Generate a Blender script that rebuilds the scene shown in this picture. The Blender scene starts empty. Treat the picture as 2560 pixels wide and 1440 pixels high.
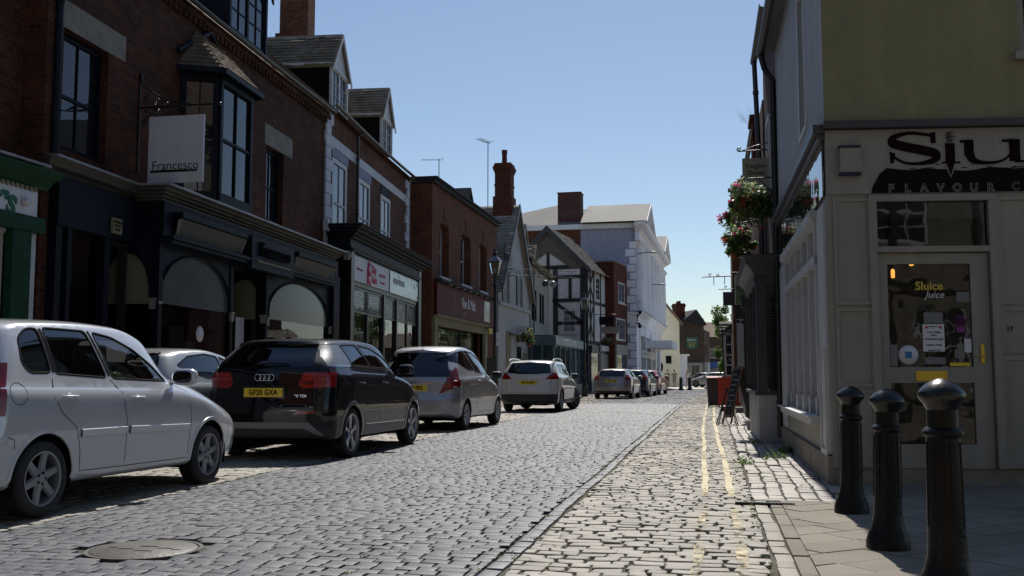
import bpy, bmesh, math, random
from mathutils import Vector, Matrix
from mathutils.bvhtree import BVHTree
import numpy as np
R = math.radians
random.seed(7)
scene = bpy.context.scene
COL = scene.collection

# ------------------------------------------------------------------ camera, sky, sun, exposure
cam = bpy.data.cameras.new('camera'); cam_o = bpy.data.objects.new('camera', cam); COL.objects.link(cam_o)
cam.lens = 35; cam.sensor_width = 36; cam.clip_start = .05; cam.clip_end = 2000
cam_o.location = (0, 0, 1.1); cam_o.rotation_euler = (R(90 + 5.05), 0, R(11.36))
scene.camera = cam_o
SUN_EL, SUN_AZ = 51.0, -2.0            # azimuth from +Y towards +X
world = bpy.data.worlds.new('World'); scene.world = world; world.use_nodes = True
wn = world.node_tree.nodes; wl = world.node_tree.links
bg = wn['Background']; sky = wn.new('ShaderNodeTexSky'); sky.sky_type = 'NISHITA'
sky.sun_disc = False; sky.sun_elevation = R(SUN_EL); sky.sun_rotation = R(SUN_AZ)
sky.air_density = 1.0; sky.dust_density = .35; sky.ozone_density = 1.7; sky.altitude = 50
wl.new(sky.outputs[0], bg.inputs[0]); bg.inputs[1].default_value = .084
sun = bpy.data.lights.new('sun', 'SUN'); sun_o = bpy.data.objects.new('sun', sun); COL.objects.link(sun_o)
sun.energy = 5.0; sun.angle = R(.53); sun.color = (1, .95, .87)
sun_o.rotation_euler = (R(90 - SUN_EL), 0, R(180 - SUN_AZ)); sun_o.location = (0, 0, 60)
scene.view_settings.view_transform = 'Standard'; scene.view_settings.look = 'None'
scene.view_settings.exposure = .2; scene.view_settings.gamma = 1
scene.render.engine = 'CYCLES'
scene.cycles.max_bounces = 6; scene.cycles.diffuse_bounces = 3; scene.cycles.glossy_bounces = 4
scene.cycles.transparent_max_bounces = 12; scene.cycles.transmission_bounces = 4
scene.cycles.caustics_reflective = False; scene.cycles.caustics_refractive = False

# ------------------------------------------------------------------ helpers
def tag(o, label=None, cat=None, group=None, kind=None):
    if label: o['label'] = label
    if cat: o['category'] = cat
    if group: o['group'] = group
    if kind: o['kind'] = kind
    return o
def empty(name, loc=(0, 0, 0), rz=0, label=None, cat=None, group=None, kind=None, parent=None):
    o = bpy.data.objects.new(name, None); COL.objects.link(o); o.location = loc; o.rotation_euler = (0, 0, rz)
    o.empty_display_size = .2
    if parent: o.parent = parent
    return tag(o, label, cat, group, kind)
def copy_tree(o, parent=None):
    c = o.copy(); COL.objects.link(c); c.parent = parent
    for ch in list(o.children): copy_tree(ch, c)
    return c
def uvbox(me):
    n = len(me.loops)
    if not n: return
    co = np.empty(len(me.vertices) * 3); me.vertices.foreach_get('co', co); co = co.reshape(-1, 3)
    li = np.empty(n, int); me.loops.foreach_get('vertex_index', li)
    nf = len(me.polygons); nm = np.empty(nf * 3); me.polygons.foreach_get('normal', nm); nm = np.abs(nm.reshape(-1, 3))
    lt = np.empty(nf, int); me.polygons.foreach_get('loop_total', lt)
    ax = np.repeat(np.argmax(nm, 1), lt); c = co[li]
    u = np.where(ax == 0, c[:, 1], c[:, 0]); v = np.where(ax == 2, c[:, 1], c[:, 2])
    me.uv_layers.new(name='UVMap').data.foreach_set('uv', np.stack([u, v], 1).ravel())
class MB:
    def __init__(s): s.v = []; s.f = []; s.s = []
    def add(s, vs, fs, sm=False):
        b = len(s.v); s.v += [tuple(p) for p in vs]; s.f += [tuple(i + b for i in f) for f in fs]; s.s += [sm] * len(fs); return s
    def quad(s, *p, sm=False): return s.add(p, [tuple(range(len(p)))], sm)
    def box(s, x0, x1, y0, y1, z0, z1):
        if x0 > x1: x0, x1 = x1, x0
        if y0 > y1: y0, y1 = y1, y0
        if z0 > z1: z0, z1 = z1, z0
        return s.add([(x0, y0, z0), (x1, y0, z0), (x1, y1, z0), (x0, y1, z0), (x0, y0, z1), (x1, y0, z1), (x1, y1, z1), (x0, y1, z1)],
                     [(0, 3, 2, 1), (4, 5, 6, 7), (0, 1, 5, 4), (1, 2, 6, 5), (2, 3, 7, 6), (3, 0, 4, 7)])
    def prism(s, poly, a0, a1, ax=0):
        # poly: 2D points in the plane across axis ax (ax 0: (y,z); 1: (x,z); 2: (x,y))
        n = len(poly)
        def P(p, a): return (a, p[0], p[1]) if ax == 0 else (p[0], a, p[1]) if ax == 1 else (p[0], p[1], a)
        return s.add([P(p, a0) for p in poly] + [P(p, a1) for p in poly],
                     [tuple(range(n)), tuple(range(2 * n - 1, n - 1, -1))] + [(i, (i + 1) % n, n + (i + 1) % n, n + i) for i in range(n)])
    def tube(s, pts, r, n=8, closed=False, r1=None):
        pts = [Vector(p) for p in pts]; m = len(pts); rings = []
        up = Vector((0, 0, 1))
        for i, p in enumerate(pts):
            if closed: t = pts[(i + 1) % m] - pts[i - 1]
            else: t = pts[min(i + 1, m - 1)] - pts[max(i - 1, 0)]
            t.normalize(); a = up if abs(t.z) < .9 else Vector((1, 0, 0))
            e1 = t.cross(a).normalized(); e2 = t.cross(e1)
            rr = r if r1 is None else r + (r1 - r) * i / (m - 1)
            rings.append([p + (e1 * math.cos(k * 2 * math.pi / n) + e2 * math.sin(k * 2 * math.pi / n)) * rr for k in range(n)])
        vs = [v for ring in rings for v in ring]; fs = []
        for i in range(m if closed else m - 1):
            j = (i + 1) % m
            for k in range(n): fs.append((i * n + k, i * n + (k + 1) % n, j * n + (k + 1) % n, j * n + k))
        s.add(vs, fs, True)
        if not closed: s.add(rings[0], [tuple(range(n))]); s.add(rings[-1], [tuple(range(n))])
        return s
    def lathe(s, prof, n=24, c=(0, 0, 0), sq=1, axis=2, sm=True):
        vs = []
        for r, z in prof:
            for k in range(n):
                a = 2 * math.pi * k / n; x, y = r * math.cos(a), r * math.sin(a) * sq
                vs.append((c[0] + x, c[1] + y, c[2] + z) if axis == 2 else (c[0] + z, c[1] + x, c[2] + y) if axis == 0 else (c[0] + x, c[1] + z, c[2] + y))
        fs = [(i * n + k, i * n + (k + 1) % n, (i + 1) * n + (k + 1) % n, (i + 1) * n + k) for i in range(len(prof) - 1) for k in range(n)]
        return s.add(vs, fs, sm)
    def ball(s, c, rx, ry=None, rz=None, n=12, m=8, p=1):
        ry = ry or rx; rz = rz or rx; vs = []; q = lambda v: math.copysign(abs(v) ** p, v)
        for i in range(m + 1):
            t = math.pi * i / m
            for k in range(n):
                a = 2 * math.pi * k / n
                vs.append((c[0] + rx * q(math.sin(t)) * q(math.cos(a)), c[1] + ry * q(math.sin(t)) * q(math.sin(a)), c[2] + rz * q(math.cos(t))))
        return s.add(vs, [(i * n + k, i * n + (k + 1) % n, (i + 1) * n + (k + 1) % n, (i + 1) * n + k) for i in range(m) for k in range(n)], True)
    def build(s, name, mat, parent=None, loc=None, rz=None, fix=False, auto=None):
        me = bpy.data.meshes.new(name); me.from_pydata(s.v, [], s.f)
        me.polygons.foreach_set('use_smooth', s.s); me.update()
        if fix:
            bm = bmesh.new(); bm.from_mesh(me); bmesh.ops.recalc_face_normals(bm, faces=bm.faces); bm.to_mesh(me); bm.free()
        uvbox(me)
        if mat: me.materials.append(mat)
        if auto and any(s.s): me.set_sharp_from_angle(angle=R(auto))
        o = bpy.data.objects.new(name, me); COL.objects.link(o)
        if parent: o.parent = parent
        if loc: o.location = loc
        if rz: o.rotation_euler = (0, 0, rz)
        return o
def text(name, body, mat, parent, loc, size, rot=(R(90), 0, 0), ext=.003, align='CENTER', xs=1, off=0, shear=0, sp=1):
    cu = bpy.data.curves.new(name, 'FONT'); cu.body = body; cu.size = size; cu.extrude = ext
    cu.align_x = align; cu.align_y = 'CENTER'; cu.offset = off; cu.shear = shear; cu.space_character = sp; cu.resolution_u = 3
    t = bpy.data.objects.new('t', cu); COL.objects.link(t)
    me = bpy.data.meshes.new_from_object(t.evaluated_get(bpy.context.evaluated_depsgraph_get()))
    bpy.data.objects.remove(t); bpy.data.curves.remove(cu)
    me.materials.clear(); me.materials.append(mat)
    o = bpy.data.objects.new(name, me); COL.objects.link(o); o.location = loc; o.rotation_euler = rot; o.scale = (xs, 1, 1)
    if parent: o.parent = parent
    return o
def cr(pts, n=6, closed=False):
    # Catmull-Rom through points
    P = [Vector(p) for p in pts]; out = []; m = len(P)
    for i in range(m if closed else m - 1):
        p0 = P[i - 1] if (i > 0 or closed) else P[0]; p1 = P[i]; p2 = P[(i + 1) % m]; p3 = P[(i + 2) % m] if (closed or i + 2 < m) else P[-1]
        for k in range(n):
            t = k / n
            out.append(.5 * ((2 * p1) + (p2 - p0) * t + (2 * p0 - 5 * p1 + 4 * p2 - p3) * t * t + (3 * p1 - p0 - 3 * p2 + p3) * t ** 3))
    if not closed: out.append(P[-1])
    return out

# ------------------------------------------------------------------ materials
def mat(name, col, rough=.7, metal=0, spec=.5, coat=0, bump=0, bscale=40, var=0, vscale=3, emit=0, cr_=.03, dirt=None, streak=0):
    m = bpy.data.materials.new(name); m.use_nodes = True; nt = m.node_tree; N = nt.nodes; L = nt.links; b = N['Principled BSDF']
    b.inputs['Base Color'].default_value = (*col, 1); b.inputs['Roughness'].default_value = rough
    b.inputs['Metallic'].default_value = metal; b.inputs['Specular IOR Level'].default_value = spec
    if coat: b.inputs['Coat Weight'].default_value = coat; b.inputs['Coat Roughness'].default_value = cr_
    if emit: b.inputs['Emission Color'].default_value = (*col, 1); b.inputs['Emission Strength'].default_value = emit
    if var or bump or dirt:
        tc = N.new('ShaderNodeTexCoord')
    if var or dirt:
        no = N.new('ShaderNodeTexNoise'); no.inputs['Scale'].default_value = vscale; no.inputs['Detail'].default_value = 6; no.inputs['Roughness'].default_value = .65
        L.new(tc.outputs['Object'], no.inputs['Vector'])
        rp = N.new('ShaderNodeValToRGB'); d = dirt or tuple(c * (1 - var) for c in col); u = tuple(min(1, c * (1 + var * .6)) for c in col)
        rp.color_ramp.elements[0].position = .35; rp.color_ramp.elements[0].color = (*d, 1)
        rp.color_ramp.elements[1].position = .68; rp.color_ramp.elements[1].color = (*u, 1)
        L.new(no.outputs[0], rp.inputs[0]); L.new(rp.outputs[0], b.inputs['Base Color'])
    if streak:
        if not (var or bump or dirt): tc = N.new('ShaderNodeTexCoord')
        mp = N.new('ShaderNodeMapping'); mp.inputs['Scale'].default_value = (5, 5, .35); L.new(tc.outputs['Object'], mp.inputs[0])
        ns = N.new('ShaderNodeTexNoise'); ns.inputs['Scale'].default_value = 1.6; ns.inputs['Detail'].default_value = 7; L.new(mp.outputs[0], ns.inputs['Vector'])
        rs = N.new('ShaderNodeValToRGB'); rs.color_ramp.elements[0].position = .32; rs.color_ramp.elements[1].position = .62
        rs.color_ramp.elements[0].color = (1 - streak, 1 - streak, 1 - streak * 1.1, 1); rs.color_ramp.elements[1].color = (1, 1, 1, 1); L.new(ns.outputs[0], rs.inputs[0])
        ms = N.new('ShaderNodeMixRGB'); ms.blend_type = 'MULTIPLY'; ms.inputs[0].default_value = 1; L.new(rs.outputs[0], ms.inputs[2])
        if var or dirt: L.new(rp.outputs[0], ms.inputs[1])
        else: ms.inputs[1].default_value = (*col, 1)
        L.new(ms.outputs[0], b.inputs['Base Color'])
    if bump:
        n2 = N.new('ShaderNodeTexNoise'); n2.inputs['Scale'].default_value = bscale; n2.inputs['Detail'].default_value = 4
        L.new(tc.outputs['Object'], n2.inputs['Vector'])
        bp = N.new('ShaderNodeBump'); bp.inputs['Strength'].default_value = bump; bp.inputs['Distance'].default_value = .01
        L.new(n2.outputs[0], bp.inputs['Height']); L.new(bp.outputs[0], b.inputs['Normal'])
    return m
def brick(name, c1, c2, mortar, bw=.235, bh=.08, ms=.009, stain=.45, painted=False):
    m = bpy.data.materials.new(name); m.use_nodes = True; nt = m.node_tree; N = nt.nodes; L = nt.links; b = N['Principled BSDF']
    b.inputs['Roughness'].default_value = .88; b.inputs['Specular IOR Level'].default_value = .25
    tc = N.new('ShaderNodeTexCoord'); br = N.new('ShaderNodeTexBrick')
    br.inputs['Scale'].default_value = 1; br.inputs['Brick Width'].default_value = bw; br.inputs['Row Height'].default_value = bh
    br.inputs['Mortar Size'].default_value = ms; br.inputs['Mortar Smooth'].default_value = .3; br.inputs['Bias'].default_value = -.1
    br.inputs['Color1'].default_value = (*c1, 1); br.inputs['Color2'].default_value = (*c2, 1); br.inputs['Mortar'].default_value = (*mortar, 1)
    wv = N.new('ShaderNodeTexNoise'); wv.inputs['Scale'].default_value = 7; L.new(tc.outputs['UV'], wv.inputs['Vector'])
    mx0 = N.new('ShaderNodeMixRGB'); mx0.inputs[0].default_value = .008; L.new(tc.outputs['UV'], mx0.inputs[1]); L.new(wv.outputs['Color'], mx0.inputs[2])
    L.new(mx0.outputs[0], br.inputs['Vector'])
    no = N.new('ShaderNodeTexNoise'); no.inputs['Scale'].default_value = 1.1; no.inputs['Detail'].default_value = 9; no.inputs['Roughness'].default_value = .7
    L.new(tc.outputs['Object'], no.inputs['Vector'])
    rp = N.new('ShaderNodeValToRGB'); rp.color_ramp.elements[0].position = .3; rp.color_ramp.elements[1].position = .7
    rp.color_ramp.elements[0].color = (1 - stain, 1 - stain, 1 - stain, 1); rp.color_ramp.elements[1].color = (1.15, 1.12, 1.1, 1)
    L.new(no.outputs[0], rp.inputs[0])
    n3 = N.new('ShaderNodeTexNoise'); n3.inputs['Scale'].default_value = 14; n3.inputs['Detail'].default_value = 3; L.new(tc.outputs['Object'], n3.inputs['Vector'])
    r3 = N.new('ShaderNodeValToRGB'); r3.color_ramp.elements[0].position = .3; r3.color_ramp.elements[1].position = .7
    r3.color_ramp.elements[0].color = (.72, .72, .72, 1); r3.color_ramp.elements[1].color = (1.15, 1.15, 1.15, 1); L.new(n3.outputs[0], r3.inputs[0])
    a = N.new('ShaderNodeMixRGB'); a.blend_type = 'MULTIPLY'; a.inputs[0].default_value = 1
    a2 = N.new('ShaderNodeMixRGB'); a2.blend_type = 'MULTIPLY'; a2.inputs[0].default_value = 1
    L.new(br.outputs['Color'], a.inputs[1]); L.new(rp.outputs[0], a.inputs[2]); L.new(a.outputs[0], a2.inputs[1]); L.new(r3.outputs[0], a2.inputs[2])
    L.new(a2.outputs[0], b.inputs['Base Color'])
    bp = N.new('ShaderNodeBump'); bp.inputs['Strength'].default_value = .9; bp.inputs['Distance'].default_value = .012; bp.invert = True
    L.new(br.outputs['Fac'], bp.inputs['Height'])
    b2 = N.new('ShaderNodeBump'); b2.inputs['Strength'].default_value = .5; b2.inputs['Distance'].default_value = .006
    L.new(n3.outputs[0], b2.inputs['Height']); L.new(bp.outputs[0], b2.inputs['Normal']); L.new(b2.outputs[0], b.inputs['Normal'])
    return m
def glass(name, tint=(.02, .022, .025), thru=0.0, rough=.02, wav=.12, ior=1.55):
    # reflective pane over a dark or partly see-through body
    m = bpy.data.materials.new(name); m.use_nodes = True; nt = m.node_tree; N = nt.nodes; L = nt.links
    out = N['Material Output']; N.remove(N['Principled BSDF'])
    gl = N.new('ShaderNodeBsdfGlossy'); gl.inputs['Roughness'].default_value = rough; gl.inputs['Color'].default_value = (.92, .95, 1, 1)
    fr = N.new('ShaderNodeFresnel'); fr.inputs['IOR'].default_value = ior
    base = N.new('ShaderNodeBsdfTransparent') if thru else N.new('ShaderNodeBsdfDiffuse')
    base.inputs['Color'].default_value = (thru, thru * 1.02, thru * .99, 1) if thru else (*tint, 1)
    mx = N.new('ShaderNodeMixShader'); L.new(fr.outputs[0], mx.inputs[0]); L.new(base.outputs[0], mx.inputs[1]); L.new(gl.outputs[0], mx.inputs[2])
    L.new(mx.outputs[0], out.inputs['Surface'])
    if wav:
        tc = N.new('ShaderNodeTexCoord'); no = N.new('ShaderNodeTexNoise'); no.inputs['Scale'].default_value = 2.2; L.new(tc.outputs['Object'], no.inputs['Vector'])
        bp = N.new('ShaderNodeBump'); bp.inputs['Strength'].default_value = wav; bp.inputs['Distance'].default_value = .05
        L.new(no.outputs[0], bp.inputs['Height']); L.new(bp.outputs[0], gl.inputs['Normal']); L.new(bp.outputs[0], fr.inputs['Normal'])
    return m
def stone(name, cA, cB, rough=.5, spec=.5, scale=1.6, bump=.35, dust=(.2, .18, .14), damt=.3):
    # setts and slabs: colour differs stone by stone (mesh islands), with dust and fine grain
    m = bpy.data.materials.new(name); m.use_nodes = True; nt = m.node_tree; N = nt.nodes; L = nt.links; b = N['Principled BSDF']
    b.inputs['Specular IOR Level'].default_value = spec
    g = N.new('ShaderNodeNewGeometry'); rp = N.new('ShaderNodeValToRGB')
    rp.color_ramp.elements[0].color = (*cA, 1); rp.color_ramp.elements[1].color = (*cB, 1)
    tc = N.new('ShaderNodeTexCoord'); no = N.new('ShaderNodeTexNoise'); no.inputs['Scale'].default_value = scale; no.inputs['Detail'].default_value = 8
    L.new(tc.outputs['Object'], no.inputs['Vector'])
    ma = N.new('ShaderNodeMath'); ma.operation = 'MULTIPLY_ADD'; ma.inputs[1].default_value = .5; L.new(g.outputs['Random Per Island'], ma.inputs[0])
    mb = N.new('ShaderNodeMath'); mb.operation = 'MULTIPLY_ADD'; mb.inputs[1].default_value = 1.1; mb.inputs[2].default_value = -.3; L.new(no.outputs[0], mb.inputs[0]); n5 = N.new('ShaderNodeTexNoise'); n5.inputs['Scale'].default_value = .33; n5.inputs['Detail'].default_value = 5; L.new(tc.outputs['Object'], n5.inputs['Vector']); m5 = N.new('ShaderNodeMath'); m5.operation = 'MULTIPLY_ADD'; m5.inputs[1].default_value = 1.0; L.new(n5.outputs[0], m5.inputs[0]); m6 = N.new('ShaderNodeMath'); m6.operation = 'SUBTRACT'; m6.inputs[1].default_value = .5; L.new(mb.outputs[0], m6.inputs[0]); L.new(m6.outputs[0], m5.inputs[2]); L.new(m5.outputs[0], ma.inputs[2])
    L.new(ma.outputs[0], rp.inputs[0])
    n2 = N.new('ShaderNodeTexNoise'); n2.inputs['Scale'].default_value = 60; n2.inputs['Detail'].default_value = 4; L.new(tc.outputs['Object'], n2.inputs['Vector'])
    mr = N.new('ShaderNodeMapRange'); mr.inputs[1].default_value = .45; mr.inputs[2].default_value = .75; mr.inputs[4].default_value = damt; L.new(n2.outputs[0], mr.inputs[0])
    mx = N.new('ShaderNodeMixRGB'); mx.inputs[2].default_value = (*dust, 1); L.new(mr.outputs[0], mx.inputs[0]); L.new(rp.outputs[0], mx.inputs[1]); L.new(mx.outputs[0], b.inputs['Base Color'])
    m2 = N.new('ShaderNodeMapRange'); m2.inputs[3].default_value = rough - .1; m2.inputs[4].default_value = rough + .16; L.new(n2.outputs[0], m2.inputs[0]); L.new(m2.outputs[0], b.inputs['Roughness'])
    bp = N.new('ShaderNodeBump'); bp.inputs['Strength'].default_value = bump; bp.inputs['Distance'].default_value = .006; L.new(n2.outputs[0], bp.inputs['Height']); L.new(bp.outputs[0], b.inputs['Normal'])
    return m
def leaf(name, c, tr=.35):
    m = bpy.data.materials.new(name); m.use_nodes = True; nt = m.node_tree; N = nt.nodes; L = nt.links; b = N['Principled BSDF']
    g = N.new('ShaderNodeNewGeometry'); rp = N.new('ShaderNodeValToRGB'); rp.color_ramp.elements[0].color = (*[x * .55 for x in c], 1); rp.color_ramp.elements[1].color = (*[x * 1.5 for x in c], 1)
    L.new(g.outputs['Random Per Island'], rp.inputs[0]); L.new(rp.outputs[0], b.inputs['Base Color']); b.inputs['Roughness'].default_value = .45
    t = N.new('ShaderNodeBsdfTranslucent'); L.new(rp.outputs[0], t.inputs[0]); mx = N.new('ShaderNodeMixShader'); mx.inputs[0].default_value = tr
    L.new(b.outputs[0], mx.inputs[1]); L.new(t.outputs[0], mx.inputs[2]); L.new(mx.outputs[0], N['Material Output'].inputs[0])
    return m
M = {}
M['brickA'] = brick('red_brown_brick', (.062, .018, .009), (.135, .042, .019), (.085, .06, .042), stain=.6)
M['brickB'] = brick('brown_brick', (.115, .04, .022), (.185, .072, .04), (.13, .1, .075), stain=.45)
M['brickC'] = brick('orange_red_brick', (.15, .048, .024), (.24, .084, .042), (.14, .1, .075), stain=.45)
M['brickD'] = brick('brown_grey_brick', (.08, .055, .04), (.13, .09, .065), (.12, .1, .08), stain=.4)
M['brickR'] = brick('dark_red_brick', (.1, .024, .016), (.17, .042, .026), (.13, .08, .06), stain=.4)
M['brickP'] = brick('purple_brick', (.1, .042, .04), (.17, .075, .065), (.12, .09, .085), stain=.5)
M['brickW'] = brick('white_painted_brick', (.42, .41, .37), (.48, .46, .42), (.32, .31, .28), stain=.3)
M['white'] = mat('white_paint', (.52, .53, .53), .5, bump=.1, var=.12, vscale=4)
M['quoin'] = mat('white_quoin_paint', (.5, .51, .54), .6, bump=.3, bscale=20, var=.15)
M['cream'] = mat('cream_render', (.235, .218, .12), .85, bump=.4, bscale=45, var=.16, vscale=1.4, streak=.1)
M['wrender'] = mat('white_render', (.42, .42, .42), .8, bump=.35, bscale=50, var=.12, vscale=1.2, streak=.12)
M['greyw'] = mat('off_white_joinery', (.26, .25, .215), .5, bump=.12, var=.1, vscale=3, streak=.1)
M['yellow_r'] = mat('pale_yellow_render', (.78, .73, .54), .85, var=.12, vscale=.5)
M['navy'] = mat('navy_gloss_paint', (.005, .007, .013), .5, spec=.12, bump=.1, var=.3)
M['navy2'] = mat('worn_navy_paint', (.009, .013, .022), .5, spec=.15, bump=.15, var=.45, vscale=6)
M['lead'] = mat('lead_flashing', (.26, .27, .29), .38, bump=.4, bscale=12, var=.35, vscale=5)
M['ledge'] = mat('grey_moulding', (.075, .07, .06), .55, var=.3)
M['black'] = mat('black_paint', (.012, .012, .013), .35, bump=.1)
M['blackm'] = mat('matt_black', (.008, .008, .009), .9, spec=.1)
M['slate'] = mat('dark_slate', (.035, .036, .042), .8, spec=.2, var=.4, vscale=6)
M['ironm'] = mat('dull_black_iron', (.004, .004, .005), .35, spec=.2, bump=.4, bscale=34, dirt=(.012, .01, .008), vscale=5)
M['iron'] = mat('black_cast_iron', (.006, .006, .007), .3, spec=.45, coat=.15, cr_=.12, bump=.35, bscale=22)
M['green'] = mat('green_gloss_paint', (.006, .045, .018), .45, spec=.2, var=.3)
M['dgreen'] = mat('dark_green_letter', (.01, .12, .07), .4)
M['tile'] = stone('clay_tile', (.09, .06, .045), (.24, .17, .13), .8, .25, 2, .5, (.2, .19, .1), .5)
M['tile_g'] = stone('stone_tile', (.13, .12, .1), (.33, .3, .26), .8, .25, 2, .5, (.3, .28, .2), .5)
M['slate_b'] = stone('blue_slate', (.04, .045, .055), (.09, .1, .12), .5, .4, 2, .3, (.12, .12, .11), .3)
M['slate_l'] = stone('pale_grey_slate', (.13, .13, .13), (.22, .215, .2), .75, .2, .5, .3, (.3, .29, .27), .4)
M['concrete'] = mat('stone_lintel', (.24, .21, .17), .85, bump=.4, var=.35, vscale=3)
M['glass'] = glass('window_glass', (.012, .014, .017))
M['glassb'] = glass('window_glass_pale_blind', (.16, .17, .18))
M['shopg'] = glass('shop_glass', thru=.72, wav=.05)
M['shopd'] = glass('dark_shop_glass', thru=.35, wav=.025)
M['film'] = mat('frosted_olive_film', (.2, .19, .13), .35)
M['filmb'] = mat('frosted_grey_film', (.14, .155, .165), .25)
M['filmd'] = mat('frosted_dark_film', (.075, .085, .09), .22, var=.2, vscale=2)
M['panelw'] = mat('limewashed_panel', (.66, .66, .68), .8, var=.12, streak=.2)
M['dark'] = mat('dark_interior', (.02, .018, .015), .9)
M['int'] = mat('shop_interior', (.2, .17, .13), .9, var=.5, vscale=2)
M['wood'] = mat('old_oak', (.2, .12, .06), .6, var=.4, vscale=8, bump=.2)
M['beam'] = mat('black_timber', (.012, .012, .014), .7, bump=.4, bscale=25)
M['brass'] = mat('brass', (.55, .38, .06), .3, metal=.9)
M['red'] = mat('red_plastic', (.5, .03, .02), .4, var=.15)
M['maroon'] = mat('maroon_fascia', (.09, .008, .01), .6, spec=.15)
M['redp'] = mat('crimson_letter', (.55, .02, .08), .5)
M['wsign'] = mat('white_sign', (.62, .63, .66), .45, var=.06)
M['olive'] = mat('beige_sign', (.36, .34, .24), .5, var=.08)
M['film_o'] = M['film']
M['boxsign'] = mat('dull_olive_panel', (.05, .047, .036), .5, var=.2)
M['txt'] = mat('black_letter', (.006, .006, .006), .8, spec=.1)
M['txtg'] = mat('grey_letter', (.25, .26, .28), .5)
M['txtw'] = mat('white_letter', (.65, .65, .65), .5)
M['gold'] = mat('gold_letter', (.55, .42, .06), .5)
M['teal'] = mat('teal_shopfront', (.07, .13, .14), .45, var=.15)
M['paintblue'] = mat('blue_grey_render', (.25, .28, .37), .8, var=.08, vscale=.4)
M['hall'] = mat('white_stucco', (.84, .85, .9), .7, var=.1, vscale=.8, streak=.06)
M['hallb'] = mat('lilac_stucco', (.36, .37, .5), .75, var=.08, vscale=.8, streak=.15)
M['char'] = mat('charcoal_shopfront', (.04, .042, .048), .45, var=.2)
M['dimpanel'] = mat('dim_plaster_panel', (.2, .18, .14), .9, var=.3)
M['pink'] = mat('pink_paint', (.5, .3, .32), .6)
M['moss'] = leaf('moss', (.09, .11, .02), .2)
M['leafd'] = leaf('leaf_green', (.055, .13, .02), .5)
M['leafl'] = leaf('fresh_leaf', (.12, .2, .03), .5)
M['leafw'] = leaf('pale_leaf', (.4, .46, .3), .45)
M['fred'] = leaf('red_petal', (.65, .06, .05), .4); M['fpink'] = leaf('magenta_petal', (.6, .03, .22), .4)
M['fyel'] = leaf('yellow_petal', (.6, .4, .05), .3); M['fwhite'] = leaf('white_petal', (.6, .6, .6), .3)
M['bulb'] = mat('glowing_bulb', (1, .42, .08), .4, emit=2.2)
M['tubel'] = mat('striplight', (1, .85, .3), .4, emit=.7)
M['bark'] = mat('bark', (.09, .065, .045), .9, bump=.5)
M['plate_y'] = mat('yellow_number_plate', (.72, .52, .02), .35)
M['skin'] = mat('skin', (.5, .3, .21), .6)
M['bin'] = mat('dark_bin_plastic', (.03, .03, .032), .5)
M['slab'] = stone('tan_paving', (.17, .152, .125), (.285, .258, .215), .85, .12, 1.6, .5, (.22, .2, .17), .5)
M['settd'] = stone('blue_grey_setts', (.046, .052, .066), (.125, .13, .145), .54, .3, 1.3, .45, (.24, .22, .17), .3)
M['settp'] = stone('pale_setts', (.17, .16, .14), (.36, .335, .295), .62, .28, 1.5, .6, (.36, .31, .22), .35)
M['sett_b'] = stone('grey_pavement_blocks', (.22, .21, .2), (.42, .39, .35), .6, .3, 1.5, .5, (.3, .27, .2), .3)
M['sett_ch'] = stone('channel_blocks', (.08, .083, .095), (.16, .16, .17), .5, .35, 1.5, .4, (.24, .22, .18), .2)
M['joint'] = mat('dirt_joint', (.07, .06, .04), .95, var=.5, vscale=3)
M['ground'] = mat('sandy_ground', (.24, .21, .17), .9, var=.2, vscale=.5)
M['manh'] = mat('cast_iron_cover', (.07, .062, .055), .55, var=.25, vscale=7, bump=.5, bscale=30)
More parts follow.
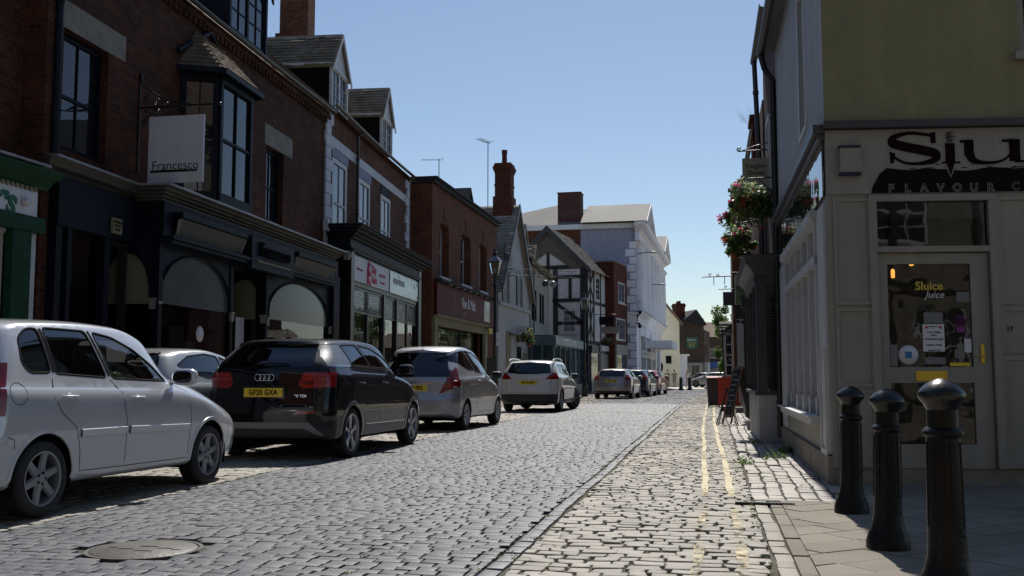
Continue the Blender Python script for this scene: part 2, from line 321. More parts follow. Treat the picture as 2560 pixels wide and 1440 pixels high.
# ------------------------------------------------------------------ ground
def snoise(x, y): return math.sin(x * 1.7 + 1.3 * math.sin(y * .9)) * .5 + math.sin(y * 1.1 + 2.1 * math.sin(x * .7 + 1)) * .5
def gz(x, y): return .010 * snoise(x * .9, y * .8) + .004 * snoise(x * 3.1 + 5, y * 2.7)
def setts(name, mt, xr, yr, w, d, gap=.012, jit=.12, hj=.004, rnd=.012, xf=None, skip=None, along=False, tilt=.012, z0=0, wj=.25, label=None, fine=40, wb_=1, k1=.95, k2=.78):
    # rows of pillow-topped stones; along=True runs the courses along the street
    rng = np.random.default_rng(hash(name) % 1000 + 3 if False else sum(map(ord, name)))
    V = []; F = []
    if along: a0, a1, b0, b1 = yr[0], yr[1], xr[0], xr[1]
    else: a0, a1, b0, b1 = xr[0], xr[1], yr[0], yr[1]
    nr = int((b1 - b0) / d); row = 0
    for r in range(nr):
        bc0 = b0 + r * d; a = a0 - rng.random() * w
        while a < a1:
            ww = w * (1 + wj * (rng.random() * 2 - 1))
            s0, s1 = max(a, a0), min(a + ww, a1); a += ww
            if s1 - s0 < .05: continue
            g = gap * (.7 + .6 * rng.random())
            wob = lambda aa: wb_ * (.014 * math.sin(aa * 1.1 + 1 + bc0 * .15) + .008 * math.sin(aa * 4.3 + bc0 * .3) + .006 * math.sin(aa * 9 + bc0))
            c = [[s0 + g, bc0 + g], [s1 - g, bc0 + g], [s1 - g, bc0 + d - g], [s0 + g, bc0 + d - g]]
            for q in c: q[0] += jit * .12 * (rng.random() - .5); q[1] += wob(q[0]) + jit * .09 * (rng.random() - .5)
            if along: c = [[q[1], q[0]] for q in c][::-1]
            cx = sum(q[0] for q in c) / 4; cy = sum(q[1] for q in c) / 4
            if xf:
                sh = xf(cy); c = [[q[0] + sh, q[1]] for q in c]; cx += sh
            if skip and skip(cx, cy): continue
            zz = z0 + gz(cx, cy) + hj * rng.standard_normal(); tx, ty = tilt * rng.standard_normal(), tilt * rng.standard_normal()
            far = cy > fine
            b = len(V)
            for q in c: V.append((q[0], q[1], z0 + gz(cx, cy) - .03))
            if far:
                for q in c: V.append((q[0], q[1], zz + (q[0] - cx) * tx + (q[1] - cy) * ty))
                F += [(b, b + 1, b + 5, b + 4), (b + 1, b + 2, b + 6, b + 5), (b + 2, b + 3, b + 7, b + 6), (b + 3, b, b + 4, b + 7), (b + 4, b + 5, b + 6, b + 7)]
            else:
                dz = rnd * .34
                for q in c: V.append((cx + (q[0] - cx) * k1, cy + (q[1] - cy) * k1, zz - dz + (q[0] - cx) * tx + (q[1] - cy) * ty))
                for q in c: V.append((cx + (q[0] - cx) * k2, cy + (q[1] - cy) * k2, zz + (q[0] - cx) * tx + (q[1] - cy) * ty))
                for k in (0, 4):
                    for i in range(4):
                        j = (i + 1) % 4; F.append((b + k + i, b + k + j, b + k + 4 + j, b + k + 4 + i))
                F.append((b + 8, b + 9, b + 10, b + 11))
    me = bpy.data.meshes.new(name); me.from_pydata(V, [], F); me.polygons.foreach_set('use_smooth', [True] * len(F)); me.update()
    me.materials.append(mt); me.set_sharp_from_angle(angle=R(50))
    o = bpy.data.objects.new(name, me); COL.objects.link(o); tag(o, kind='structure')
    return o
def bend(y): return 0 if y < 36 else .00065 * (y - 36) ** 2 if y < 80 else 1.26 + .057 * (y - 80)
MH = (-3.57, 5.88)
mh_skip = lambda x, y: (x - MH[0]) ** 2 + (y - MH[1]) ** 2 < .40 ** 2
b = MB(); b.quad((-300, -200, -.06), (300, -200, -.06), (300, 700, -.06), (-300, 700, -.06)); tag(b.build('ground', M['ground']), kind='structure')
b = MB(); b.quad((-14, -25, -.022), (12, -25, -.022), (12, 112, -.022), (-14, 112, -.022)); tag(b.build('dirt_bed', M['joint']), kind='structure')
setts('road', M['settd'], (-5.0, -1.315), (2.6, 108), .162, .11, jit=.1, gap=.005, hj=.0014, tilt=.009, rnd=.009, xf=bend, skip=mh_skip, wj=.28, k1=.965, k2=.86)
setts('parking_bay', M['settp'], (-7.3, -5.01), (2.6, 96), .18, .13, jit=.18, gap=.009, hj=.003, xf=bend)
setts('gutter_channel', M['sett_ch'], (-1.31, -1.195), (2.6, 104), .24, .11, along=True, gap=.006, jit=.06, hj=.002, xf=bend, wb_=.6)
setts('road_edge', M['settp'], (-1.18, .33), (2.6, 104), .165, .12, jit=.24, gap=.0054, hj=.003, tilt=.015, rnd=.013, xf=bend, wj=.4, wb_=1.8, k2=.86)
setts('pavement', M['sett_b'], (.34, 1.6), (9.25, 100), .23, .15, along=True, jit=.2, gap=.009, hj=.003, tilt=.012, xf=bend)
setts('far_pavement', M['slab'], (-12.5, -7.32), (2.6, 112), .6, .45, gap=.006, jit=.05, hj=.002, tilt=.003, xf=bend)
setts('kerb', M['settp'], (.335, .455), (2.0, 9.2), .24, .118, along=True, gap=.006, jit=.1, hj=.003, wb_=.5, tilt=.01)
setts('kerb_slabs', M['slab'], (.46, .57), (2.0, 9.2), .55, .108, along=True, gap=.0035, jit=.02, hj=.0015, wb_=0, tilt=.002)
# diagonal tan paving beside the bollards
def paving():
    rng = random.Random(5); V = []; F = []; a = R(38); ca, sa = math.cos(a), math.sin(a)
    for i in range(-60, 60):
        v0 = i * .3; u = -14 - rng.random()
        while u < 14:
            l = rng.uniform(.38, .62); g = .005
            c = [(u + g, v0 + g), (u + l - g, v0 + g), (u + l - g, v0 + .3 - g), (u + g, v0 + .3 - g)]; u += l
            P = [(4 + p[0] * ca - p[1] * sa, 5 + p[0] * sa + p[1] * ca) for p in c]
            cx = sum(p[0] for p in P) / 4; cy = sum(p[1] for p in P) / 4
            if cx < .3 or cx > 9 or cy < -4 or cy > 12.6: continue
            for (nx_, ny_, dd) in ((1, 0, .565), (0, -1, -9.24 if cx < 1.25 else -12.3)):
                Q = []
                for i_ in range(len(P)):
                    p, q = P[i_], P[(i_ + 1) % len(P)]; dp, dq = p[0] * nx_ + p[1] * ny_ - dd, q[0] * nx_ + q[1] * ny_ - dd
                    if dp >= 0: Q.append(p)
                    if dp * dq < 0: t_ = dp / (dp - dq); Q.append((p[0] + (q[0] - p[0]) * t_, p[1] + (q[1] - p[1]) * t_))
                P = Q
                if len(P) < 3: break
            if len(P) < 3: continue
            z = .004 * rng.random() + (.03 if cy < 6 else 0) * min(1, (6 - cy) / 1.5) ; b = len(V)
            V += [(p[0], p[1], -.03) for p in P] + [(p[0], p[1], z + .002 * rng.random()) for p in P]
            k_ = len(P); F += [(b + i_, b + (i_ + 1) % k_, b + k_ + (i_ + 1) % k_, b + k_ + i_) for i_ in range(k_)] + [tuple(range(b + k_, b + 2 * k_))]
    me = bpy.data.meshes.new('paving'); me.from_pydata(V, [], F); me.update(); me.materials.append(M['slab'])
    o = bpy.data.objects.new('paving', me); COL.objects.link(o); tag(o, kind='structure')
paving()
b = MB(); b.box(.335, .56, 9.18, 9.25, -.03, .005); tag(b.build('pavement_edging', M['slab']), kind='structure')
# worn yellow lines
def yl_mat(t0, t1):
    m = mat('worn_yellow_paint', (.5, .43, .27), .75, var=.25, vscale=9); N = m.node_tree.nodes; L = m.node_tree.links
    tr = N.new('ShaderNodeBsdfTransparent'); mx = N.new('ShaderNodeMixShader'); tc = N.new('ShaderNodeTexCoord'); no = N.new('ShaderNodeTexNoise')
    no.inputs['Scale'].default_value = 9; no.inputs['Detail'].default_value = 8; no.inputs['Roughness'].default_value = .75; L.new(tc.outputs['Object'], no.inputs[0])
    n2 = N.new('ShaderNodeTexNoise'); n2.inputs['Scale'].default_value = .6; L.new(tc.outputs['Object'], n2.inputs[0])
    ad = N.new('ShaderNodeMath'); ad.operation = 'MULTIPLY_ADD'; ad.inputs[1].default_value = .9; L.new(n2.outputs[0], ad.inputs[0]); L.new(no.outputs[0], ad.inputs[2])
    mr = N.new('ShaderNodeMapRange'); mr.inputs[1].default_value = t0; mr.inputs[2].default_value = t1; L.new(ad.outputs[0], mr.inputs[0])
    L.new(mr.outputs[0], mx.inputs[0]); L.new(tr.outputs[0], mx.inputs[1]); L.new(N['Principled BSDF'].outputs[0], mx.inputs[2]); L.new(mx.outputs[0], N['Material Output'].inputs[0])
    return m
M['yl'] = yl_mat(.74, .92); M['yl2'] = yl_mat(.9, 1.12)
for off, wd in ((-.1, .06), (.15, .07)):
  for ya, yb, ym_ in ((3.2, 9.5, 'yl2'), (9.4, 70, 'yl')):
    b = MB(); ys = np.arange(ya, yb, .1); pl = None
    for y in ys:
        x = off + bend(y) - max(0, min(.13, (y - 11) * .011)) + .008 * math.sin(y * .9 + off * 9) + .004 * math.sin(y * 4.1)
        w2 = wd / 2 * (1 + .16 * math.sin(y * 7 + off)); z = gz(x, y) + .0075
        cur = [(x - w2, y, z), (x + w2, y, z)]
        if pl: b.quad(pl[0], pl[1], cur[1], cur[0])
        pl = cur
    tag(b.build('yellow_line', M[ym_]), kind='structure')
# pale square in front of the far houses
b = MB(); b.quad((-14, 86, .012), (9, 86, .012), (20, 230, .012), (-20, 230, .012)); tag(b.build('square', mat('pale_square', (.36, .33, .28), .7, var=.15, vscale=2)), kind='structure')
# manhole cover with its ring
e = empty('manhole_cover', (MH[0], MH[1], -.004), label='round cast iron manhole cover set in the blue grey setts', cat='manhole cover')
b = MB(); b.lathe([(.36, -.03), (.36, .006), (.335, .006), (.33, -.004), (.0001, -.004)], 48); b.build('ring', M['manh'], e, auto=30)
b = MB(); b.lathe([(.325, -.02), (.325, .004), (.318, .008), (.0001, .008)], 48)
b.build('lid', M['manh'], e, auto=30)
b = MB()
for a, r_, w in ((20, .13, .05), (100, .1, .06), (200, .12, .05), (290, .1, .06), (0, .22, .03), (180, .22, .03)):
    t = R(a); cx, cy = r_ * math.cos(t), r_ * math.sin(t) * .8; b.quad((cx - w, cy - .012, .0095), (cx + w, cy - .008, .0095), (cx + w, cy + .012, .0095), (cx - w, cy + .008, .0095))
b.build('keyhole', M['blackm'], e)
e = empty('drain_channel', (.37, 8.96, 0), R(0), label='narrow metal drain channel across the kerb by the yellow line', cat='drain')
b = MB(); b.box(-.2, .3, -.03, .03, -.03, .014); b.build('frame', M['slate'], e)
b = MB(); [b.box(-.19 + i * .03, -.175 + i * .03, -.022, .022, .014, .019) for i in range(16)]; b.build('grating', M['manh'], e)

b = MB(); rg = random.Random(12)
for i in range(420):
    x = rg.choice([rg.uniform(-5, -1.3), rg.uniform(-1.2, .4), rg.uniform(-1.34, -1.17), rg.uniform(.34, 1.0)]); y = 3 + 27 * rg.random() ** 1.4; x += bend(y)
    if x > .34 and y < 9.3: x = .3
    for k in range(rg.randint(5, 14)):
        p = Vector((x + rg.gauss(0, .014), y + rg.gauss(0, .02), rg.uniform(-.004, .012))); u = Vector((rg.gauss(0, 1), rg.gauss(0, 1), rg.gauss(0, .6))).normalized(); v = u.orthogonal(); s_ = rg.uniform(.004, .009)
        b.add([p - u * s_, p + v * s_ * .6, p + u * s_, p - v * s_ * .6], [(0, 1, 2, 3)])
tag(b.build('moss_tufts', M['leafl']), 'tiny green weeds growing in the joints between the setts', 'weeds', kind='stuff')
# ------------------------------------------------------------------ building helpers
def facade(name, label, p0, p1, cat='building', group=None):
    a = math.atan2(p1[1] - p0[1], p1[0] - p0[0])
    return empty(name, (p0[0], p0[1], 0), a, label, cat, group), math.dist(p0, p1)
def wall(e, L, z0, z1, holes, mt, D=6, rev=.13, y=0, name='wall', sides=(1, 1), top=None, back=True):
    b = MB(); xs = sorted({0, L} | {h[0] for h in holes} | {h[1] for h in holes}); zs = sorted({z0, z1} | {h[2] for h in holes} | {h[3] for h in holes})
    for i in range(len(xs) - 1):
        for k in range(len(zs) - 1):
            cx, cz = (xs[i] + xs[i + 1]) / 2, (zs[k] + zs[k + 1]) / 2
            if any(h[0] < cx < h[1] and h[2] < cz < h[3] for h in holes): continue
            b.quad((xs[i], y, zs[k]), (xs[i + 1], y, zs[k]), (xs[i + 1], y, zs[k + 1]), (xs[i], y, zs[k + 1]))
    for x0, x1, a, c in holes:
        r = y + rev
        b.quad((x0, y, a), (x0, r, a), (x0, r, c), (x0, y, c)); b.quad((x1, y, a), (x1, y, c), (x1, r, c), (x1, r, a))
        b.quad((x0, y, c), (x0, r, c), (x1, r, c), (x1, y, c)); b.quad((x0, y, a), (x1, y, a), (x1, r, a), (x0, r, a))
    if sides[0]: b.quad((0, y + D, z0), (0, y, z0), (0, y, z1), (0, y + D, z1))
    if sides[1]: b.quad((L, y, z0), (L, y + D, z0), (L, y + D, z1), (L, y, z1))
    if back: b.quad((L, y + D, z0), (0, y + D, z0), (0, y + D, z1), (L, y + D, z1))
    if top: b.quad((0, y, z1), (L, y, z1), (L, y + D, z1), (0, y + D, z1))
    return b.build(name, mt, e)
def sash(e, x0, x1, z0, z1, y, fm, nx=2, nz=(1, 1), ft=.07, gm=None, sill=None, split=.5, name='window', bar=.022, dep=.06):
    b = MB(); b.box(x0, x0 + ft, y, y + dep, z0, z1); b.box(x1 - ft, x1, y, y + dep, z0, z1)
    b.box(x0 + ft, x1 - ft, y, y + dep, z1 - ft, z1); b.box(x0 + ft, x1 - ft, y, y + dep, z0, z0 + ft * 1.2)
    zm = z0 + (z1 - z0) * split; a0, a1 = x0 + ft, x1 - ft; bz, tz = z0 + ft * 1.2, z1 - ft
    if nz[1]: b.box(a0, a1, y + .006, y + dep - .003, zm - .025, zm + .025)
    for (q0, q1, n) in ((bz, zm - .025, nz[0]), (zm + .025, tz, nz[1])) if nz[1] else ((bz, tz, nz[0]),):
        for i in range(1, nx):
            x = a0 + (a1 - a0) * i / nx; b.box(x - bar / 2, x + bar / 2, y + .012, y + .045, q0, q1)
        for k in range(1, n):
            z = q0 + (q1 - q0) * k / n; b.box(a0, a1, y + .014, y + .043, z - bar / 2, z + bar / 2)
    w = b.build(name, fm, e)
    MB().quad((a0 - .01, y + .035, bz - .01), (a1 + .01, y + .035, bz - .01), (a1 + .01, y + .035, tz + .01), (a0 - .01, y + .035, tz + .01)).build('pane', gm or M['glass'], w)
    if sill: MB().box(x0 - .06, x1 + .06, y - sill[0], y + .02, z0 - .09, z0 - .004).build('sill', sill[1], w)
    return w
def tiles(b, O, U, V, Nn, w, h, course=.11, tw=.17, th=.018, jit=.5, sag=0):
    O, U, V, Nn = Vector(O), Vector(U).normalized(), Vector(V).normalized(), Vector(Nn).normalized()
    rg = random.Random(int(abs(O.x * 100 + O.z * 37 + w * 11)))
    nc = max(1, int(h / course)); course = h / nc
    for r in range(nc):
        u = -(rg.random() * tw) if r % 2 else 0; 
        while u < w:
            a, c = max(u, 0), min(u + tw * rg.uniform(.8, 1.25), w); u = c if c > 0 else u + tw
            if c - a < .02: continue
            v0 = r * course - (.006 * rg.random() * jit); v1 = min((r + 1) * course + .03, h); t = th * (1 + jit * (rg.random() - .3)); t2 = t + th * .25 * jit * rg.random()
            sg = -sag * math.sin(math.pi * max(a, .01) / w); sg2 = -sag * math.sin(math.pi * min(c, w - .01) / w)
            g = .003
            P = [O + U * (a + g) + V * v0 + Nn * (t + sg), O + U * (c - g) + V * v0 + Nn * (t2 + sg2), O + U * (c - g) + V * v1 + Nn * (.003 + sg2), O + U * (a + g) + V * v1 + Nn * (.003 + sg)]
            Q = [O + U * (a + g) + V * v0 - Nn * .004 + Nn * sg, O + U * (c - g) + V * v0 - Nn * .004 + Nn * sg2]
            b.add(P + Q, [(0, 1, 2, 3), (4, 5, 1, 0), (4, 0, 3), (1, 5, 2)])
def roof2(e, L, D, ze, zr, mt, over=.25, yr=None, course=.14, tw=.22, x0=-.02, name='roof', back=True, sag=.03, th=.02, gable=None):
    yr = yr or D / 2; b = MB(); sl = math.hypot(yr + over, zr - ze); V = Vector((0, yr + over, zr - ze)).normalized(); Nn = Vector((0, -V.z, V.y))
    zo = ze - over * (zr - ze) / (yr + over)
    tiles(b, (x0, -over, zo + .0), (1, 0, 0), V, Nn, L - 2 * x0, math.hypot(yr + over, zr - zo), course, tw, th, sag=sag)
    b.quad((x0, -over, zo - .01), (L - x0, -over, zo - .01), (L - x0, yr, zr - .01), (x0, yr, zr - .01))
    if back: b.quad((x0, yr, zr), (L - x0, yr, zr), (L - x0, D, ze), (x0, D, ze))
    b.add([(x0, 0, ze), (x0, D, ze), (x0, yr, zr - .02)], [(0, 1, 2)]); b.add([(L - x0, 0, ze), (L - x0, D, ze), (L - x0, yr, zr - .02)], [(0, 1, 2)])
    n = int(L / .45)
    for i in range(n): b.prism([(yr - .13, zr - .07), (yr - .05, zr + .02 + .01 * (i % 3)), (yr + .05, zr + .02 + .01 * (i % 3)), (yr + .13, zr - .07)], x0 + (L - 2 * x0) * i / n + .01, x0 + (L - 2 * x0) * (i + 1) / n - .01)
    return b.build(name, mt, e)
def gutter(e, x0, x1, y, z, mt=None, r=.06, name='gutter', sag=0):
    b = MB(); n = 14; vs = []; fs = []; seg = 12
    for i in range(seg + 1):
        x = x0 + (x1 - x0) * i / seg; dz = -sag * math.sin(math.pi * i / seg)
        for k in range(9):
            a = math.pi + math.pi * k / 8; vs.append((x, y + r * math.cos(a), z + dz + r * math.sin(a)))
        for k in range(9):
            a = 2 * math.pi - math.pi * k / 8; vs.append((x, y + (r - .008) * math.cos(a), z + dz + .004 + (r - .008) * math.sin(a)))
    m = 18
    for i in range(seg):
        for k in range(m): fs.append((i * m + k, i * m + (k + 1) % m, (i + 1) * m + (k + 1) % m, (i + 1) * m + k))
    b.add(vs, fs); b.add(vs[:m], [tuple(range(m))]); b.add(vs[-m:], [tuple(range(m))])
    return b.build(name, mt or M['black'], e)
def downpipe(e, pts, mt=None, r=.045, name='downpipe'):
    b = MB(); b.tube(pts, r, 10)
    for p, q in zip(pts[:-1], pts[1:]):
        d = Vector(q) - Vector(p)
        if abs(d.z) > 1.2:
            for k in range(int(abs(d.z) / 1.6) + 1):
                c = Vector(p) + d * ((k + .4) * 1.6 / abs(d.z)) if (k + .4) * 1.6 < abs(d.z) else None
                if c: b.lathe([(r, -.035), (r + .012, -.035), (r + .012, .035), (r, .035)], 10, tuple(c))
    return b.build(name, mt or M['black'], e)
def cornice(e, x0, x1, ys, prof, mt, name='cornice', ret0=True, ret1=True):
    # prof: (outward distance, z) profile, swept along the front, with returns back to ys
    b = MB(); n = len(prof)
    a = [(x0, -o + 0, z) for o, z in prof]; 
    L0 = [(x0 + (prof[0][0] - o) * 0 - 0, -o, z) for o, z in prof]
    fr0 = [(x0 - (o - ys), -o, z) for o, z in prof]; fr1 = [(x1 + (o - ys), -o, z) for o, z in prof]
    bk0 = [(x0 - (o - ys), 0, z) for o, z in prof]; bk1 = [(x1 + (o - ys), 0, z) for o, z in prof]
    rows = ([bk0] if ret0 else []) + [fr0, fr1] + ([bk1] if ret1 else [])
    vs = [p for r_ in rows for p in r_]; fs = []
    for i in range(len(rows) - 1):
        for k in range(n - 1): fs.append((i * n + k, i * n + k + 1, (i + 1) * n + k + 1, (i + 1) * n + k))
    b.add(vs, fs)
    zt = prof[-1][1]; o = prof[-1][0]
    b.quad((x0 - (o - ys), -o, zt), (x1 + (o - ys), -o, zt), (x1 + (o - ys), 0, zt + .02), (x0 - (o - ys), 0, zt + .02))
    zb = prof[0][1]; o = prof[0][0]
    b.quad((x0 - (o - ys), -o, zb), (x1 + (o - ys), -o, zb), (x1 + (o - ys), 0, zb), (x0 - (o - ys), 0, zb))
    return b.build(name, mt, e)
def arch_pts(x0, x1, zs, zt, n=14):
    cx = (x0 + x1) / 2; rx = (x1 - x0) / 2
    return [(cx - rx * math.cos(math.pi * i / n), zs + (zt - zs) * math.sin(math.pi * i / n) ** .8) for i in range(n + 1)]
def arched_bay(e, x0, x1, zb, zs, zt, ztop, y, post=M['navy'], film=None, filmz=None, gm=None):
    # arched shop window: frame with spandrels, lower clear pane, film in the arch
    A = arch_pts(x0 + .05, x1 - .05, zs, zt)
    b = MB()
    for (xa, za), (xb, zb2) in zip(A[:-1], A[1:]):
        b.quad((xa, y, za), (xb, y, zb2), (xb, y, ztop), (xa, y, ztop)); b.quad((xa, y, za), (xa, y + .05, za), (xb, y + .05, zb2), (xb, y, zb2))
    b.box(x0, x0 + .05, y, y + .05, zb, ztop); b.box(x1 - .05, x1, y, y + .05, zb, ztop); b.box(x0 + .05, x1 - .05, y, y + .05, zb, zb + .08)
    w = b.build('shop_window', M['navy2'], e)
    b = MB()
    b.tube([(p[0], y - .012, p[1]) for p in A], .024, 6); b.build('arch_bead', M['navy'], w)
    MB().quad((x0 + .05, y + .03, zb), (x1 - .05, y + .03, zb), (x1 - .05, y + .03, zt), (x0 + .05, y + .03, zt)).build('pane', gm or M['shopd'], w)
    if film:
        B = [(p[0], y + .022, max(p[1], filmz)) for p in A]
        MB().add([(x0 + .05, y + .022, filmz)] + B + [(x1 - .05, y + .022, filmz)], [tuple(range(len(B) + 2))]).build('window_film', film, w)
    b = MB()
    for x in (x0, x1): b.box(x - .055, x + .055, y - .05, y - .002, zs - .16, zs - .02); b.box(x - .07, x + .07, y - .065, y - .002, zs - .02, zs + .02)
    b.build('capital', M['greyw'], w)
    return w
def chimney(e, x0, x1, y0, y1, z0, z1, mt, pots=2, name='chimney', potm=None, ph=.5, corb=True):
    b = MB(); b.box(x0, x1, y0, y1, z0, z1 - .5); 
    if corb:
        b.box(x0 - .03, x1 + .03, y0 - .03, y1 + .03, z1 - 1.2, z1 - 1.12)
        for i, o in enumerate((.03, .07, .1, .06, .02)): b.box(x0 - o, x1 + o, y0 - o, y1 + o, z1 - .5 + i * .1, z1 - .4 + i * .1)
    else: b.box(x0, x1, y0, y1, z1 - .5, z1); b.box(x0 - .04, x1 + .04, y0 - .04, y1 + .04, z1, z1 + .06)
    c = b.build(name, mt, e)
    if pots:
        b = MB()
        for i in range(pots):
            t = (i + .5) / pots; cx, cy = (x0 + (x1 - x0) * t, (y0 + y1) / 2) if (x1 - x0) > (y1 - y0) else ((x0 + x1) / 2, y0 + (y1 - y0) * t)
            b.lathe([(.14, z1), (.13, z1 + ph * .7), (.15, z1 + ph * .75), (.15, z1 + ph), (.1, z1 + ph), (.1, z1 + ph - .1)], 12, (cx, cy, 0))
        b.build('chimney_pot', potm or M['brickC'], c, auto=40)
    return c
def aerial(e, x, y, z0, z1, n=7, rot=0, name='aerial'):
    b = MB(); b.tube([(x, y, z0), (x, y, z1)], .022, 6); c, s = math.cos(rot), math.sin(rot); zt = z1 - .05
    b.tube([(x - .2 * c, y - .2 * s, zt), (x + .95 * c, y + .95 * s, zt)], .014, 5)
    for i in range(n):
        t = .05 + i * .13; cx, cy = x + t * c, y + t * s; b.tube([(cx + .22 * s, cy - .22 * c, zt + .02), (cx - .22 * s, cy + .22 * c, zt + .02)], .007, 4)
    b.tube([(x - .2 * c - .25 * s, y - .2 * s + .25 * c, zt + .1), (x - .2 * c + .25 * s, y - .2 * s - .25 * c, zt + .1)], .01, 4)
    return b.build(name, M['slate'], e)
def dormer(e, cx, w, yf, z0, ze, za, fm, cheek, tl, depth=2.2, nx=4, over=.1, name='dormer', lights=2):
    # gabled dormer, front at y=yf
    x0, x1 = cx - w / 2, cx + w / 2
    b = MB(); b.quad((x0, yf, z0), (x0, yf + depth, z0), (x0, yf + depth, ze), (x0, yf, ze)); b.quad((x1, yf, z0), (x1, yf + depth, z0), (x1, yf + depth, ze), (x1, yf, ze))
    d = b.build(name, cheek, e)
    b = MB(); b.add([(x0, yf, ze), (x1, yf, ze), (cx, yf, za)], [(0, 1, 2)]); b.box(x0 - .02, x0 + .06, yf - .03, yf + .05, z0, ze); b.box(x1 - .06, x1 + .02, yf - .03, yf + .05, z0, ze)
    b.box(x0 + .06, x1 - .06, yf - .03, yf + .05, ze - .07, ze + .02); b.box(x0 - .1, x0 - .002, yf, yf + depth, ze - .1, ze + .02)
    b.build('gable_board', fm, d)
    b = MB()
    for s in (-1, 1):
        xx = cx + s * (w / 2 + over + .06); zz = ze - (over + .06) * (za - ze) / (w / 2)
        b.add([(cx, yf - over - .02, za + .06), (xx, yf - over - .02, zz + .06), (xx, yf - over - .02, zz - .06), (cx, yf - over - .02, za - .06),
               (cx, yf - over + .02, za + .06), (xx, yf - over + .02, zz + .06), (xx, yf - over + .02, zz - .06), (cx, yf - over + .02, za - .06)],
              [(0, 1, 2, 3), (4, 5, 6, 7), (0, 1, 5, 4), (3, 2, 6, 7), (1, 2, 6, 5)])
    b.build('barge_board', fm, d)
    lw = (w - .12) / lights
    for i in range(lights): sash(d, x0 + .06 + i * lw, x0 + .06 + (i + 1) * lw, z0 + .02, ze - .07, yf, fm, nx=nx // lights, nz=(3, 0), ft=.04, name='casement', bar=.018, dep=.04, gm=M['glass'])
    b = MB(); hw = w / 2 + over; rise = za - ze; sl = math.hypot(hw, rise * hw / (w / 2))
    for s in (-1, 1):
        V = Vector((-s * hw, 0, rise * hw / (w / 2))).normalized(); Nn = Vector((s * V.z, 0, abs(V.x)))
        O = Vector((cx + s * hw, yf - over, za - rise * hw / (w / 2) + .03))
        tiles(b, O, (0, 1, 0), V, Nn, depth + over, sl, .14, .2, .06, .9)
        b.quad(tuple(O), tuple(O + Vector((0, depth + over, 0))), (cx, yf + depth, za + .02), (cx, yf - over, za + .02))
    for i in range(5): b.prism([(cx - .12, za - .04), (cx - .05, za + .07), (cx + .05, za + .07), (cx + .12, za - .04)], yf - over + i * (depth + over) / 5 + .008, yf - over + (i + 1) * (depth + over) / 5 - .008, 1)
    b.build('roof_tiles', tl, d)
    return d

# ------------------------------------------------------------------ left row, from the camera away
# green shop nearest the camera
e, L = facade('corner_shop', 'single storey shop with green cornice and white signboard at the left edge of the photo', (-9.32, -1.5), (-9.15, 12.1), 'shop')
wall(e, L, 0, 3.7, [(8.6, 13.2, .5, 3.0)], M['white'], D=5, sides=(1, 1), top=1)
b = MB(); b.box(13.0, 13.36, -.12, .0, 0, 3.05); b.box(8.2, 8.5, -.12, 0, 0, 3.05); b.box(0, L, -.14, 0, 3.05, 3.26); b.box(8.5, 13.0, -.08, 0, 0, .55); b.build('shopfront', M['green'], e)
b = MB(); b.box(8.6, 13.0, .03, .05, .5, 3.0); b.build('window_blind', mat('pale_blind', (.4, .4, .36), .6), e)
cornice(e, 0, 13.55, 0, [(.1, 3.66), (.13, 3.7), (.16, 3.78), (.22, 3.82), (.25, 3.9), (.25, 3.93)], M['green'], 'cornice')
b = MB(); b.box(0, 13.5, -.28, -.0, 3.955, 3.985); b.build('cornice_lead', M['lead'], e)
b = MB(); b.box(.2, 13.43, -.12, -.01, 3.262, 3.62); b.build('sign_board', M['wsign'], e)
b = MB(); [b.box(.3 + i * .09, .34 + i * .09, -.15, -.12, 3.6, 3.655) for i in range(146)]; b.build('dentil_moulding', M['cream'], e)
text('lettering', "IZZY'S", M['dgreen'], e, (12.5, -.125, 3.44), .36, (R(90), R(14), 0), .012, off=.014, xs=1.05)
b = MB(); b.lathe([(.001, 0), (.05, 0), (.055, .05), (.045, .1), (.001, .1)], 14, (13.15, -.22, 3.42), axis=1); b.box(13.11, 13.19, -.14, -.12, 3.42, 3.52); b.build('camera_dome', M['white'], e)

# brick building with the dark blue double shopfront
e, L = facade('brick_building', 'dark red brick building with oriel window over a long navy arched shopfront', (-9.3, 12.45), (-9.87, 24.4))
L = 11.95
H1 = [(.3, 1.5, 4.42, 6.24), (7.93, 8.93, 4.55, 6.25)]
wall(e, L, 3.9, 8.05, H1, M['brickA'], D=7, rev=.2)
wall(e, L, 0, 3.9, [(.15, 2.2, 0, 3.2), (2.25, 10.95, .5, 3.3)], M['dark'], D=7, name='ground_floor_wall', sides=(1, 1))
b = MB(); b.box(-.19, -.002, -.06, 2.5, 0, 8.0); b.box(-5, -.19, .3, 7, 0, 8.0); b.build('brick_pier', M['brickA'], e)
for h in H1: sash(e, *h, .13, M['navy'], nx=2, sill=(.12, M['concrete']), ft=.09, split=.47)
b = MB(); b.box(.12, 1.98, -.006, .1, 6.245, 6.66); b.box(7.8, 9.45, -.006, .1, 6.255, 6.72); b.build('lintel', M['concrete'], e)
roof2(e, L, 7, 8.1, 11.6, M['tile'], yr=4, over=.15, course=.16)
gutter(e, -.2, L, -.2, 8.06, sag=.05)
b = MB()
for i in range(62): b.box(.05 + i * .19, .14 + i * .19, -.07, .0, 7.72, 7.84)
b.box(0, L, -.09, 0, 7.84, 7.98); b.build('brick_eaves', M['brickA'], e)
downpipe(e, [(.02, -.1, 4.3), (.02, -.1, 8.0)], M['navy2'], .055)
# dormer over the oriel
dormer(e, 7.35, 1.95, .25, 8.42, 9.9, 10.9, M['navy2'], M['navy2'], M['tile'], nx=4)
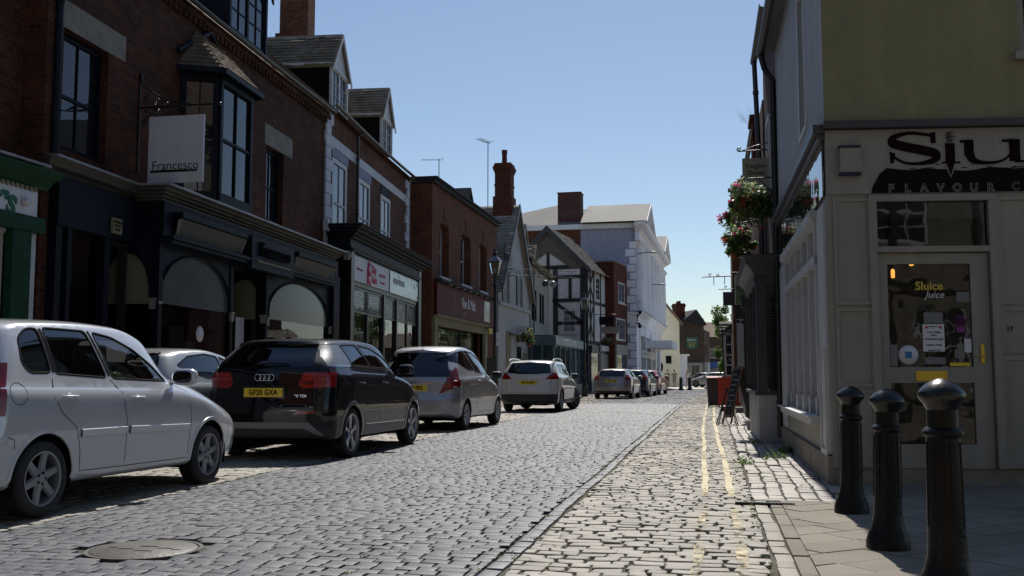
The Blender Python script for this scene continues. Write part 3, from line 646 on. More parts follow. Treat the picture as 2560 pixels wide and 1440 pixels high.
# oriel
o = empty('oriel_window', parent=e)
x0, x1, pj, zb, zt = 3.9, 5.95, .6, 4.35, 6.75
def panel(b, a, c, z0, z1, t=.05):
    a, c = Vector((*a, 0)), Vector((*c, 0)); d = (c - a).normalized(); n = Vector((d.y, -d.x, 0)) * t
    b.add([(*(a).xy, z0), (*(c).xy, z0), (*(c + n).xy, z0), (*(a + n).xy, z0), (*(a).xy, z1), (*(c).xy, z1), (*(c + n).xy, z1), (*(a + n).xy, z1)], [(0, 3, 2, 1), (4, 5, 6, 7), (0, 1, 5, 4), (1, 2, 6, 5), (2, 3, 7, 6), (3, 0, 4, 7)])
corners = [(x0, 0), (x0 + .3, -pj), (x1 - .3, -pj), (x1, 0)]
b = MB()
for a, c in zip(corners[:-1], corners[1:]):
    panel(b, a, c, zb - .1, zb + .12, .07); panel(b, a, c, zt - .22, zt, .07)
    A, C_ = Vector(a), Vector(c); d = (C_ - A); l = d.length; d.normalize(); n = 1
    for i in range(n + 1):
        p = A + d * (l - .1) * (i / n); q = p + d * .1; panel(b, tuple(p), tuple(q), zb + .12, zt - .22, .055)
    for i in range(n):
        p = A + d * ((l - .1) * i / n + .1); q = A + d * ((l - .1) * (i + 1) / n); panel(b, tuple(p), tuple(q), zb + 1.12, zb + 1.17, .04)
        if n == 2 or True:
            m = (p + q) / 2; panel(b, tuple(m - d * .012), tuple(m + d * .012), zb + .12, zt - .22, .035)
b.add([(*c, zb - .1) for c in corners], [(0, 1, 2, 3)])
b.build('oriel_frame', M['navy'], o)
b = MB()
for a, c in zip(corners[:-1], corners[1:]): b.quad((*a, zb), (*c, zb), (*c, zt), (*a, zt))
b.build('pane', M['glass'], o)
b = MB(); b.quad((x0 + .12, -.12, zb + 1.0), (x0 + .28, -pj + .08, zb + 1.0), (x0 + .28, -pj + .08, zt - .25), (x0 + .12, -.12, zt - .25)); b.build('blind', M['cream'], o)
ov = .16; ec = [(x0 - ov, 0), (x0 + .3 - ov, -pj - ov), (x1 - .3 + ov, -pj - ov), (x1 + ov, 0)]; rz_ = 7.62
b = MB()
for i, (a, c) in enumerate(zip(ec[:-1], ec[1:])):
    mA = Vector(((x0 + x1) / 2 - (.55 if i < 2 else -.55) * 1, -.02, rz_)) ; mC = Vector(((x0 + x1) / 2 - (.55 if i < 1 else -.55), -.02, rz_))
    A, C_ = Vector((*a, zt)), Vector((*c, zt))
    for k in range(9):
        t0, t1 = k / 9, min(1, (k + 1.15) / 9)
        p0, p1, p2, p3 = A.lerp(mA, t0), C_.lerp(mC, t0), C_.lerp(mC, t1), A.lerp(mA, t1)
        nn = (p1 - p0).cross(p3 - p0); nn.normalize(); nn = nn if nn.z > 0 else -nn
        cnt = max(1, int((p1 - p0).length / .17))
        for j in range(cnt):
            u0, u1 = j / cnt + .008, (j + 1) / cnt - .008; l = .024 + .008 * random.random()
            q = [p0.lerp(p1, u0) + nn * l, p0.lerp(p1, u1) + nn * l, p3.lerp(p2, u1) + nn * .003, p3.lerp(p2, u0) + nn * .003, p0.lerp(p1, u0), p0.lerp(p1, u1)]
            b.add(q, [(0, 1, 2, 3), (4, 5, 1, 0), (4, 0, 3), (1, 5, 2)])
    b.quad(tuple(A), tuple(C_), tuple(mC), tuple(mA))
b.build('roof_tiles', M['tile'], o)
b = MB(); b.add([(*c, zt - .005) for c in ec], [(0, 1, 2, 3)])
for a, c in zip(ec[:-1], ec[1:]): panel(b, a, c, zt - .09, zt + .01, .05)
for s in (0, 1):
    p = [(x0 - .22 if s == 0 else x1 + .22, -.03, 7.0), ((x0 + x1) / 2, -.03, 7.78)]
    b.tube([p[0], p[1]], .06, 6)
b.build('fascia_board', M['navy2'], o)
# lower shopfront: recessed near part, main part stands forward
f = empty('shopfront', parent=e)
b = MB()
b.box(0, .14, -.2, 0, 0, 3.25); b.box(.28, .38, -.2, 0, 0, 3.25); b.box(1.25, 1.4, -.2, 0, 0, 3.25); b.box(.0, 2.2, -.22, 0, 3.25, 3.95)
b.box(0.38, 1.25, -.12, -.05, 0, .9); b.box(2.27, 2.4, -.56, -.42, 0, 3.4)
b.build('doorway_frame', M['navy'], f)
MB().quad((.38, -.07, .9), (1.25, -.07, .9), (1.25, -.07, 3.2), (.38, -.07, 3.2)).build('door_pane', M['shopd'], f)
MB().box(1.4, 2.2, .95, 1.0, 0, 3.2).build('door', M['navy2'], f)
PJ = .5
bays = [(2.3, 4.95, 2.2, 3.2), (4.95, 6.25, 2.25, 3.12), (6.25, 8.05, 2.25, 3.12), (8.05, 10.65, 2.2, 3.1)]
yy = -PJ
for i, (a, c, zs, zt_) in enumerate([(2.35, 5.15, 2.3, 3.2), (6.9, 10.85, 2.3, 3.2)]):
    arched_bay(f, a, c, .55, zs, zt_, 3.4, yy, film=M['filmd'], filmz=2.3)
# camera-facing end bay of the main shopfront
for sx in (2.3, 6.85):
    g = empty('end_bay', (sx, 0, 0), -R(90), parent=f); arched_bay(g, -.5 if sx < 3 else -.42, .46, .55, 2.35, 3.14, 3.4, 0, film=M['film'], filmz=2.28)
    MB().box(-.5, .5, -.02, .06, 0, .55).build('stall_riser', M['navy'], g)
b = MB(); b.box(2.36, 5.15, -PJ + .001, -.0, 0, .55); b.box(6.9, 10.9, -PJ + .001, -.0, 0, .55); b.box(5.1, 5.22, -PJ - .02, -.3, 0, 3.4); b.box(6.82, 6.94, -PJ - .02, -.3, 0, 3.4); b.box(10.9, 11.35, -PJ - .1, 0, 0, 3.6); b.build('stall_riser', M['navy'], f)
b = MB(); b.box(2.3, 11.2, -PJ - .1, -.0, 3.4, 3.98); b.build('frieze_board', M['navy'], f)
for a, c in ((2.65, 5.3), (8.05, 10.6)):
    b = MB(); ya = -PJ - .1
    b.quad((a + .12, ya - .02, 3.44), (c - .12, ya - .02, 3.44), (c, ya - .12, 3.74), (a, ya - .12, 3.74)); b.quad((a, ya - .12, 3.74), (c, ya - .12, 3.74), (c, ya, 3.74), (a, ya, 3.74)); b.build('sign_panel', M['boxsign'], f)
    b = MB(); b.box(a, c, ya - .16, ya, 3.755, 3.85); b.box(a - .25, c + .25, ya - .13, ya, 3.36, 3.42); b.box(a - .25, c + .25, ya - .09, ya, 3.3, 3.355); b.build('moulding', M['navy2'], f)
    b = MB(); b.tube([(a, ya - .1, 3.72), (a + .06, ya - .02, 3.45)], .03, 6); b.tube([(c, ya - .1, 3.72), (c - .06, ya - .02, 3.45)], .03, 6); b.build('scroll_bracket', M['greyw'], f)
b = MB(); b.box(5.55, 7.8, -PJ - .24, -PJ - .1, 3.22, 3.86); b.build('fascia_sign', M['navy2'], f)
text('lettering', 'Francesco', M['blackm'], f, (6.68, -PJ - .27, 3.62), .38, ext=.03, off=.004, xs=1.0)
b = MB(); b.box(5.8, 7.55, -PJ - .262, -PJ - .24, 3.36, 3.395); b.build('underline', mat('tarnished_brass', (.2, .13, .06), .5, var=.4), f)
pr = [(PJ + .02, 3.985), (PJ + .06, 3.99), (PJ + .06, 4.02), (PJ + .04, 4.025), (PJ + .09, 4.045), (PJ + .11, 4.07), (PJ + .07, 4.075), (PJ + .15, 4.1), (PJ + .16, 4.12), (PJ + .11, 4.125), (PJ + .2, 4.15), (PJ + .22, 4.17), (PJ + .22, 4.195), (PJ + .27, 4.2)]
cornice(f, 2.35, 11.1, PJ, pr, M['ledge'])
b = MB()
for i in range(16):
    xa = 2.05 + i * .583; b.box(xa + .004, xa + .579, -PJ - .31, 0, 4.203, 4.235 + .006 * (i % 2))
b.box(-.15, 2.05, -.28, 0, 4.203, 4.235); b.build('cornice_lead', M['lead'], f)
cornice(f, 0, 2.1, 0, [(.02, 3.96), (.05, 4.0), (.08, 4.06), (.14, 4.1), (.17, 4.15), (.24, 4.2)], M['ledge'], 'cornice')
b = MB(); b.box(11.3, 11.42, -PJ - .33, -PJ - .2, 4.05, 4.27); b.ball((11.4, -PJ - .3, 4.16), .09, n=8, m=6); b.build('corbel_head', M['greyw'], f)
for i, (px, pz, w, h, c) in enumerate([(2.9, 1.6, .5, .35, M['wsign']), (3.6, 1.75, .35, .8, M['filmb']), (4.55, 1.35, .34, 1.1, M['wsign']), (4.5, .9, .13, 1.4, mat('magenta_poster', (.3, .01, .2), .5)), (6.3, 1.0, .4, 1.3, M['wsign']), (4.0, 1.0, .22, .3, M['wsign'])]):
    MB().box(px, px + w, -PJ + .05 if i != 4 else -PJ + .4, -PJ + .06 if i != 4 else -PJ + .41, pz, pz + h).build('poster', c, f)
b = MB(); b.lathe([(.0001, 0), (.14, 0), (.14, .01), (.0001, .01)], 20, (3.95, -PJ + .02, 1.85), axis=1); b.build('round_notice', M['wsign'], f)
for px, pz, w, h, c in ((4.35, 1.45, .3, .42, 'wsign'), (4.35, 1.95, .3, .42, 'wsign'), (2.6, 2.0, .4, .25, 'filmb'), (3.2, 1.5, .6, .2, 'wsign'), (9.0, 1.1, .5, .8, 'int'), (10.0, 1.2, .6, 1.0, 'int'), (7.3, 1.0, .5, 1.1, 'film_o')): MB().box(px, px + w, -PJ + .045, -PJ + .055, pz, pz + h).build('poster', M[c], f)
b = MB(); b.box(1.36, 1.62, -.26, -.22, 3.32, 3.56); b.build('notice_plate', M['cream'], f)
for i, s_ in enumerate(('SHOWING', 'SOCIETY', 'ROAD')): text('lettering', s_, M['txt'], f, (1.49, -.264, 3.5 - i * .06), .05)
b = MB(); b.box(.06, .2, -.11, -.005, 3.3, 3.5); b.build('meter_box', M['navy'], f)
b = MB(); b.box(11.55, 11.75, -.18, -.05, 4.85, 5.15); b.build('alarm_box', M['white'], e)
b = MB(); b.prism([(0.55, 6.98), (.63, 6.96), (.66, 7.06), (.6, 7.1)], -.03, -.002, 1); b.build('house_alarm', M['gold'], e)

# hanging sign on its wrought iron bracket
s = empty('hanging_sign', (-9.2, 14.9, 4.3), 0, 'white square shop sign hanging from a black wrought iron bracket on the brick wall', 'sign')
b = MB(); b.box(0, 1.0, -.02, .02, 0, 1.13); b.build('panel', M['wsign'], s)
text('lettering', 'Francesco', M['txt'], s, (.5, -.024, .285), .215, ext=.001, xs=.98, off=-.001)
b = MB(); b.box(.05, .9, -.0245, -.0205, .175, .215); b.build('underline', M['txt'], s)
text('lettering', 'GROUP', M['txtg'], s, (.82, -.0262, .195), .034, ext=.001, sp=1.3)
b = MB(); b.tube([(-.2, 0, .2), (-.2, 0, 1.75)], .022, 8); b.tube([(-.32, 0, 1.3), (1.25, 0, 1.3)], .018, 8); b.ball((1.27, 0, 1.3), .03, n=8, m=6)
b.tube(cr([(-.2, 0, 1.72), (.05, 0, 1.55), (.35, 0, 1.4), (.75, 0, 1.33)], 5), .013, 6)
b.ball((-.2, 0, 1.8), .06, .03, .11, n=8, m=8)
def scroll(b, cx, cz, r, turns=1.6, d=1, a0=0, rad=.009, y=0):
    pts = [(cx + r * (1 - .75 * t) * math.cos(a0 + d * t * turns * 2 * math.pi), y, cz + r * (1 - .75 * t) * math.sin(a0 + d * t * turns * 2 * math.pi)) for t in [k / 26 for k in range(27)]]
    b.tube(pts, rad, 5)
for (cx, cz, r, d) in ((-.08, 1.42, .09, 1), (.12, 1.4, .075, -1), (.3, 1.36, .05, 1), (-.06, 1.2, .08, -1), (.12, 1.22, .06, 1), (-.3, 1.3, .08, 1), (-.1, 1.05, .06, 1)): scroll(b, cx, cz, r, d=d)
b.tube(cr([(-.2, 0, .85), (-.05, 0, 1.1), (.2, 0, 1.22), (.5, 0, 1.28)], 4), .01, 6)
b.build('bracket', M['iron'], s)
b = MB()
for x in (.08, .92):
    for k in range(4): b.lathe([(.018, -.004), (.024, 0), (.018, .004), (.018, -.004)], 8, (x, 0, 1.15 + k * .04), axis=1 if k % 2 else 0)
b.build('hanging_chain', M['iron'], s)

# second brick building with quoins, dormers and the wool shop
e, L = facade('brick_building', 'brown brick building with white quoins, white band and two white gabled dormers', (-9.87, 24.4), (-10.72, 34.7))
ws = [(.42, 1.82, 4.9, 6.97), (3.07, 4.35, 4.95, 6.93), (5.7, 6.97, 4.95, 6.92)]
wall(e, L, 4.2, 8.25, ws, M['brickB'], D=7, rev=.08)
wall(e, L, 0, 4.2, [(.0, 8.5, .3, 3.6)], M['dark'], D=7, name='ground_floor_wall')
for h in ws: sash(e, *h, -.01, M['white'], nx=2, ft=.13, split=.42, sill=(.1, M['white']))
b = MB(); b.box(-.3, L - .9, -.03, 0, 7.24, 7.5); b.build('string_course', M['quoin'], e)
for i, (h, c) in enumerate(zip(ws, ('paintblue', 'paintblue', 'slate'))): b = MB(); b.box(h[0] - .05, h[1] + .1, -.022, -.002, h[3] + .02, 7.23); b.build('lintel', M[c], e)
b = MB()
for i in range(12):
    w = .62 if i % 2 else .42; z = 4.3 + i * .315; b.box(-.25, -.25 + w, -.05, 0, z + .008, z + .305); b.box(L - 1.0 - (w - .42) , L - .58, -.05, 0, z + .008, z + .305)
b.build('quoin', M['quoin'], e)
roof2(e, L - .3, 7, 8.3, 11.8, M['tile'], yr=4, over=.18, course=.16)
gutter(e, -.1, L - .5, -.22, 8.28, sag=.06)
downpipe(e, [(2.6, -.22, 8.22), (2.6, -.1, 8.0), (2.6, -.1, 5.0)])
dormer(e, 1.98, 1.55, .3, 8.55, 9.78, 10.8, M['white'], M['blackm'], M['tile_g'], nx=4)
dormer(e, 7.6, 1.45, .3, 8.7, 9.85, 10.88, M['white'], M['blackm'], M['tile_g'], nx=4)
chimney(e, 3.05, 3.7, 1.62, 2.5, 9.0, 14.6, M['brickB'], pots=0)
b = MB(); b.prism([(1.58, 9.3), (1.58, 11.2), (1.68, 11.35), (2.6, 11.35), (2.6, 9.3)], 2.95, 3.8); b.build('chimney_base', M['brickB'], e)
# shopfront of the wool shop
f = empty('shopfront', (.05, 0, 0), R(-.35), parent=e)
PJ = .62
pr = [(PJ + .02, 4.42), (PJ + .08, 4.44), (PJ + .08, 4.47), (PJ + .04, 4.475), (PJ + .04, 4.68), (PJ + .12, 4.7), (PJ + .14, 4.74), (PJ + .09, 4.745), (PJ + .2, 4.79), (PJ + .22, 4.82), (PJ + .17, 4.825), (PJ + .3, 4.86), (PJ + .32, 4.9), (PJ + .28, 4.905), (PJ + .42, 4.94), (PJ + .44, 4.98)]
cornice(f, .0, 8.5, PJ, pr, M['navy2'])
b = MB(); b.box(-.45, 8.95, -PJ - .46, 0, 5.0, 5.03); b.build('cornice_lead', M['slate'], f)
b = MB(); [b.box(.1 + i * .16, .19 + i * .16, -PJ - .09, -PJ - .02, 4.36, 4.42) for i in range(52)]; b.build('dentil_moulding', M['ledge'], f)
b = MB(); b.box(0, 8.5, -PJ, 0, 3.5, 4.42); b.box(0, .28, -PJ - .06, 0, 0, 4.4); b.box(8.2, 8.6, -PJ - .06, 0, 0, 5.0); b.box(.28, 8.2, -PJ + .02, 0, 0, .5)
b.box(3.6, 3.75, -PJ - .02, -.1, 0, 3.5); b.box(5.2, 5.32, -PJ - .02, -.1, 0, 3.5); b.build('shopfront_frame', M['black'], f)
b = MB(); b.box(.3, 4.0, -PJ - .06, -PJ - .01, 3.62, 4.28); b.build('fascia_sign', M['wsign'], f)
b = MB(); b.box(4.15, 8.0, -PJ - .06, -PJ - .01, 3.62, 4.28); b.build('fascia_sign', glass('glossy_grey_sign', (.25, .28, .25), wav=.3), f)
text('lettering', 'Kitty', M['redp'], f, (2.25, -PJ - .068, 4.08), .34, off=.008, xs=.8); text('lettering', 'Knots', M['redp'], f, (2.3, -PJ - .068, 3.8), .3, off=.008, xs=.8)
b = MB(); 
for z0 in (3.68, 3.95): b.tube([(1.55, -PJ - .066, z0 - .04), (1.62, -PJ - .066, z0 + .3)], .035, 5); b.tube([(1.6, -PJ - .066, z0 + .1), (1.85, -PJ - .066, z0 + .27)], .03, 5); b.tube([(1.6, -PJ - .066, z0 + .12), (1.85, -PJ - .066, z0 - .05)], .03, 5)
b.build('wool_emblem', M['redp'], f)
text('lettering', 'Craft Materials', M['redp'], f, (.78, -PJ - .068, 3.95), .1); text('lettering', '01952 254384', M['redp'], f, (3.2, -PJ - .068, 4.0), .12); text('lettering', 'Haberdashery', M['redp'], f, (3.2, -PJ - .068, 3.8), .1)
text('lettering', 'WOOL WORLD', M['filmb'], f, (5.3, -PJ - .068, 4.0), .26, xs=.8)
for a, c in ((.3, 1.95), (2.0, 3.6), (3.8, 5.2), (5.35, 6.8), (6.85, 8.2)):
    w = sash(f, a, c, .5, 3.48, -PJ + .02, M['black'], nx=1, nz=(1, 1), ft=.05, split=.78, gm=M['shopg'], name='shop_window')
    b = MB(); n = int((c - a) / .08)
    for i in range(1, n): b.box(a + i * .08 - .004, a + i * .08 + .004, -PJ + .03, -PJ + .036, 2.86, 3.44)
    for k in range(7): b.box(a + .05, c - .05, -PJ + .029, -PJ + .035, 2.9 + k * .08, 2.908 + k * .08)
    b.build('leaded_light', M['lead'], w)
    MB().quad((a, -PJ + .06, 2.86), (c, -PJ + .06, 2.86), (c, -PJ + .06, 3.45), (a, -PJ + .06, 3.45)).build('blind', M['filmb'], w)
for i, (x, z, w, h, m_) in enumerate([(2.3, 1.7, .35, .5, 'wood'), (2.2, 1.1, .7, .3, 'cream'), (.6, 1.0, .9, .5, 'int'), (5.7, 1.0, .6, 1.2, 'int'), (3.9, .9, .9, .7, 'leafd'), (6.9, 1.4, .5, .6, 'cream'), (2.9, 2.2, .4, .3, 'gold')]):
    b = MB(); b.box(x, x + w, -.3, -.25, z, z + h); b.box(x + .05, x + w - .05, -.34, -.3, z + .04, z + h - .05); b.build('display', M[m_], f)
MB().box(.2, 8.2, .3, .32, .3, 3.5).build('shop_back_wall', M['int'], f)

# third brick building: red wine shop below three tall windows
e, L = facade('brick_building', 'flat eaved brown brick building with three tall arched windows above a maroon shop fascia', (-10.0, 34.9), (-10.0, 46.1))
ws = [(1.0, 2.4, 4.85, 6.9), (4.25, 5.95, 4.85, 6.95), (7.5, 9.0, 4.85, 6.95)]
wall(e, L, 4.6, 8.35, ws, M['brickC'], D=8, rev=.4)
for h in ws:
    sash(e, *h, .3, M['white'], nx=2, ft=.08, split=.5, sill=(.38, M['quoin'])); 
    A = arch_pts(h[0], h[1], h[3] - .22, h[3] + .02, 10); b = MB()
    for (xa, za), (xb, zb2) in zip(A[:-1], A[1:]): b.quad((xa, .0, za), (xb, .0, zb2), (xb, .0, h[3]), (xa, .0, h[3])) if za < h[3] else 0; b.quad((xa, 0, za), (xa, .3, za), (xb, .3, zb2), (xb, 0, zb2))
    b.build('brick_arch', M['brickC'], e)
    b = MB(); b.prism([((h[0] + h[1]) / 2 - .1, h[3] + .05), ((h[0] + h[1]) / 2 + .1, h[3] + .05), ((h[0] + h[1]) / 2 + .16, h[3] + .6), ((h[0] + h[1]) / 2 - .16, h[3] + .6)], -.015, 0, 1); b.build('keystone', M['brickA'], e)
wall(e, L, 0, 4.6, [(.5, 8.2, 0, 2.95)], M['brickC'], D=8, rev=.3, name='ground_floor_wall')
b = MB(); b.box(-.15, L + .1, -.22, 8, 8.35, 8.42); b.box(-.1, L + .05, -.12, 8, 8.2, 8.35); b.build('roof', M['slate'], e)
b = MB(); b.box(.25, 9.9, -.14, -.01, 3.36, 4.55); b.build('fascia_sign', M['maroon'], e)
b = MB(); b.box(7.9, 9.0, -.15, -.142, 3.5, 4.4); b.build('glossy_panel', glass('glossy_maroon', (.06, .02, .02), wav=.4, rough=.15, ior=1.3), e)
text('lettering', 'Vine & Malt', M['txtw'], e, (5.0, -.16, 4.02), .62, xs=.82, ext=.004)
text('lettering', 'Est. 1998', M['txtg'], e, (4.2, -.16, 3.6), .16, xs=.9)
b = MB(); [b.ball((2.6 + .09 * (k % 2), -.15, 4.3 - k * .11), .055, .01, .045, n=8, m=4) for k in range(8)]; b.build('vine_emblem', M['txtg'], e)
b = MB(); b.box(.2, 9.95, -.34, -.01, 4.58, 4.66); b.build('canopy_lip', M['slate'], e)
b = MB(); [b.box(1.6 + i * 1.05, 1.85 + i * 1.05, -.3, -.18, 4.54, 4.575) for i in range(7)]; b.build('sign_lamp', M['greyw'], e)
b = MB(); b.box(.02, .5, -.12, .1, 0, 3.3); b.box(8.2, 8.75, -.12, .1, 0, 3.2); b.box(.5, 8.2, -.1, .1, 2.95, 3.3); b.box(.2, 8.8, -.2, -.01, 3.28, 3.355); b.box(.5, .55, -.1, .3, 0, 2.95); b.box(2.2, 2.26, .0, .06, 0, 2.4); b.box(.5, 2.26, 0, .06, 2.34, 2.42); b.build('shopfront_frame', M['cream'], e)
MB().quad((.55, .2, .1), (8.2, .2, .1), (8.2, .2, 2.95), (.55, .2, 2.95)).build('shop_window', M['shopg'], e)
MB().box(.5, 2.2, .3, .33, .1, 2.9).build('door', M['maroon'], e)
MB().box(.4, 8.4, 2.4, 2.45, 0, 3.3).build('shop_back_wall', mat('lit_cream_interior', (.4, .35, .25), .8, var=.3), e)
b = MB(); b.box(4.2, 5.1, .3, .32, 1.55, 2.05); b.build('poster', mat('red_poster', (.5, .03, .03), .6), e)
b = MB(); [b.box(2.6 + i * .5, 2.95 + i * .5, .8, 1.0, .9, 1.9) for i in range(5)]; b.build('display', M['char'], e)
MB().box(8.75, 9.35, -.2, -.01, 3.0, 3.24).build('notice_plate', M['gold'], e)

# gable wall peeping over the roof behind it
e, L = facade('white_gabled_house', 'small white gable and stone roof peeping above the flat brick building', (-13.2, 51.2), (-13.2, 55.2), 'house')
b = MB(); b.quad((0, 0, 0), (4, 0, 0), (4, 0, 9.1), (0, 0, 9.1)); b.add([(0, 0, 9.1), (4, 0, 9.1), (2, 0, 11.35)], [(0, 1, 2)]); b.quad((0, 0, 0), (0, 6, 0), (0, 6, 9.1), (0, 0, 9.1)); b.build('wall', M['wrender'], e)
b = MB(); b.prism([(-.25, 8.9), (2, 11.55), (4.25, 8.9), (4.25, 8.75), (2, 11.35), (-.25, 8.75)], -.2, 6, 1); b.build('roof', M['slate'], e)
aerial(e, -.4, 1.0, 9, 12.7, rot=R(100))

# white gabled cottage with the tall chimney
e, L = facade('white_cottage', 'white gabled cottage with dark louvred shutters and a tall brick chimney', (-9.95, 46.25), (-9.8, 53.6), 'house')
L = 7.3
wall(e, L, 0, 5.4, [(1.35, 2.0, 4.78, 6.1)][:0] + [(1.2, 2.2, 3.0, 3.01)][:0], M['wrender'], D=8)
b = MB(); b.add([(0, 0, 5.4), (L, 0, 5.4), (L / 2, 0, 9.75)], [(0, 1, 2)]); b.build('gable', M['wrender'], e)
b = MB()
for s in (0, 1):
    xe = -.3 if s == 0 else L + .3; ze_ = 5.05; V = Vector((L / 2 - xe, 0, 9.85 - ze_)); h = V.length; V.normalize(); Nn = Vector((-V.z, 0, V.x)) if s == 0 else Vector((V.z * 1, 0, -V.x)); Nn = Nn if Nn.z > 0 else -Nn
    tiles(b, (xe, -.25, ze_ + .03), (0, 1, 0), V, Nn, 7.5, h, .2, .28, .035, .8)
    b.quad((xe, -.25, ze_), (xe, 7.3, ze_), (L / 2, 7.3, 9.85), (L / 2, -.25, 9.85))
b.build('roof', M['tile_g'], e)
b = MB()
for s in (0, 1):
    xe = -.34 if s == 0 else L + .34
    b.add([(xe, -.3, 4.8), (xe, -.3, 5.12), (L / 2, -.3, 9.95), (L / 2, -.3, 9.6), (xe, -.24, 4.8), (xe, -.24, 5.12), (L / 2, -.24, 9.95), (L / 2, -.24, 9.6)], [(0, 1, 2, 3), (4, 5, 6, 7), (0, 4, 7, 3), (1, 5, 6, 2), (0, 1, 5, 4)])
b.build('barge_board', M['char'], e)
for a in (.75, 3.9):
    w = sash(e, a + .5, a + 1.1, 4.78, 6.2, -.03, M['greyw'], nx=2, nz=(2, 2), ft=.05)
    for x in (a, a + 1.12):
        b = MB(); b.box(x, x + .46, -.05, 0, 4.74, 6.28); [b.box(x + .05, x + .41, -.065, -.045, 4.82 + k * .06, 4.85 + k * .06) for k in range(23)]; b.build('shutter', mat('slate_blue_shutter', (.03, .045, .07), .5) if 'shut' not in M else M['shut'], e)
b = MB(); b.box(0, L, -.1, 0, 4.5, 4.66); b.build('string_course', M['wrender'], e)
b = MB(); b.box(5.6, 6.5, -.04, 0, .1, 2.3); b.box(1.6, 2.6, -.04, 0, .1, 3.3); b.build('door', M['cream'], e)
b = MB(); b.box(4.1, 5.1, -.03, 0, 1.0, 2.6); b.build('dark_window', M['glass'], e)
b = MB(); b.box(2.0, 4.4, -.3, 0, 3.15, 3.2); b.build('porch_hood', M['char'], e)
chimney(e, 3.2, 4.1, .14, .96, 7.5, 12.05, M['brickR'], pots=1, ph=.75, potm=M['brickR'])
b = MB(); b.box(3.1, 4.2, .06, 1.04, 7.8, 10.3); b.build('chimney_base', M['brickR'], e)
b = MB(); b.box(3.06, 4.24, .02, 1.08, 8.9, 9.25); b.build('chimney_flashing', M['lead'], e)
aerial(e, 3.3, 1.35, 9.6, 13.2, rot=R(165), n=8)
# white cottage with small dormers behind the teal shop
e, L = facade('white_cottage', 'white painted cottage with mossy eaves and two tiny stone roofed dormers behind the teal shop', (-9.75, 53.65), (-10.15, 62.6), 'house')
wall(e, L, 0, 7.3, [(1.1, 1.7, 4.3, 5.9), (4.6, 5.2, 4.3, 5.9)], M['brickW'], D=7, rev=.1)
roof2(e, L, 7, 7.35, 9.9, M['tile_g'], yr=3.4, over=.2, course=.2, tw=.3)
for x in (1.1, 4.6):
    sash(e, x, x + .6, 4.3, 5.9, .05, M['greyw'], nx=2, nz=(2, 2), ft=.05)
    for q in (x - .62, x + .66): b = MB(); b.box(q, q + .5, -.05, -.005, 4.2, 5.95); b.build('shutter', M['blackm'], e)
gutter(e, 0, L, -.26, 7.3, M['tile'], r=.09)
b = MB(); rg = random.Random(2)
for i in range(500):
    x, y, z = rg.uniform(0, L), -.3 + rg.uniform(-.12, .25), 7.28 + rg.uniform(-.03, .14); s_ = rg.uniform(.02, .06)
    b.quad((x - s_, y, z), (x, y - s_, z + s_), (x + s_, y, z), (x, y + s_, z - s_ * .4))
b.build('moss', M['moss'], e)
dormer(e, 1.3, 1.5, .5, 7.5, 8.75, 9.6, M['greyw'], M['slate'], M['tile_g'], depth=2.0, nx=2, lights=1)
dormer(e, 5.6, 1.3, .5, 7.5, 8.3, 9.0, M['greyw'], M['slate'], M['tile_g'], depth=2.0, nx=2, lights=1)
downpipe(e, [(.9, -.08, .1), (.9, -.08, 7.1)], r=.035)
aerial(e, 6.5, 2.6, 9.0, 11.6, rot=R(200))
# teal glass shop in front
e, L = facade('teal_shop', 'low teal painted glass fronted shop standing forward of the white cottage', (-8.35, 53.2), (-8.05, 63.8), 'shop')
b = MB(); b.box(0, L, 0, 1.35, 3.26, 3.32); b.box(-.08, L, -.08, 1.35, 2.75, 3.26); b.box(0, L, 0, 1.3, 0, .6)
for x in (0, 1.7, 3.4, 5.1, 6.8, 8.5, L - .12): b.box(x, x + .12, 0, .12, .6, 2.75)
b.box(0, .1, .62, .74, .6, 2.75); b.box(0, .12, 1.2, 1.35, .6, 2.75); b.build('shopfront_frame', M['teal'], e)
b = MB(); b.quad((.03, .06, .6), (L - .05, .06, .6), (L - .05, .06, 2.75), (.03, .06, 2.75)); b.quad((.05, .1, .6), (.05, 1.25, .6), (.05, 1.25, 2.75), (.05, .1, 2.75)); b.build('shop_window', glass('teal_shop_glass', (.02, .045, .05), wav=.1), e)
b = MB(); b.box(-.05, L, -.095, -.085, 2.82, 3.2); b.build('fascia_sign', mat('pale_teal_sign', (.18, .27, .27), .4), e)
text('lettering', 'CASTLE INN', M['txtw'], e, (4.6, -.1, 3.02), .42, xs=1.7, sp=1.1)
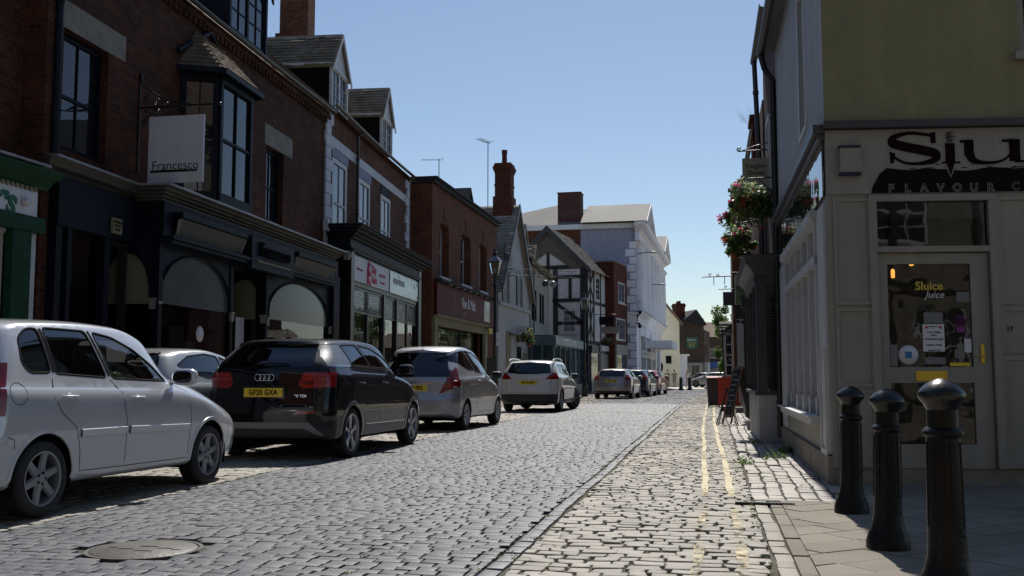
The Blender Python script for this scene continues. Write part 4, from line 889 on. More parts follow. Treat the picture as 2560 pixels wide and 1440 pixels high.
# timber framed building
e, L = facade('timber_framed_house', 'black and white timber framed house with a side gable facing down the street', (-8.0, 64.5), (-7.25, 70.3), 'house')
g = empty('end_wall', (0, 0, 0), 0, parent=e)
W = 5.2
b = MB(); b.quad((0, 0, 0), (0, W, 0), (0, W, 8.3), (0, 0, 8.3)); b.add([(0, 0, 8.3), (0, W, 8.3), (0, 2.6, 10.8)], [(0, 1, 2)]); b.quad((L, 0, 0), (L, W, 0), (L, W, 8.3), (L, 0, 8.3)); b.build('end_wall', M['panelw'], e)
wall(e, L, 0, 8.3, [(2.3, 3.6, 6.2, 7.8)], M['panelw'], D=W, sides=(0, 0), rev=.05)
sash(e, 2.3, 3.6, 6.2, 7.8, -.03, M['white'], nx=2, nz=(2, 2), ft=.08)
b = MB()
def beam(b, p, q, w=.2, side=True, t=.05):
    # in the end wall plane (y,z) or front plane (x,z)
    (a, z0), (c, z1) = p, q; d = Vector((c - a, z1 - z0)).normalized() * 0 + Vector((c - a, z1 - z0)).normalized(); n = Vector((-d.y, d.x)) * w / 2
    P = [(a + n.x, z0 + n.y), (c + n.x, z1 + n.y), (c - n.x, z1 - n.y), (a - n.x, z0 - n.y)]
    b.prism(P, -t, -.003, 0 if side else 1)
for p, q, w in [((.16, 0), (.16, 8.2), .5), ((2.1, 0), (2.1, 8.2), .32), ((0, 7.6), (2.3, 7.6), .22), ((0, 6.05), (2.3, 6.05), .24), ((1.1, 6.1), (1.1, 7.6), .2), ((.3, 4.6), (2.1, 5.9), .2), ((0, 4.55), (2.1, 4.55), .22), ((0, 3.2), (2.1, 3.2), .3), ((2.1, 7.5), (3.4, 7.5), .2), ((2.6, 7.4), (2.6, 10.2), .2), ((0, 8.25), (4.6, 8.25), .26), ((3.3, 0), (3.3, 8.1), .3)]: beam(b, p, q, w)
b.build('timber', M['beam'], e)
b = MB()
for p, q, w in [((.15, 0), (.15, 8.2), .3), ((1.9, 3.2), (1.9, 8.2), .2), ((0, 6.0), (L, 6.0), .2), ((0, 3.3), (L, 3.3), .25), ((.2, 6.1), (1.8, 8.1), .14), ((.2, 8.1), (1.8, 6.1), .14), ((.2, 3.4), (1.8, 5.9), .14), ((1.8, 3.4), (.2, 5.9), .14), ((3.8, 3.2), (3.8, 8.2), .2), ((1, 3.3), (1, 8.2), .14)]: beam(b, p, q, w, False)
b.build('timber', M['beam'], e)
w = sash(e, 0, 0, 0, 0, 0, M['white']) if False else None
g2 = empty('end_window', (-.02, 1.62, 0), R(-90), parent=e)
sash(g2, 0, .95, 3.9, 5.45, -.03, M['white'], nx=2, nz=(2, 2), ft=.11, bar=.045, gm=M['glassb'], sill=(.08, M['white']))
b = MB()
for s in (0, 1):
    ye = -.35 if s == 0 else W + .35; V = Vector((0, 2.6 - ye, 10.95 - 8.0)); h = V.length; V.normalize(); Nn = Vector((0, -V.z, V.y)) if s == 0 else Vector((0, V.z, -V.y)); Nn = Nn if Nn.z > 0 else -Nn
    tiles(b, (-.35, ye, 8.0), (1, 0, 0), V, Nn, L + .4, h, .2, .28, .03, .7)
    b.quad((-.35, ye, 7.97), (L, ye, 7.97), (L, 2.6, 10.93), (-.35, 2.6, 10.93))
b.build('roof', M['slate'], e)
b = MB(); b.add([(-.37, -.4, 7.75), (-.37, -.4, 8.05), (-.37, 2.6, 11.05), (-.37, 5.6, 8.05), (-.37, 5.6, 7.75), (-.37, 2.6, 10.6)], [(0, 1, 2, 5), (5, 2, 3, 4)]); b.build('barge_board', M['char'], e)
b = MB(); b.add([(-.07, .1, 8.15), (-.07, 2.6, 10.7), (-.07, 5.1, 8.15), (-.07, 4.2, 8.15), (-.07, 2.6, 9.3), (-.07, 1.0, 8.15)], [(0, 1, 4, 5), (4, 1, 2, 3)]); b.build('gable_boarding', mat('brown_grey_boarding', (.12, .105, .09), .8, var=.3), e)
gutter(e, -.2, L, -.42, 8.0)
b = MB(); b.box(2.6, 5.6, -.25, 0, 2.7, 3.2); b.box(.4, 2.3, -.25, 0, 2.6, 3.1); b.build('shop_fascia', M['char'], e)
MB().box(3.0, 5.4, -.27, -.252, 2.8, 3.15).build('fascia_sign', M['white'], e)
b = MB(); b.box(.5, 2.2, -.18, -.02, .1, 2.6); b.build('shop_window', glass('shop_reflection_glass', (.1, .12, .12)), e)
b = MB(); b.box(.5, 2.2, -.2, -.02, .0, .75); b.box(3.0, 5.3, -.2, -.02, 0, 2.6); b.build('shopfront', M['greyw'], e)
# brick building with white windows next to it
e, L = facade('brick_block', 'flat topped dark red brick block between the timbered house and the white hall', (-6.7, 69.6), (-6.1, 73.4))
wall(e, L, 0, 9.1, [(1.2, 3.2, 6.3, 7.8), (.6, 3.3, 3.6, 5.2)], M['brickR'], D=3.5, rev=.08, top=1)
sash(e, 1.2, 3.2, 6.3, 7.8, .0, M['white'], nx=2, nz=(1, 0), ft=.1, sill=(.1, M['white'])); sash(e, .6, 3.3, 3.6, 5.2, 0, M['white'], nx=3, nz=(1, 0), ft=.1)
b = MB(); b.box(-.06, L, -.06, 3.5, 9.1, 9.2); b.build('coping', M['concrete'], e)
b = MB(); b.box(.1, 3.6, -.15, 0, 2.6, 3.3); b.box(.1, .5, -.1, 0, 0, 2.6); b.box(3.2, 3.6, -.1, 0, 0, 2.6); b.build('shopfront', M['greyw'], e)
MB().box(.5, 3.2, -.05, 0, .3, 2.6).build('shop_window', M['glass'], e)

# white classical hall
e, L = facade('town_hall', 'tall white classical hall with giant columns, pediments and a pale slate roof', (-5.45, 73.6), (-4.85, 98.5), 'hall')
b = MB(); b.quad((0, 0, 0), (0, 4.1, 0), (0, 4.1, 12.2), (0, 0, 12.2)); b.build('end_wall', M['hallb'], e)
b = MB(); b.quad((.01, 4.1, 0), (.01, 12, 0), (.01, 12, 12.2), (.01, 4.1, 12.2)); b.build('brick_end_wall', M['brickC'], e)
wall(e, L, 0, 12.2, [(2.2, 22.5, .2, 4.2)], M['hall'], D=12, sides=(0, 1), rev=.6)
MB().box(2.2, 22.5, .55, .6, .2, 4.2).build('glazing', M['glass'], e)
b = MB()
for i in range(19): b.box(-.04, -.002, .06 if i % 2 else 0, .75 if i % 2 else .45, .1 + i * .58, .6 + i * .58)
b.build('quoin', M['hall'], e)
b = MB(); b.box(-.12, -.003, -.1, 4.1, 5.0, 5.15); b.box(-.2, -.003, -.2, 4.1, 5.6, 5.8); b.box(-.07, -.003, -.06, 4.1, 5.15, 5.6); b.build('string_course', M['hall'], e)
cornice(e, 0, L, 0, [(.05, 4.9), (.12, 5.0), (.12, 5.3), (.2, 5.5), (.45, 5.7), (.5, 5.85)], M['hall'], 'balcony_cornice', ret0=False)
b = MB()
for i in range(70): b.box(.3 + i * .35, .4 + i * .35, -.4, -.32, 5.87, 6.6)
b.box(.1, L, -.46, -.28, 6.6, 6.72); b.build('balustrade', M['hall'], e)
b = MB()
for x in [1.0, 2.6, 5.2, 6.8, 10.2, 13.4, 16.6, 19.0, 21.6, 23.2]:
    b.lathe([(.5, 5.86), (.5, 6.1), (.4, 6.2), (.39, 8.2), (.33, 10.7), (.48, 10.85), (.5, 11.1)], 16, (x, -.22, 0))
b.build('column', M['hall'], e, auto=40)
b = MB()
for x in (3.6, 8.2, 11.5, 14.7, 17.8, 20.0): b.box(x, x + 1.0, -.012, .0, 6.8, 10.2)
b.build('window', M['glass'], e)
b = MB(); xs_ = [1.0, 2.6, 5.2, 6.8, 10.2, 13.4, 16.6, 19.0, 21.6, 23.2]
for p, q in zip([-.3] + xs_, xs_ + [L + .3]): b.box(max(p + .5, .1), min(q - .5, L - .1), -.006, 0, 5.95, 10.9)
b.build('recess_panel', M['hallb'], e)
b = MB()
for x in (3.6, 8.2, 11.5, 14.7, 17.8, 20.0): b.prism([(x - .25, 10.3), (x + 1.25, 10.3), (x + .5, 10.8)], -.16, 0, 1); b.box(x - .12, x, -.08, 0, 6.7, 10.3); b.box(x + 1, x + 1.12, -.08, 0, 6.7, 10.3)
b.build('window_surround', M['hall'], e)
cornice(e, 0, L, 0, [(.35, 11.1), (.3, 11.2), (.3, 11.7), (.4, 11.8), (.6, 12.0), (.85, 12.15), (.9, 12.4)], M['hall'], 'entablature')
b = MB(); [b.box(.05 + i * .4, .25 + i * .4, -.8, -.4, 11.9, 12.05) for i in range(62)]; b.build('modillion', M['hall'], e)
for (a, c) in ((-.7, 7.2), (17.8, 25.6)):
    m_ = (a + c) / 2
    b = MB(); b.add([(a, -.5, 12.42), (c, -.5, 12.42), (m_, -.5, 14.1)], [(0, 1, 2)])
    for s in (0, 1):
        xe = a - .2 if s == 0 else c + .2; b.add([(xe, -.95, 12.42), (m_, -.95, 14.35), (m_, -.95, 14.1), (xe, -.95, 12.2), (xe, 0, 12.42), (m_, 0, 14.35), (m_, 0, 14.1), (xe, 0, 12.2)], [(0, 1, 2, 3), (0, 1, 5, 4), (3, 2, 6, 7)])
    b.build('pediment', M['hall'], e)
    b = MB(); b.quad((a - .3, -.9, 12.44), (a - .3, 4, 12.44), (m_, 4, 14.4), (m_, -.9, 14.4)); b.quad((c + .3, -.9, 12.44), (c + .3, 4, 12.44), (m_, 4, 14.4), (m_, -.9, 14.4)); b.build('pediment_roof', M['slate_l'], e)
b = MB(); b.quad((-.35, -.3, 12.42), (L, -.3, 12.42), (L - 4, 6, 14.6), (3.2, 6, 14.6)); b.quad((-.35, -.3, 12.42), (3.2, 6, 14.6), (-.35, 14, 12.42)); b.quad((3.2, 6, 14.6), (L, 6, 14.6), (L, 14, 12.4), (-.35, 14, 12.42)); b.build('roof', M['slate_l'], e)
b = MB(); b.box(-.35, 0, -.3, 12.3, 12.05, 12.41); b.build('eaves_board', M['hall'], e)
chimney(e, .05, 1.4, 4.1, 5.85, 11.4, 14.9, M['brickP'], pots=0, corb=False)
b = MB(); b.box(7.6, 15.2, -2.1, -.0, 3.35, 3.95); b.build('canopy', M['hall'], e)
b = MB(); b.box(3.2, 15.5, -.1, .0, 2.5, 3.1); b.build('fascia_sign', M['white'], e); text('lettering', 'PUBLIC HALL', M['txtg'], e, (5.2, -.12, 2.8), .3)
b = MB(); [b.box(x, x + .7, -.06, .5, 0, 4.9) for x in (2.2, 7.2, 12, 17, 22)]; b.build('pier', M['hall'], e)
for x in (.6, 9.5):
    b = MB(); b.tube([(x, -.1, 10.2 if x < 5 else 8.6), (x, -1.1, 10.3 if x < 5 else 8.7)], .03, 6); b.ball((x, -1.25, 10.28 if x < 5 else 8.68), .12, .3, .06); b.build('flood_lamp', M['char'], e)
b = MB(); b.ball((.0, -.25, 4.75), .16, n=10, m=8); b.box(-.1, .1, -.3, 0, 4.9, 5.0); b.build('camera_dome', M['char'], e)
b = MB(); b.ball((-.06, 1.0, 7.9), .12, .3, .12); b.build('lamp', M['char'], e)
b = MB(); b.box(3, 3.35, -1.0, -.8, 13, 15.2); b.build('chimney_cap', M['hall'], e) if False else None

# ------------------------------------------------------------------ far end of the street
e, L = facade('yellow_house', 'pale yellow house whose blank gable end faces down the street past the hall', (-9.5, 104), (-3.35, 106), 'house')
L = 6.45
b = MB(); b.quad((0, 0, 0), (L, 0, 0), (L, 0, 6.9), (0, 0, 6.9)); b.add([(-2, 0, 6.9), (L, 0, 6.9), (3.2, 0, 10.7)], [(0, 1, 2)]); b.quad((L, 0, 0), (L, 10, 0), (L, 10, 6.9), (L, 0, 6.9)); b.build('wall', M['yellow_r'], e)
b = MB(); b.prism([(L + .3, 6.65), (3.2, 10.95), (3.0, 10.95), (-2.3, 7.0), (-2.3, 6.8), (3.2, 10.6), (L + .3, 6.4)], -.25, 10, 1); b.build('roof', M['tile'], e)
chimney(e, 4.2, 4.9, 5, 6, 8, 10, M['brickB'], pots=0)
b = MB(); b.box(L, L + 1.1, 1, 4, 0, 3.2); b.box(L, L + 1.3, .8, 4.2, 3.2, 3.4); b.build('bay', M['hall'], e)
b = MB(); b.box(L + .01, L + .06, .5, 9, 3.6, 6.3); b.build('timbered_front', M['greyw'], e)
b = MB(); b.box(L - 1.5, L - .9, -.04, 0, 2.4, 3.2); b.build('dark_plaque', M['navy'], e)
b = MB(); b.box(0, L, -.06, -.005, 6.2, 6.3); b.build('string_course', M['yellow_r'], e)
e, L = facade('brown_building', 'dark brown brick building with a chimney beyond the yellow house', (-2.9, 114), (-.9, 114.8))
wall(e, 2.15, 0, 7.6, [], M['brickD'], D=10, top=1); b = MB(); b.prism([(-.2, 7.5), (1.2, 8.6), (2.35, 7.0), (2.35, 6.8), (-.2, 7.3)], -.3, 10, 1); b.build('roof', M['slate'], e)
chimney(e, -.5, .5, 1.5, 3, 7, 9.4, M['brickR'], pots=2, ph=.3)
b = MB(); b.box(0.1, 1.9, -.3, 0, 0, 2.6); b.build('shopfront', M['greyw'], e)
sash(e, .4, 1.5, .6, 2.4, -.36, M['white'], nx=2, nz=(1, 0))
wall_e, L = facade('brick_building', 'narrow red brick house front with a white doorcase at the far end', (-1.0, 120), (-.3, 128))
wall(wall_e, 8, 0, 6.6, [(1, 1.8, 3.4, 4.8), (3, 3.8, 3.4, 4.8)], M['brickD'], D=5, top=1); b = MB(); b.box(0, 2, -.5, 0, 0, 2.7); b.build('doorcase', M['white'], wall_e)
e, L = facade('shop_row', 'far row of dark timbered shops with a blue fascia closing the street', (-.6, 138), (3.2, 140), 'shops')
wall(e, 4.3, 0, 6.4, [(.3, 1.3, 3.5, 4.8), (1.9, 2.9, 3.5, 4.8)], M['brickD'], D=6, top=1)
for h in ((.3, 1.3, 3.5, 4.8), (1.9, 2.9, 3.5, 4.8)): sash(e, *h, .02, M['white'], nx=3, nz=(2, 0))
b = MB(); b.box(0, 4.3, -.5, 0, 2.1, 3.0); b.build('fascia_sign', mat('blue_fascia', (.02, .07, .28), .5), e)
b = MB(); b.box(0, 4.3, -.2, 0, 0, .5); b.box(.1, 1.8, -.05, 0, .5, 2.1); b.build('shopfront', M['greyw'], e)
b = MB(); b.prism([(-.3, 6.3), (-.3, 6.5), (3, 8.6), (6.3, 6.5), (6.3, 6.3)], -.4, 6, 1); b.build('roof', M['slate'], e) if False else None
b = MB(); b.quad((-.2, -.3, 6.4), (4.5, -.3, 6.4), (4.5, 3.5, 8.6), (-.2, 3.5, 8.6)); b.build('roof', M['tile'], e)
e, L = facade('far_terrace', 'low brown roofed terrace at the very end of the street', (-16, 150), (22, 150), 'houses')
wall(e, 38, 0, 5.5, [], M['brickD'], D=6); b = MB(); b.quad((0, -.3, 5.5), (38, -.3, 5.5), (38, 3, 7.6), (0, 3, 7.6)); b.build('roof', M['tile'], e)

# ------------------------------------------------------------------ right side
# corner juice shop: street wall (x runs towards the camera) and door wall
e = empty('juice_shop', (1.19, 10.69, 0), 0, 'cream corner juice shop with white joinery, splash letter fascia and glazed door', 'shop')
st = empty('street_front', (1.13 - 1.19, 17.1 - 10.69, 0), math.atan2(10.69 - 17.1, 1.19 - 1.13), parent=e); L = 6.41
ZG = 3.66
wall(st, L, ZG, 6.65, [(3.95, 4.7, 4.2, 5.95)], M['wrender'], D=5, rev=.1, sides=(1, 0), back=False)
sash(st, 3.95, 4.7, 4.2, 5.95, .05, M['white'], nx=2, nz=(1, 3), ft=.06, split=.55, gm=M['glassb'])
b = MB(); b.box(3.88, 3.95, -.012, .02, 4.14, 6.0); b.box(4.7, 4.77, -.012, .02, 4.14, 6.0); b.box(3.88, 4.77, -.02, .02, 4.1, 4.16); b.build('architrave', M['white'], st)
wall(st, L, .28, ZG, [(1.35, 5.45, .66, 2.86)], M['greyw'], D=5, rev=.12, sides=(1, 0), name='ground_floor_wall', back=False)
b = MB(); b.box(0, L, -.05, 0, 0, .28); b.build('plinth', M['concrete'], st)
b = MB(); b.box(.0, L + .03, -.12, 0, 3.63, 3.72); b.box(0, L, -.07, -.001, 3.56, 3.63); b.build('string_course', M['char'], st)
MB().box(.3, L - .05, -.03, -.012, 2.98, 3.55).build('glossy_sign', glass('gloss_black_sign', (.02, .025, .03), rough=.01, wav=.12, ior=1.9), st)
b = MB(); b.box(1.25, 5.6, -.13, -.0, .56, .64); b.box(1.2, 5.65, -.17, -.0, .64, .66); b.build('sill', M['white'], st)
b = MB()
for x in (1.35, 2.15, 3.0, 3.85, 4.65, 5.37): b.box(x, x + .08, -.03, .08, .66, 2.86); b.box(x - .03, x + .11, -.05, .08, .66, .86)
b.box(1.35, 5.45, -.04, .08, 2.36, 2.46); b.box(1.2, 5.6, -.09, -.001, 2.86, 2.95); b.box(1.25, 5.55, -.05, .08, 2.8, 2.86)
sw = b.build('shop_window', M['white'], st)
MB().quad((1.4, .05, .66), (5.4, .05, .66), (5.4, .05, 2.84), (1.4, .05, 2.84)).build('pane', M['shopd'], sw)
b = MB(); b.box(5.72, 6.3, -.03, -.001, .3, 2.9); b.box(.15, 1.1, -.02, -.001, .3, 2.85); b.build('pilaster', M['white'], st)
b = MB(); b.box(5.76, 6.26, -.05, -.0305, .28, .34); b.box(5.76, 5.82, -.05, -.0305, .34, 1.4); b.box(6.2, 6.26, -.05, -.0305, .34, 1.4); b.build('panel_moulding', M['white'], st)
gutter(st, -.1, L + .1, -.24, 6.6, M['char'], .065)
b = MB(); b.quad((0, -.2, 6.65), (L, -.2, 6.65), (L, 4, 9.4), (0, 4, 9.4)); b.quad((0, -.2, 6.63), (L, -.2, 6.63), (L, 0, 6.6), (0, 0, 6.6)); b.build('roof', M['slate_b'], st)
downpipe(st, [(.05, -.24, 6.55), (.05, -.18, 6.3), (.04, -.05, 6.1), (.04, -.05, .1)], r=.05)
dr = empty('door_front', (0, 0, 0), math.atan2(.122, .9925), parent=e)
wall(dr, 5, ZG, 7.6, [(2.0, 3.1, 4.45, 6.2)], M['cream'], D=5, rev=.1, sides=(0, 1), back=False)
sash(dr, 2.0, 3.1, 4.45, 6.2, .04, M['greyw'], nx=1, nz=(1, 1), ft=.08, sill=(.12, M['greyw']), split=.37)
MB().box(2.15, 3.0, .4, .44, 5.12, 5.15).build('striplight', M['tubel'], dr)
wall(dr, 5, .17, ZG, [(.46, 1.66, .17, 2.92)], M['greyw'], D=5, rev=.1, sides=(0, 1), name='ground_floor_wall', back=False)
b = MB(); b.box(.0, 5, .02, .1, 0, .17); b.build('plinth', M['concrete'], dr)
b = MB(); b.box(-.03, 5, -.1, 0, 3.665, 3.74); b.build('string_course', M['char'], dr)
b = MB(); b.box(.0, 5, -.022, -.001, 2.98, 3.655); b.build('fascia_board', M['greyw'], dr)
# fascia: pale board with a black splash and the shop letters
def splash():
    rg = random.Random(4); P = []; n = 60
    for i in range(n + 1):
        x = .47 + 4.5 * i / n; z = 3.235 + .012 * math.sin(i * .23 + 2) + .008 * math.sin(i * .9) + rg.uniform(-.007, .007)
        if i < 2: z = 3.06 + (z - 3.06) * (i / 2) ** .5
        P.append((x, z))
    b = MB(); b.add([(.45, -.0245, 2.985), (4.95, -.0245, 2.985)] + [(x, -.0245, z) for x, z in P[::-1]], [tuple(range(len(P) + 2))])
    for k in range(70):
        x = rg.uniform(.6, 4.9); z = 3.235 + rg.uniform(-.01, .05); l = rg.uniform(.02, .12); b.add([(x, -.0247, z), (x + l, -.0247, z + .004), (x + l * .8, -.0247, z + .012), (x + l * .2, -.0247, z + .01)], [(0, 1, 2, 3)])
    return b.build('splash_graphic', M['blackm'], dr)
splash()
def ribbon(b, pts, ws_, y):
    P = cr([(p[0], 0, p[1]) for p in pts], 7); n = len(P); W = []
    for i in range(n):
        t = i / (n - 1) * (len(ws_) - 1); k = min(int(t), len(ws_) - 2); W.append(ws_[k] + (ws_[k + 1] - ws_[k]) * (t - k))
    Lr = []
    for i in range(n):
        d = (P[min(i + 1, n - 1)] - P[max(i - 1, 0)]).normalized(); nn = Vector((-d.z, 0, d.x)) * W[i] / 2; Lr.append((P[i] + nn, P[i] - nn))
    for i in range(n - 1): b.quad((Lr[i][0].x, y, Lr[i][0].z), (Lr[i + 1][0].x, y, Lr[i + 1][0].z), (Lr[i + 1][1].x, y, Lr[i + 1][1].z), (Lr[i][1].x, y, Lr[i][1].z))
def slu(mt, y, grow=0):
    b = MB(); g = grow
    ribbon(b, [(1.1, 3.58), (.98, 3.6), (.84, 3.61), (.7, 3.57), (.685, 3.51), (.8, 3.47), (.98, 3.43), (1.11, 3.39), (1.1, 3.325), (.95, 3.29), (.8, 3.3), (.68, 3.37)], [.03 + g, .035 + g, .035 + g, .06 + g, .1 + g, .1 + g, .1 + g, .1 + g, .07 + g, .035 + g, .03 + g, .025 + g], y)
    b.prism([(1.07 - g, 3.5), (1.12 + g, 3.5), (1.12 + g, 3.62 + g), (1.06 - g, 3.61)], y, y + .0004, 1); b.prism([(.655 - g, 3.29 - g), (.69, 3.3), (.71 + g, 3.4), (.65 - g, 3.42 + g)], y, y + .0004, 1)
    def bx(x0, x1, z0, z1): b.quad((x0 - g, y, z0 - g), (x1 + g, y, z0 - g), (x1 + g, y, z1 + g), (x0 - g, y, z1 + g))
    bx(1.21, 1.31, 3.3, 3.5); bx(1.17, 1.36, 3.285, 3.305)
    b.add([(1.22 - g, y, 3.285), (1.30 + g, y, 3.285), (1.275 + g, y, 3.2), (1.258, y, 3.15 - g), (1.245 - g, y, 3.2)], [(0, 1, 2, 3, 4)])
    if not grow:
        rg = random.Random(9)
        for k in range(13): x = 1.2 + rg.uniform(0, .03); z = 3.505 + k * .009; b.quad((x, y, z), (x + rg.uniform(.05, .13), y, z + .001), (x + rg.uniform(.05, .12), y, z + .006), (x + .01, y, z + .005))
    bx(1.36, 1.47, 3.5, 3.53); bx(1.40, 1.5, 3.36, 3.53)
    ribbon(b, [(1.45, 3.4), (1.48, 3.325), (1.56, 3.292), (1.7, 3.29), (1.8, 3.32), (1.87, 3.38)], [.1 + g, .08 + g, .045 + g, .03 + g, .025 + g, .02 + g], y)
    bx(1.85, 1.96, 3.3, 3.53); bx(1.78, 1.9, 3.5, 3.53); bx(1.9, 2.02, 3.285, 3.31)
    return b.build('lettering', mt, dr)
slu(M['greyw'], -.0262, .012); slu(mat('dark_brown_letter', (.01, .003, .003), .8, spec=.08), -.0275)
for i, ch in enumerate('FLAVOUR'):
    text('lettering', ch, M['greyw'], dr, (.655 + i * .166, -.0262, 3.03), .115, ext=.0004, off=.0055); text('lettering', ch, M['blackm'], dr, (.655 + i * .166, -.0275, 3.03), .115, ext=.0004, off=-.0005)
text('lettering', 'C', M['greyw'], dr, (1.9, -.0262, 3.035), .12, ext=.0004, off=.003); text('lettering', 'C', M['blackm'], dr, (1.9, -.0275, 3.035), .12, ext=.0004, off=-.0005)
b = MB(); b.box(.13, .34, -.1, -.024, 3.2, 3.45); b.build('alarm_box', M['greyw'], dr); b = MB(); b.box(.13, .34, -.1, -.024, 3.17, 3.195); b.box(.13, .34, -.1, -.024, 3.455, 3.48); b.build('alarm_box_end', mat('blue_cap', (.008, .01, .035), .6), dr)
def frame(b, x0, x1, z0, z1, t, ya, yb): b.box(x0, x0 + t, ya, yb, z0, z1); b.box(x1 - t, x1, ya, yb, z0, z1); b.box(x0 + t, x1 - t, ya, yb, z0, z0 + t); b.box(x0 + t, x1 - t, ya, yb, z1 - t, z1)
b = MB()
for (z0, z1) in ((.18, .96), (.99, 1.8), (1.83, 2.94)): frame(b, .06, .44, z0, z1, .035, -.018, -.001)
for (z0, z1) in ((.18, 1.3), (1.33, 1.8), (1.83, 2.94)): frame(b, 1.7, 2.3, z0, z1, .04, -.018, -.001); frame(b, 2.35, 3.0, z0, z1, .04, -.018, -.001)
b.build('panel_moulding', M['greyw'], dr)
d = empty('door', (0, 0, 0), parent=dr)
b = MB(); b.box(.42, .5, -.03, .1, .17, 2.94); b.box(1.62, 1.7, -.03, .1, .17, 2.94); b.box(.5, 1.62, -.025, .1, 2.37, 2.43); b.box(.42, 1.7, -.035, .1, 2.9, 2.97); b.build('door_frame', M['greyw'], d)
MB().quad((.5, .03, 2.43), (1.62, .03, 2.43), (1.62, .03, 2.9), (.5, .03, 2.9)).build('fanlight', M['shopd'], d)
b = MB(); b.box(.51, .6, .02, .065, .17, 2.36); b.box(1.43, 1.61, .02, .065, .17, 2.36); b.box(.6, 1.43, .02, .065, 2.25, 2.36); b.box(.6, 1.43, .02, .065, 1.03, 1.19); b.box(.6, 1.43, .02, .065, .17, .41); b.build('door_leaf', M['greyw'], d)
b = MB(); b.quad((.6, .045, 1.19), (1.43, .045, 1.19), (1.43, .045, 2.25), (.6, .045, 2.25)); b.quad((.6, .045, .41), (1.43, .045, .41), (1.43, .045, 1.03), (.6, .045, 1.03)); b.build('door_pane', glass('door_glass', thru=.5, wav=.1), d)
b = MB(); frame(b, .85, 1.16, 1.05, 1.15, .018, .008, .02); b.box(.868, 1.142, .012, .02, 1.068, 1.132); b.build('letter_box', M['brass'], d)
b = MB(); b.box(1.5, 1.535, .008, .02, 1.23, 1.42); b.tube([(1.517, -.03, 1.3), (1.43, -.035, 1.3)], .008, 6); b.tube([(1.517, .01, 1.3), (1.517, -.03, 1.3)], .01, 6); b.build('handle', M['brass'], d)
text('house_number', '17', M['txt'], dr, (1.79, -.006, 1.575), .07)
text('lettering', 'Sluice', M['gold'], d, (1.02, .038, 2.02), .12, ext=.001, off=.003); text('lettering', 'Juice', M['txtw'], d, (1.07, .036, 1.93), .1, ext=.001, shear=.3)
def sticker(x, z, w, h, mt): return MB().box(x, x + w, .036, .042, z, z + h).build('sticker', mt, d)
s_ = sticker(.94, 1.35, .215, .28, M['wsign']); 
for i, t in enumerate(('COVID-19', '2 CUSTOMERS', 'ONLY', 'FACE MASK PLEASE', 'HAND & WASH', 'THANK YOU')): text('lettering', t, M['txt'], d, (1.048, .0345, 1.605 - [0, .06, .09, .13, .19, .245][i]), .022, ext=.0005, off=.0006)
sticker(.955, 1.64, .19, .11, M['filmb']); sticker(.955, 1.22, .2, .07, M['filmb']); sticker(1.2, 1.2, .2, .035, M['plate_y']); sticker(1.25, 1.28, .1, .09, M['filmb']); sticker(1.35, 1.34, .07, .14, M['wsign']); sticker(.61, 1.2, .07, .22, M['filmb']); sticker(1.29, 1.86, .13, .1, M['filmb'])
b = MB(); b.lathe([(.0001, .036), (.098, .036), (.098, .042), (.0001, .042)], 32, (.79, 0, 1.315), axis=1); b.build('round_sticker', M['wsign'], d)
MB().box(.755, .825, .0345, .0358, 1.28, 1.35).build('bag_symbol', mat('blue_symbol', (.03, .16, .35), .5), d)
b = MB(); b.tube([(1.32 + .055 * math.cos(t * .5236), .038, 1.66 + .055 * math.sin(t * .5236)) for t in range(12)], .004, 5, closed=True); [b.tube([(1.29 + i * .02, .038, 1.62), (1.31 + i * .02, .038, 1.7)], .003, 4) for i in range(3)]; b.box(1.28, 1.36, .036, .042, 1.545, 1.6); b.build('purple_sticker', mat('purple', (.2, .02, .2), .5), d)
for x, z in ((.98, 1.6), (1.118, 1.6)): MB().prism([(x - .02, z - .015), (x + .02, z - .015), (x, z + .02)], .0345, .0355, 1).build('warning_triangle', M['red'], d)
MB().box(.3, 2.2, 1.8, 1.85, 0, 3).build('shop_back_wall', mat('plank_interior', (.22, .17, .11), .9, var=.6, vscale=5), d)
b = MB(); [b.box(.35, 2.1, 1.76, 1.79, .3 + i * .22, .32 + i * .22) for i in range(11)]; b.build('shelf', M['wood'], d)
b = MB(); b.lathe([(.0001, -.05), (.02, -.045), (.022, .03), (.012, .05), (.0001, .05)], 10, (.8, .5, 2.2)); b.lathe([(.0001, -.04), (.025, -.03), (.025, .02), (.0001, .04)], 10, (1.03, .6, 2.33)); b.build('pendant_bulb', M['bulb'], d)
b = MB(); b.tube([(.8, .5, 2.25), (.8, .5, 2.9)], .004, 4); b.tube([(1.03, .6, 2.37), (1.03, .6, 2.9)], .004, 4); b.build('pendant_cord', M['blackm'], d)
rf = MB(); rf.quad((0, -.2, 7.6), (5, -.2, 7.6), (5, 4, 9.5), (0, 4, 9.5)); rf.build('roof', M['slate_b'], dr)

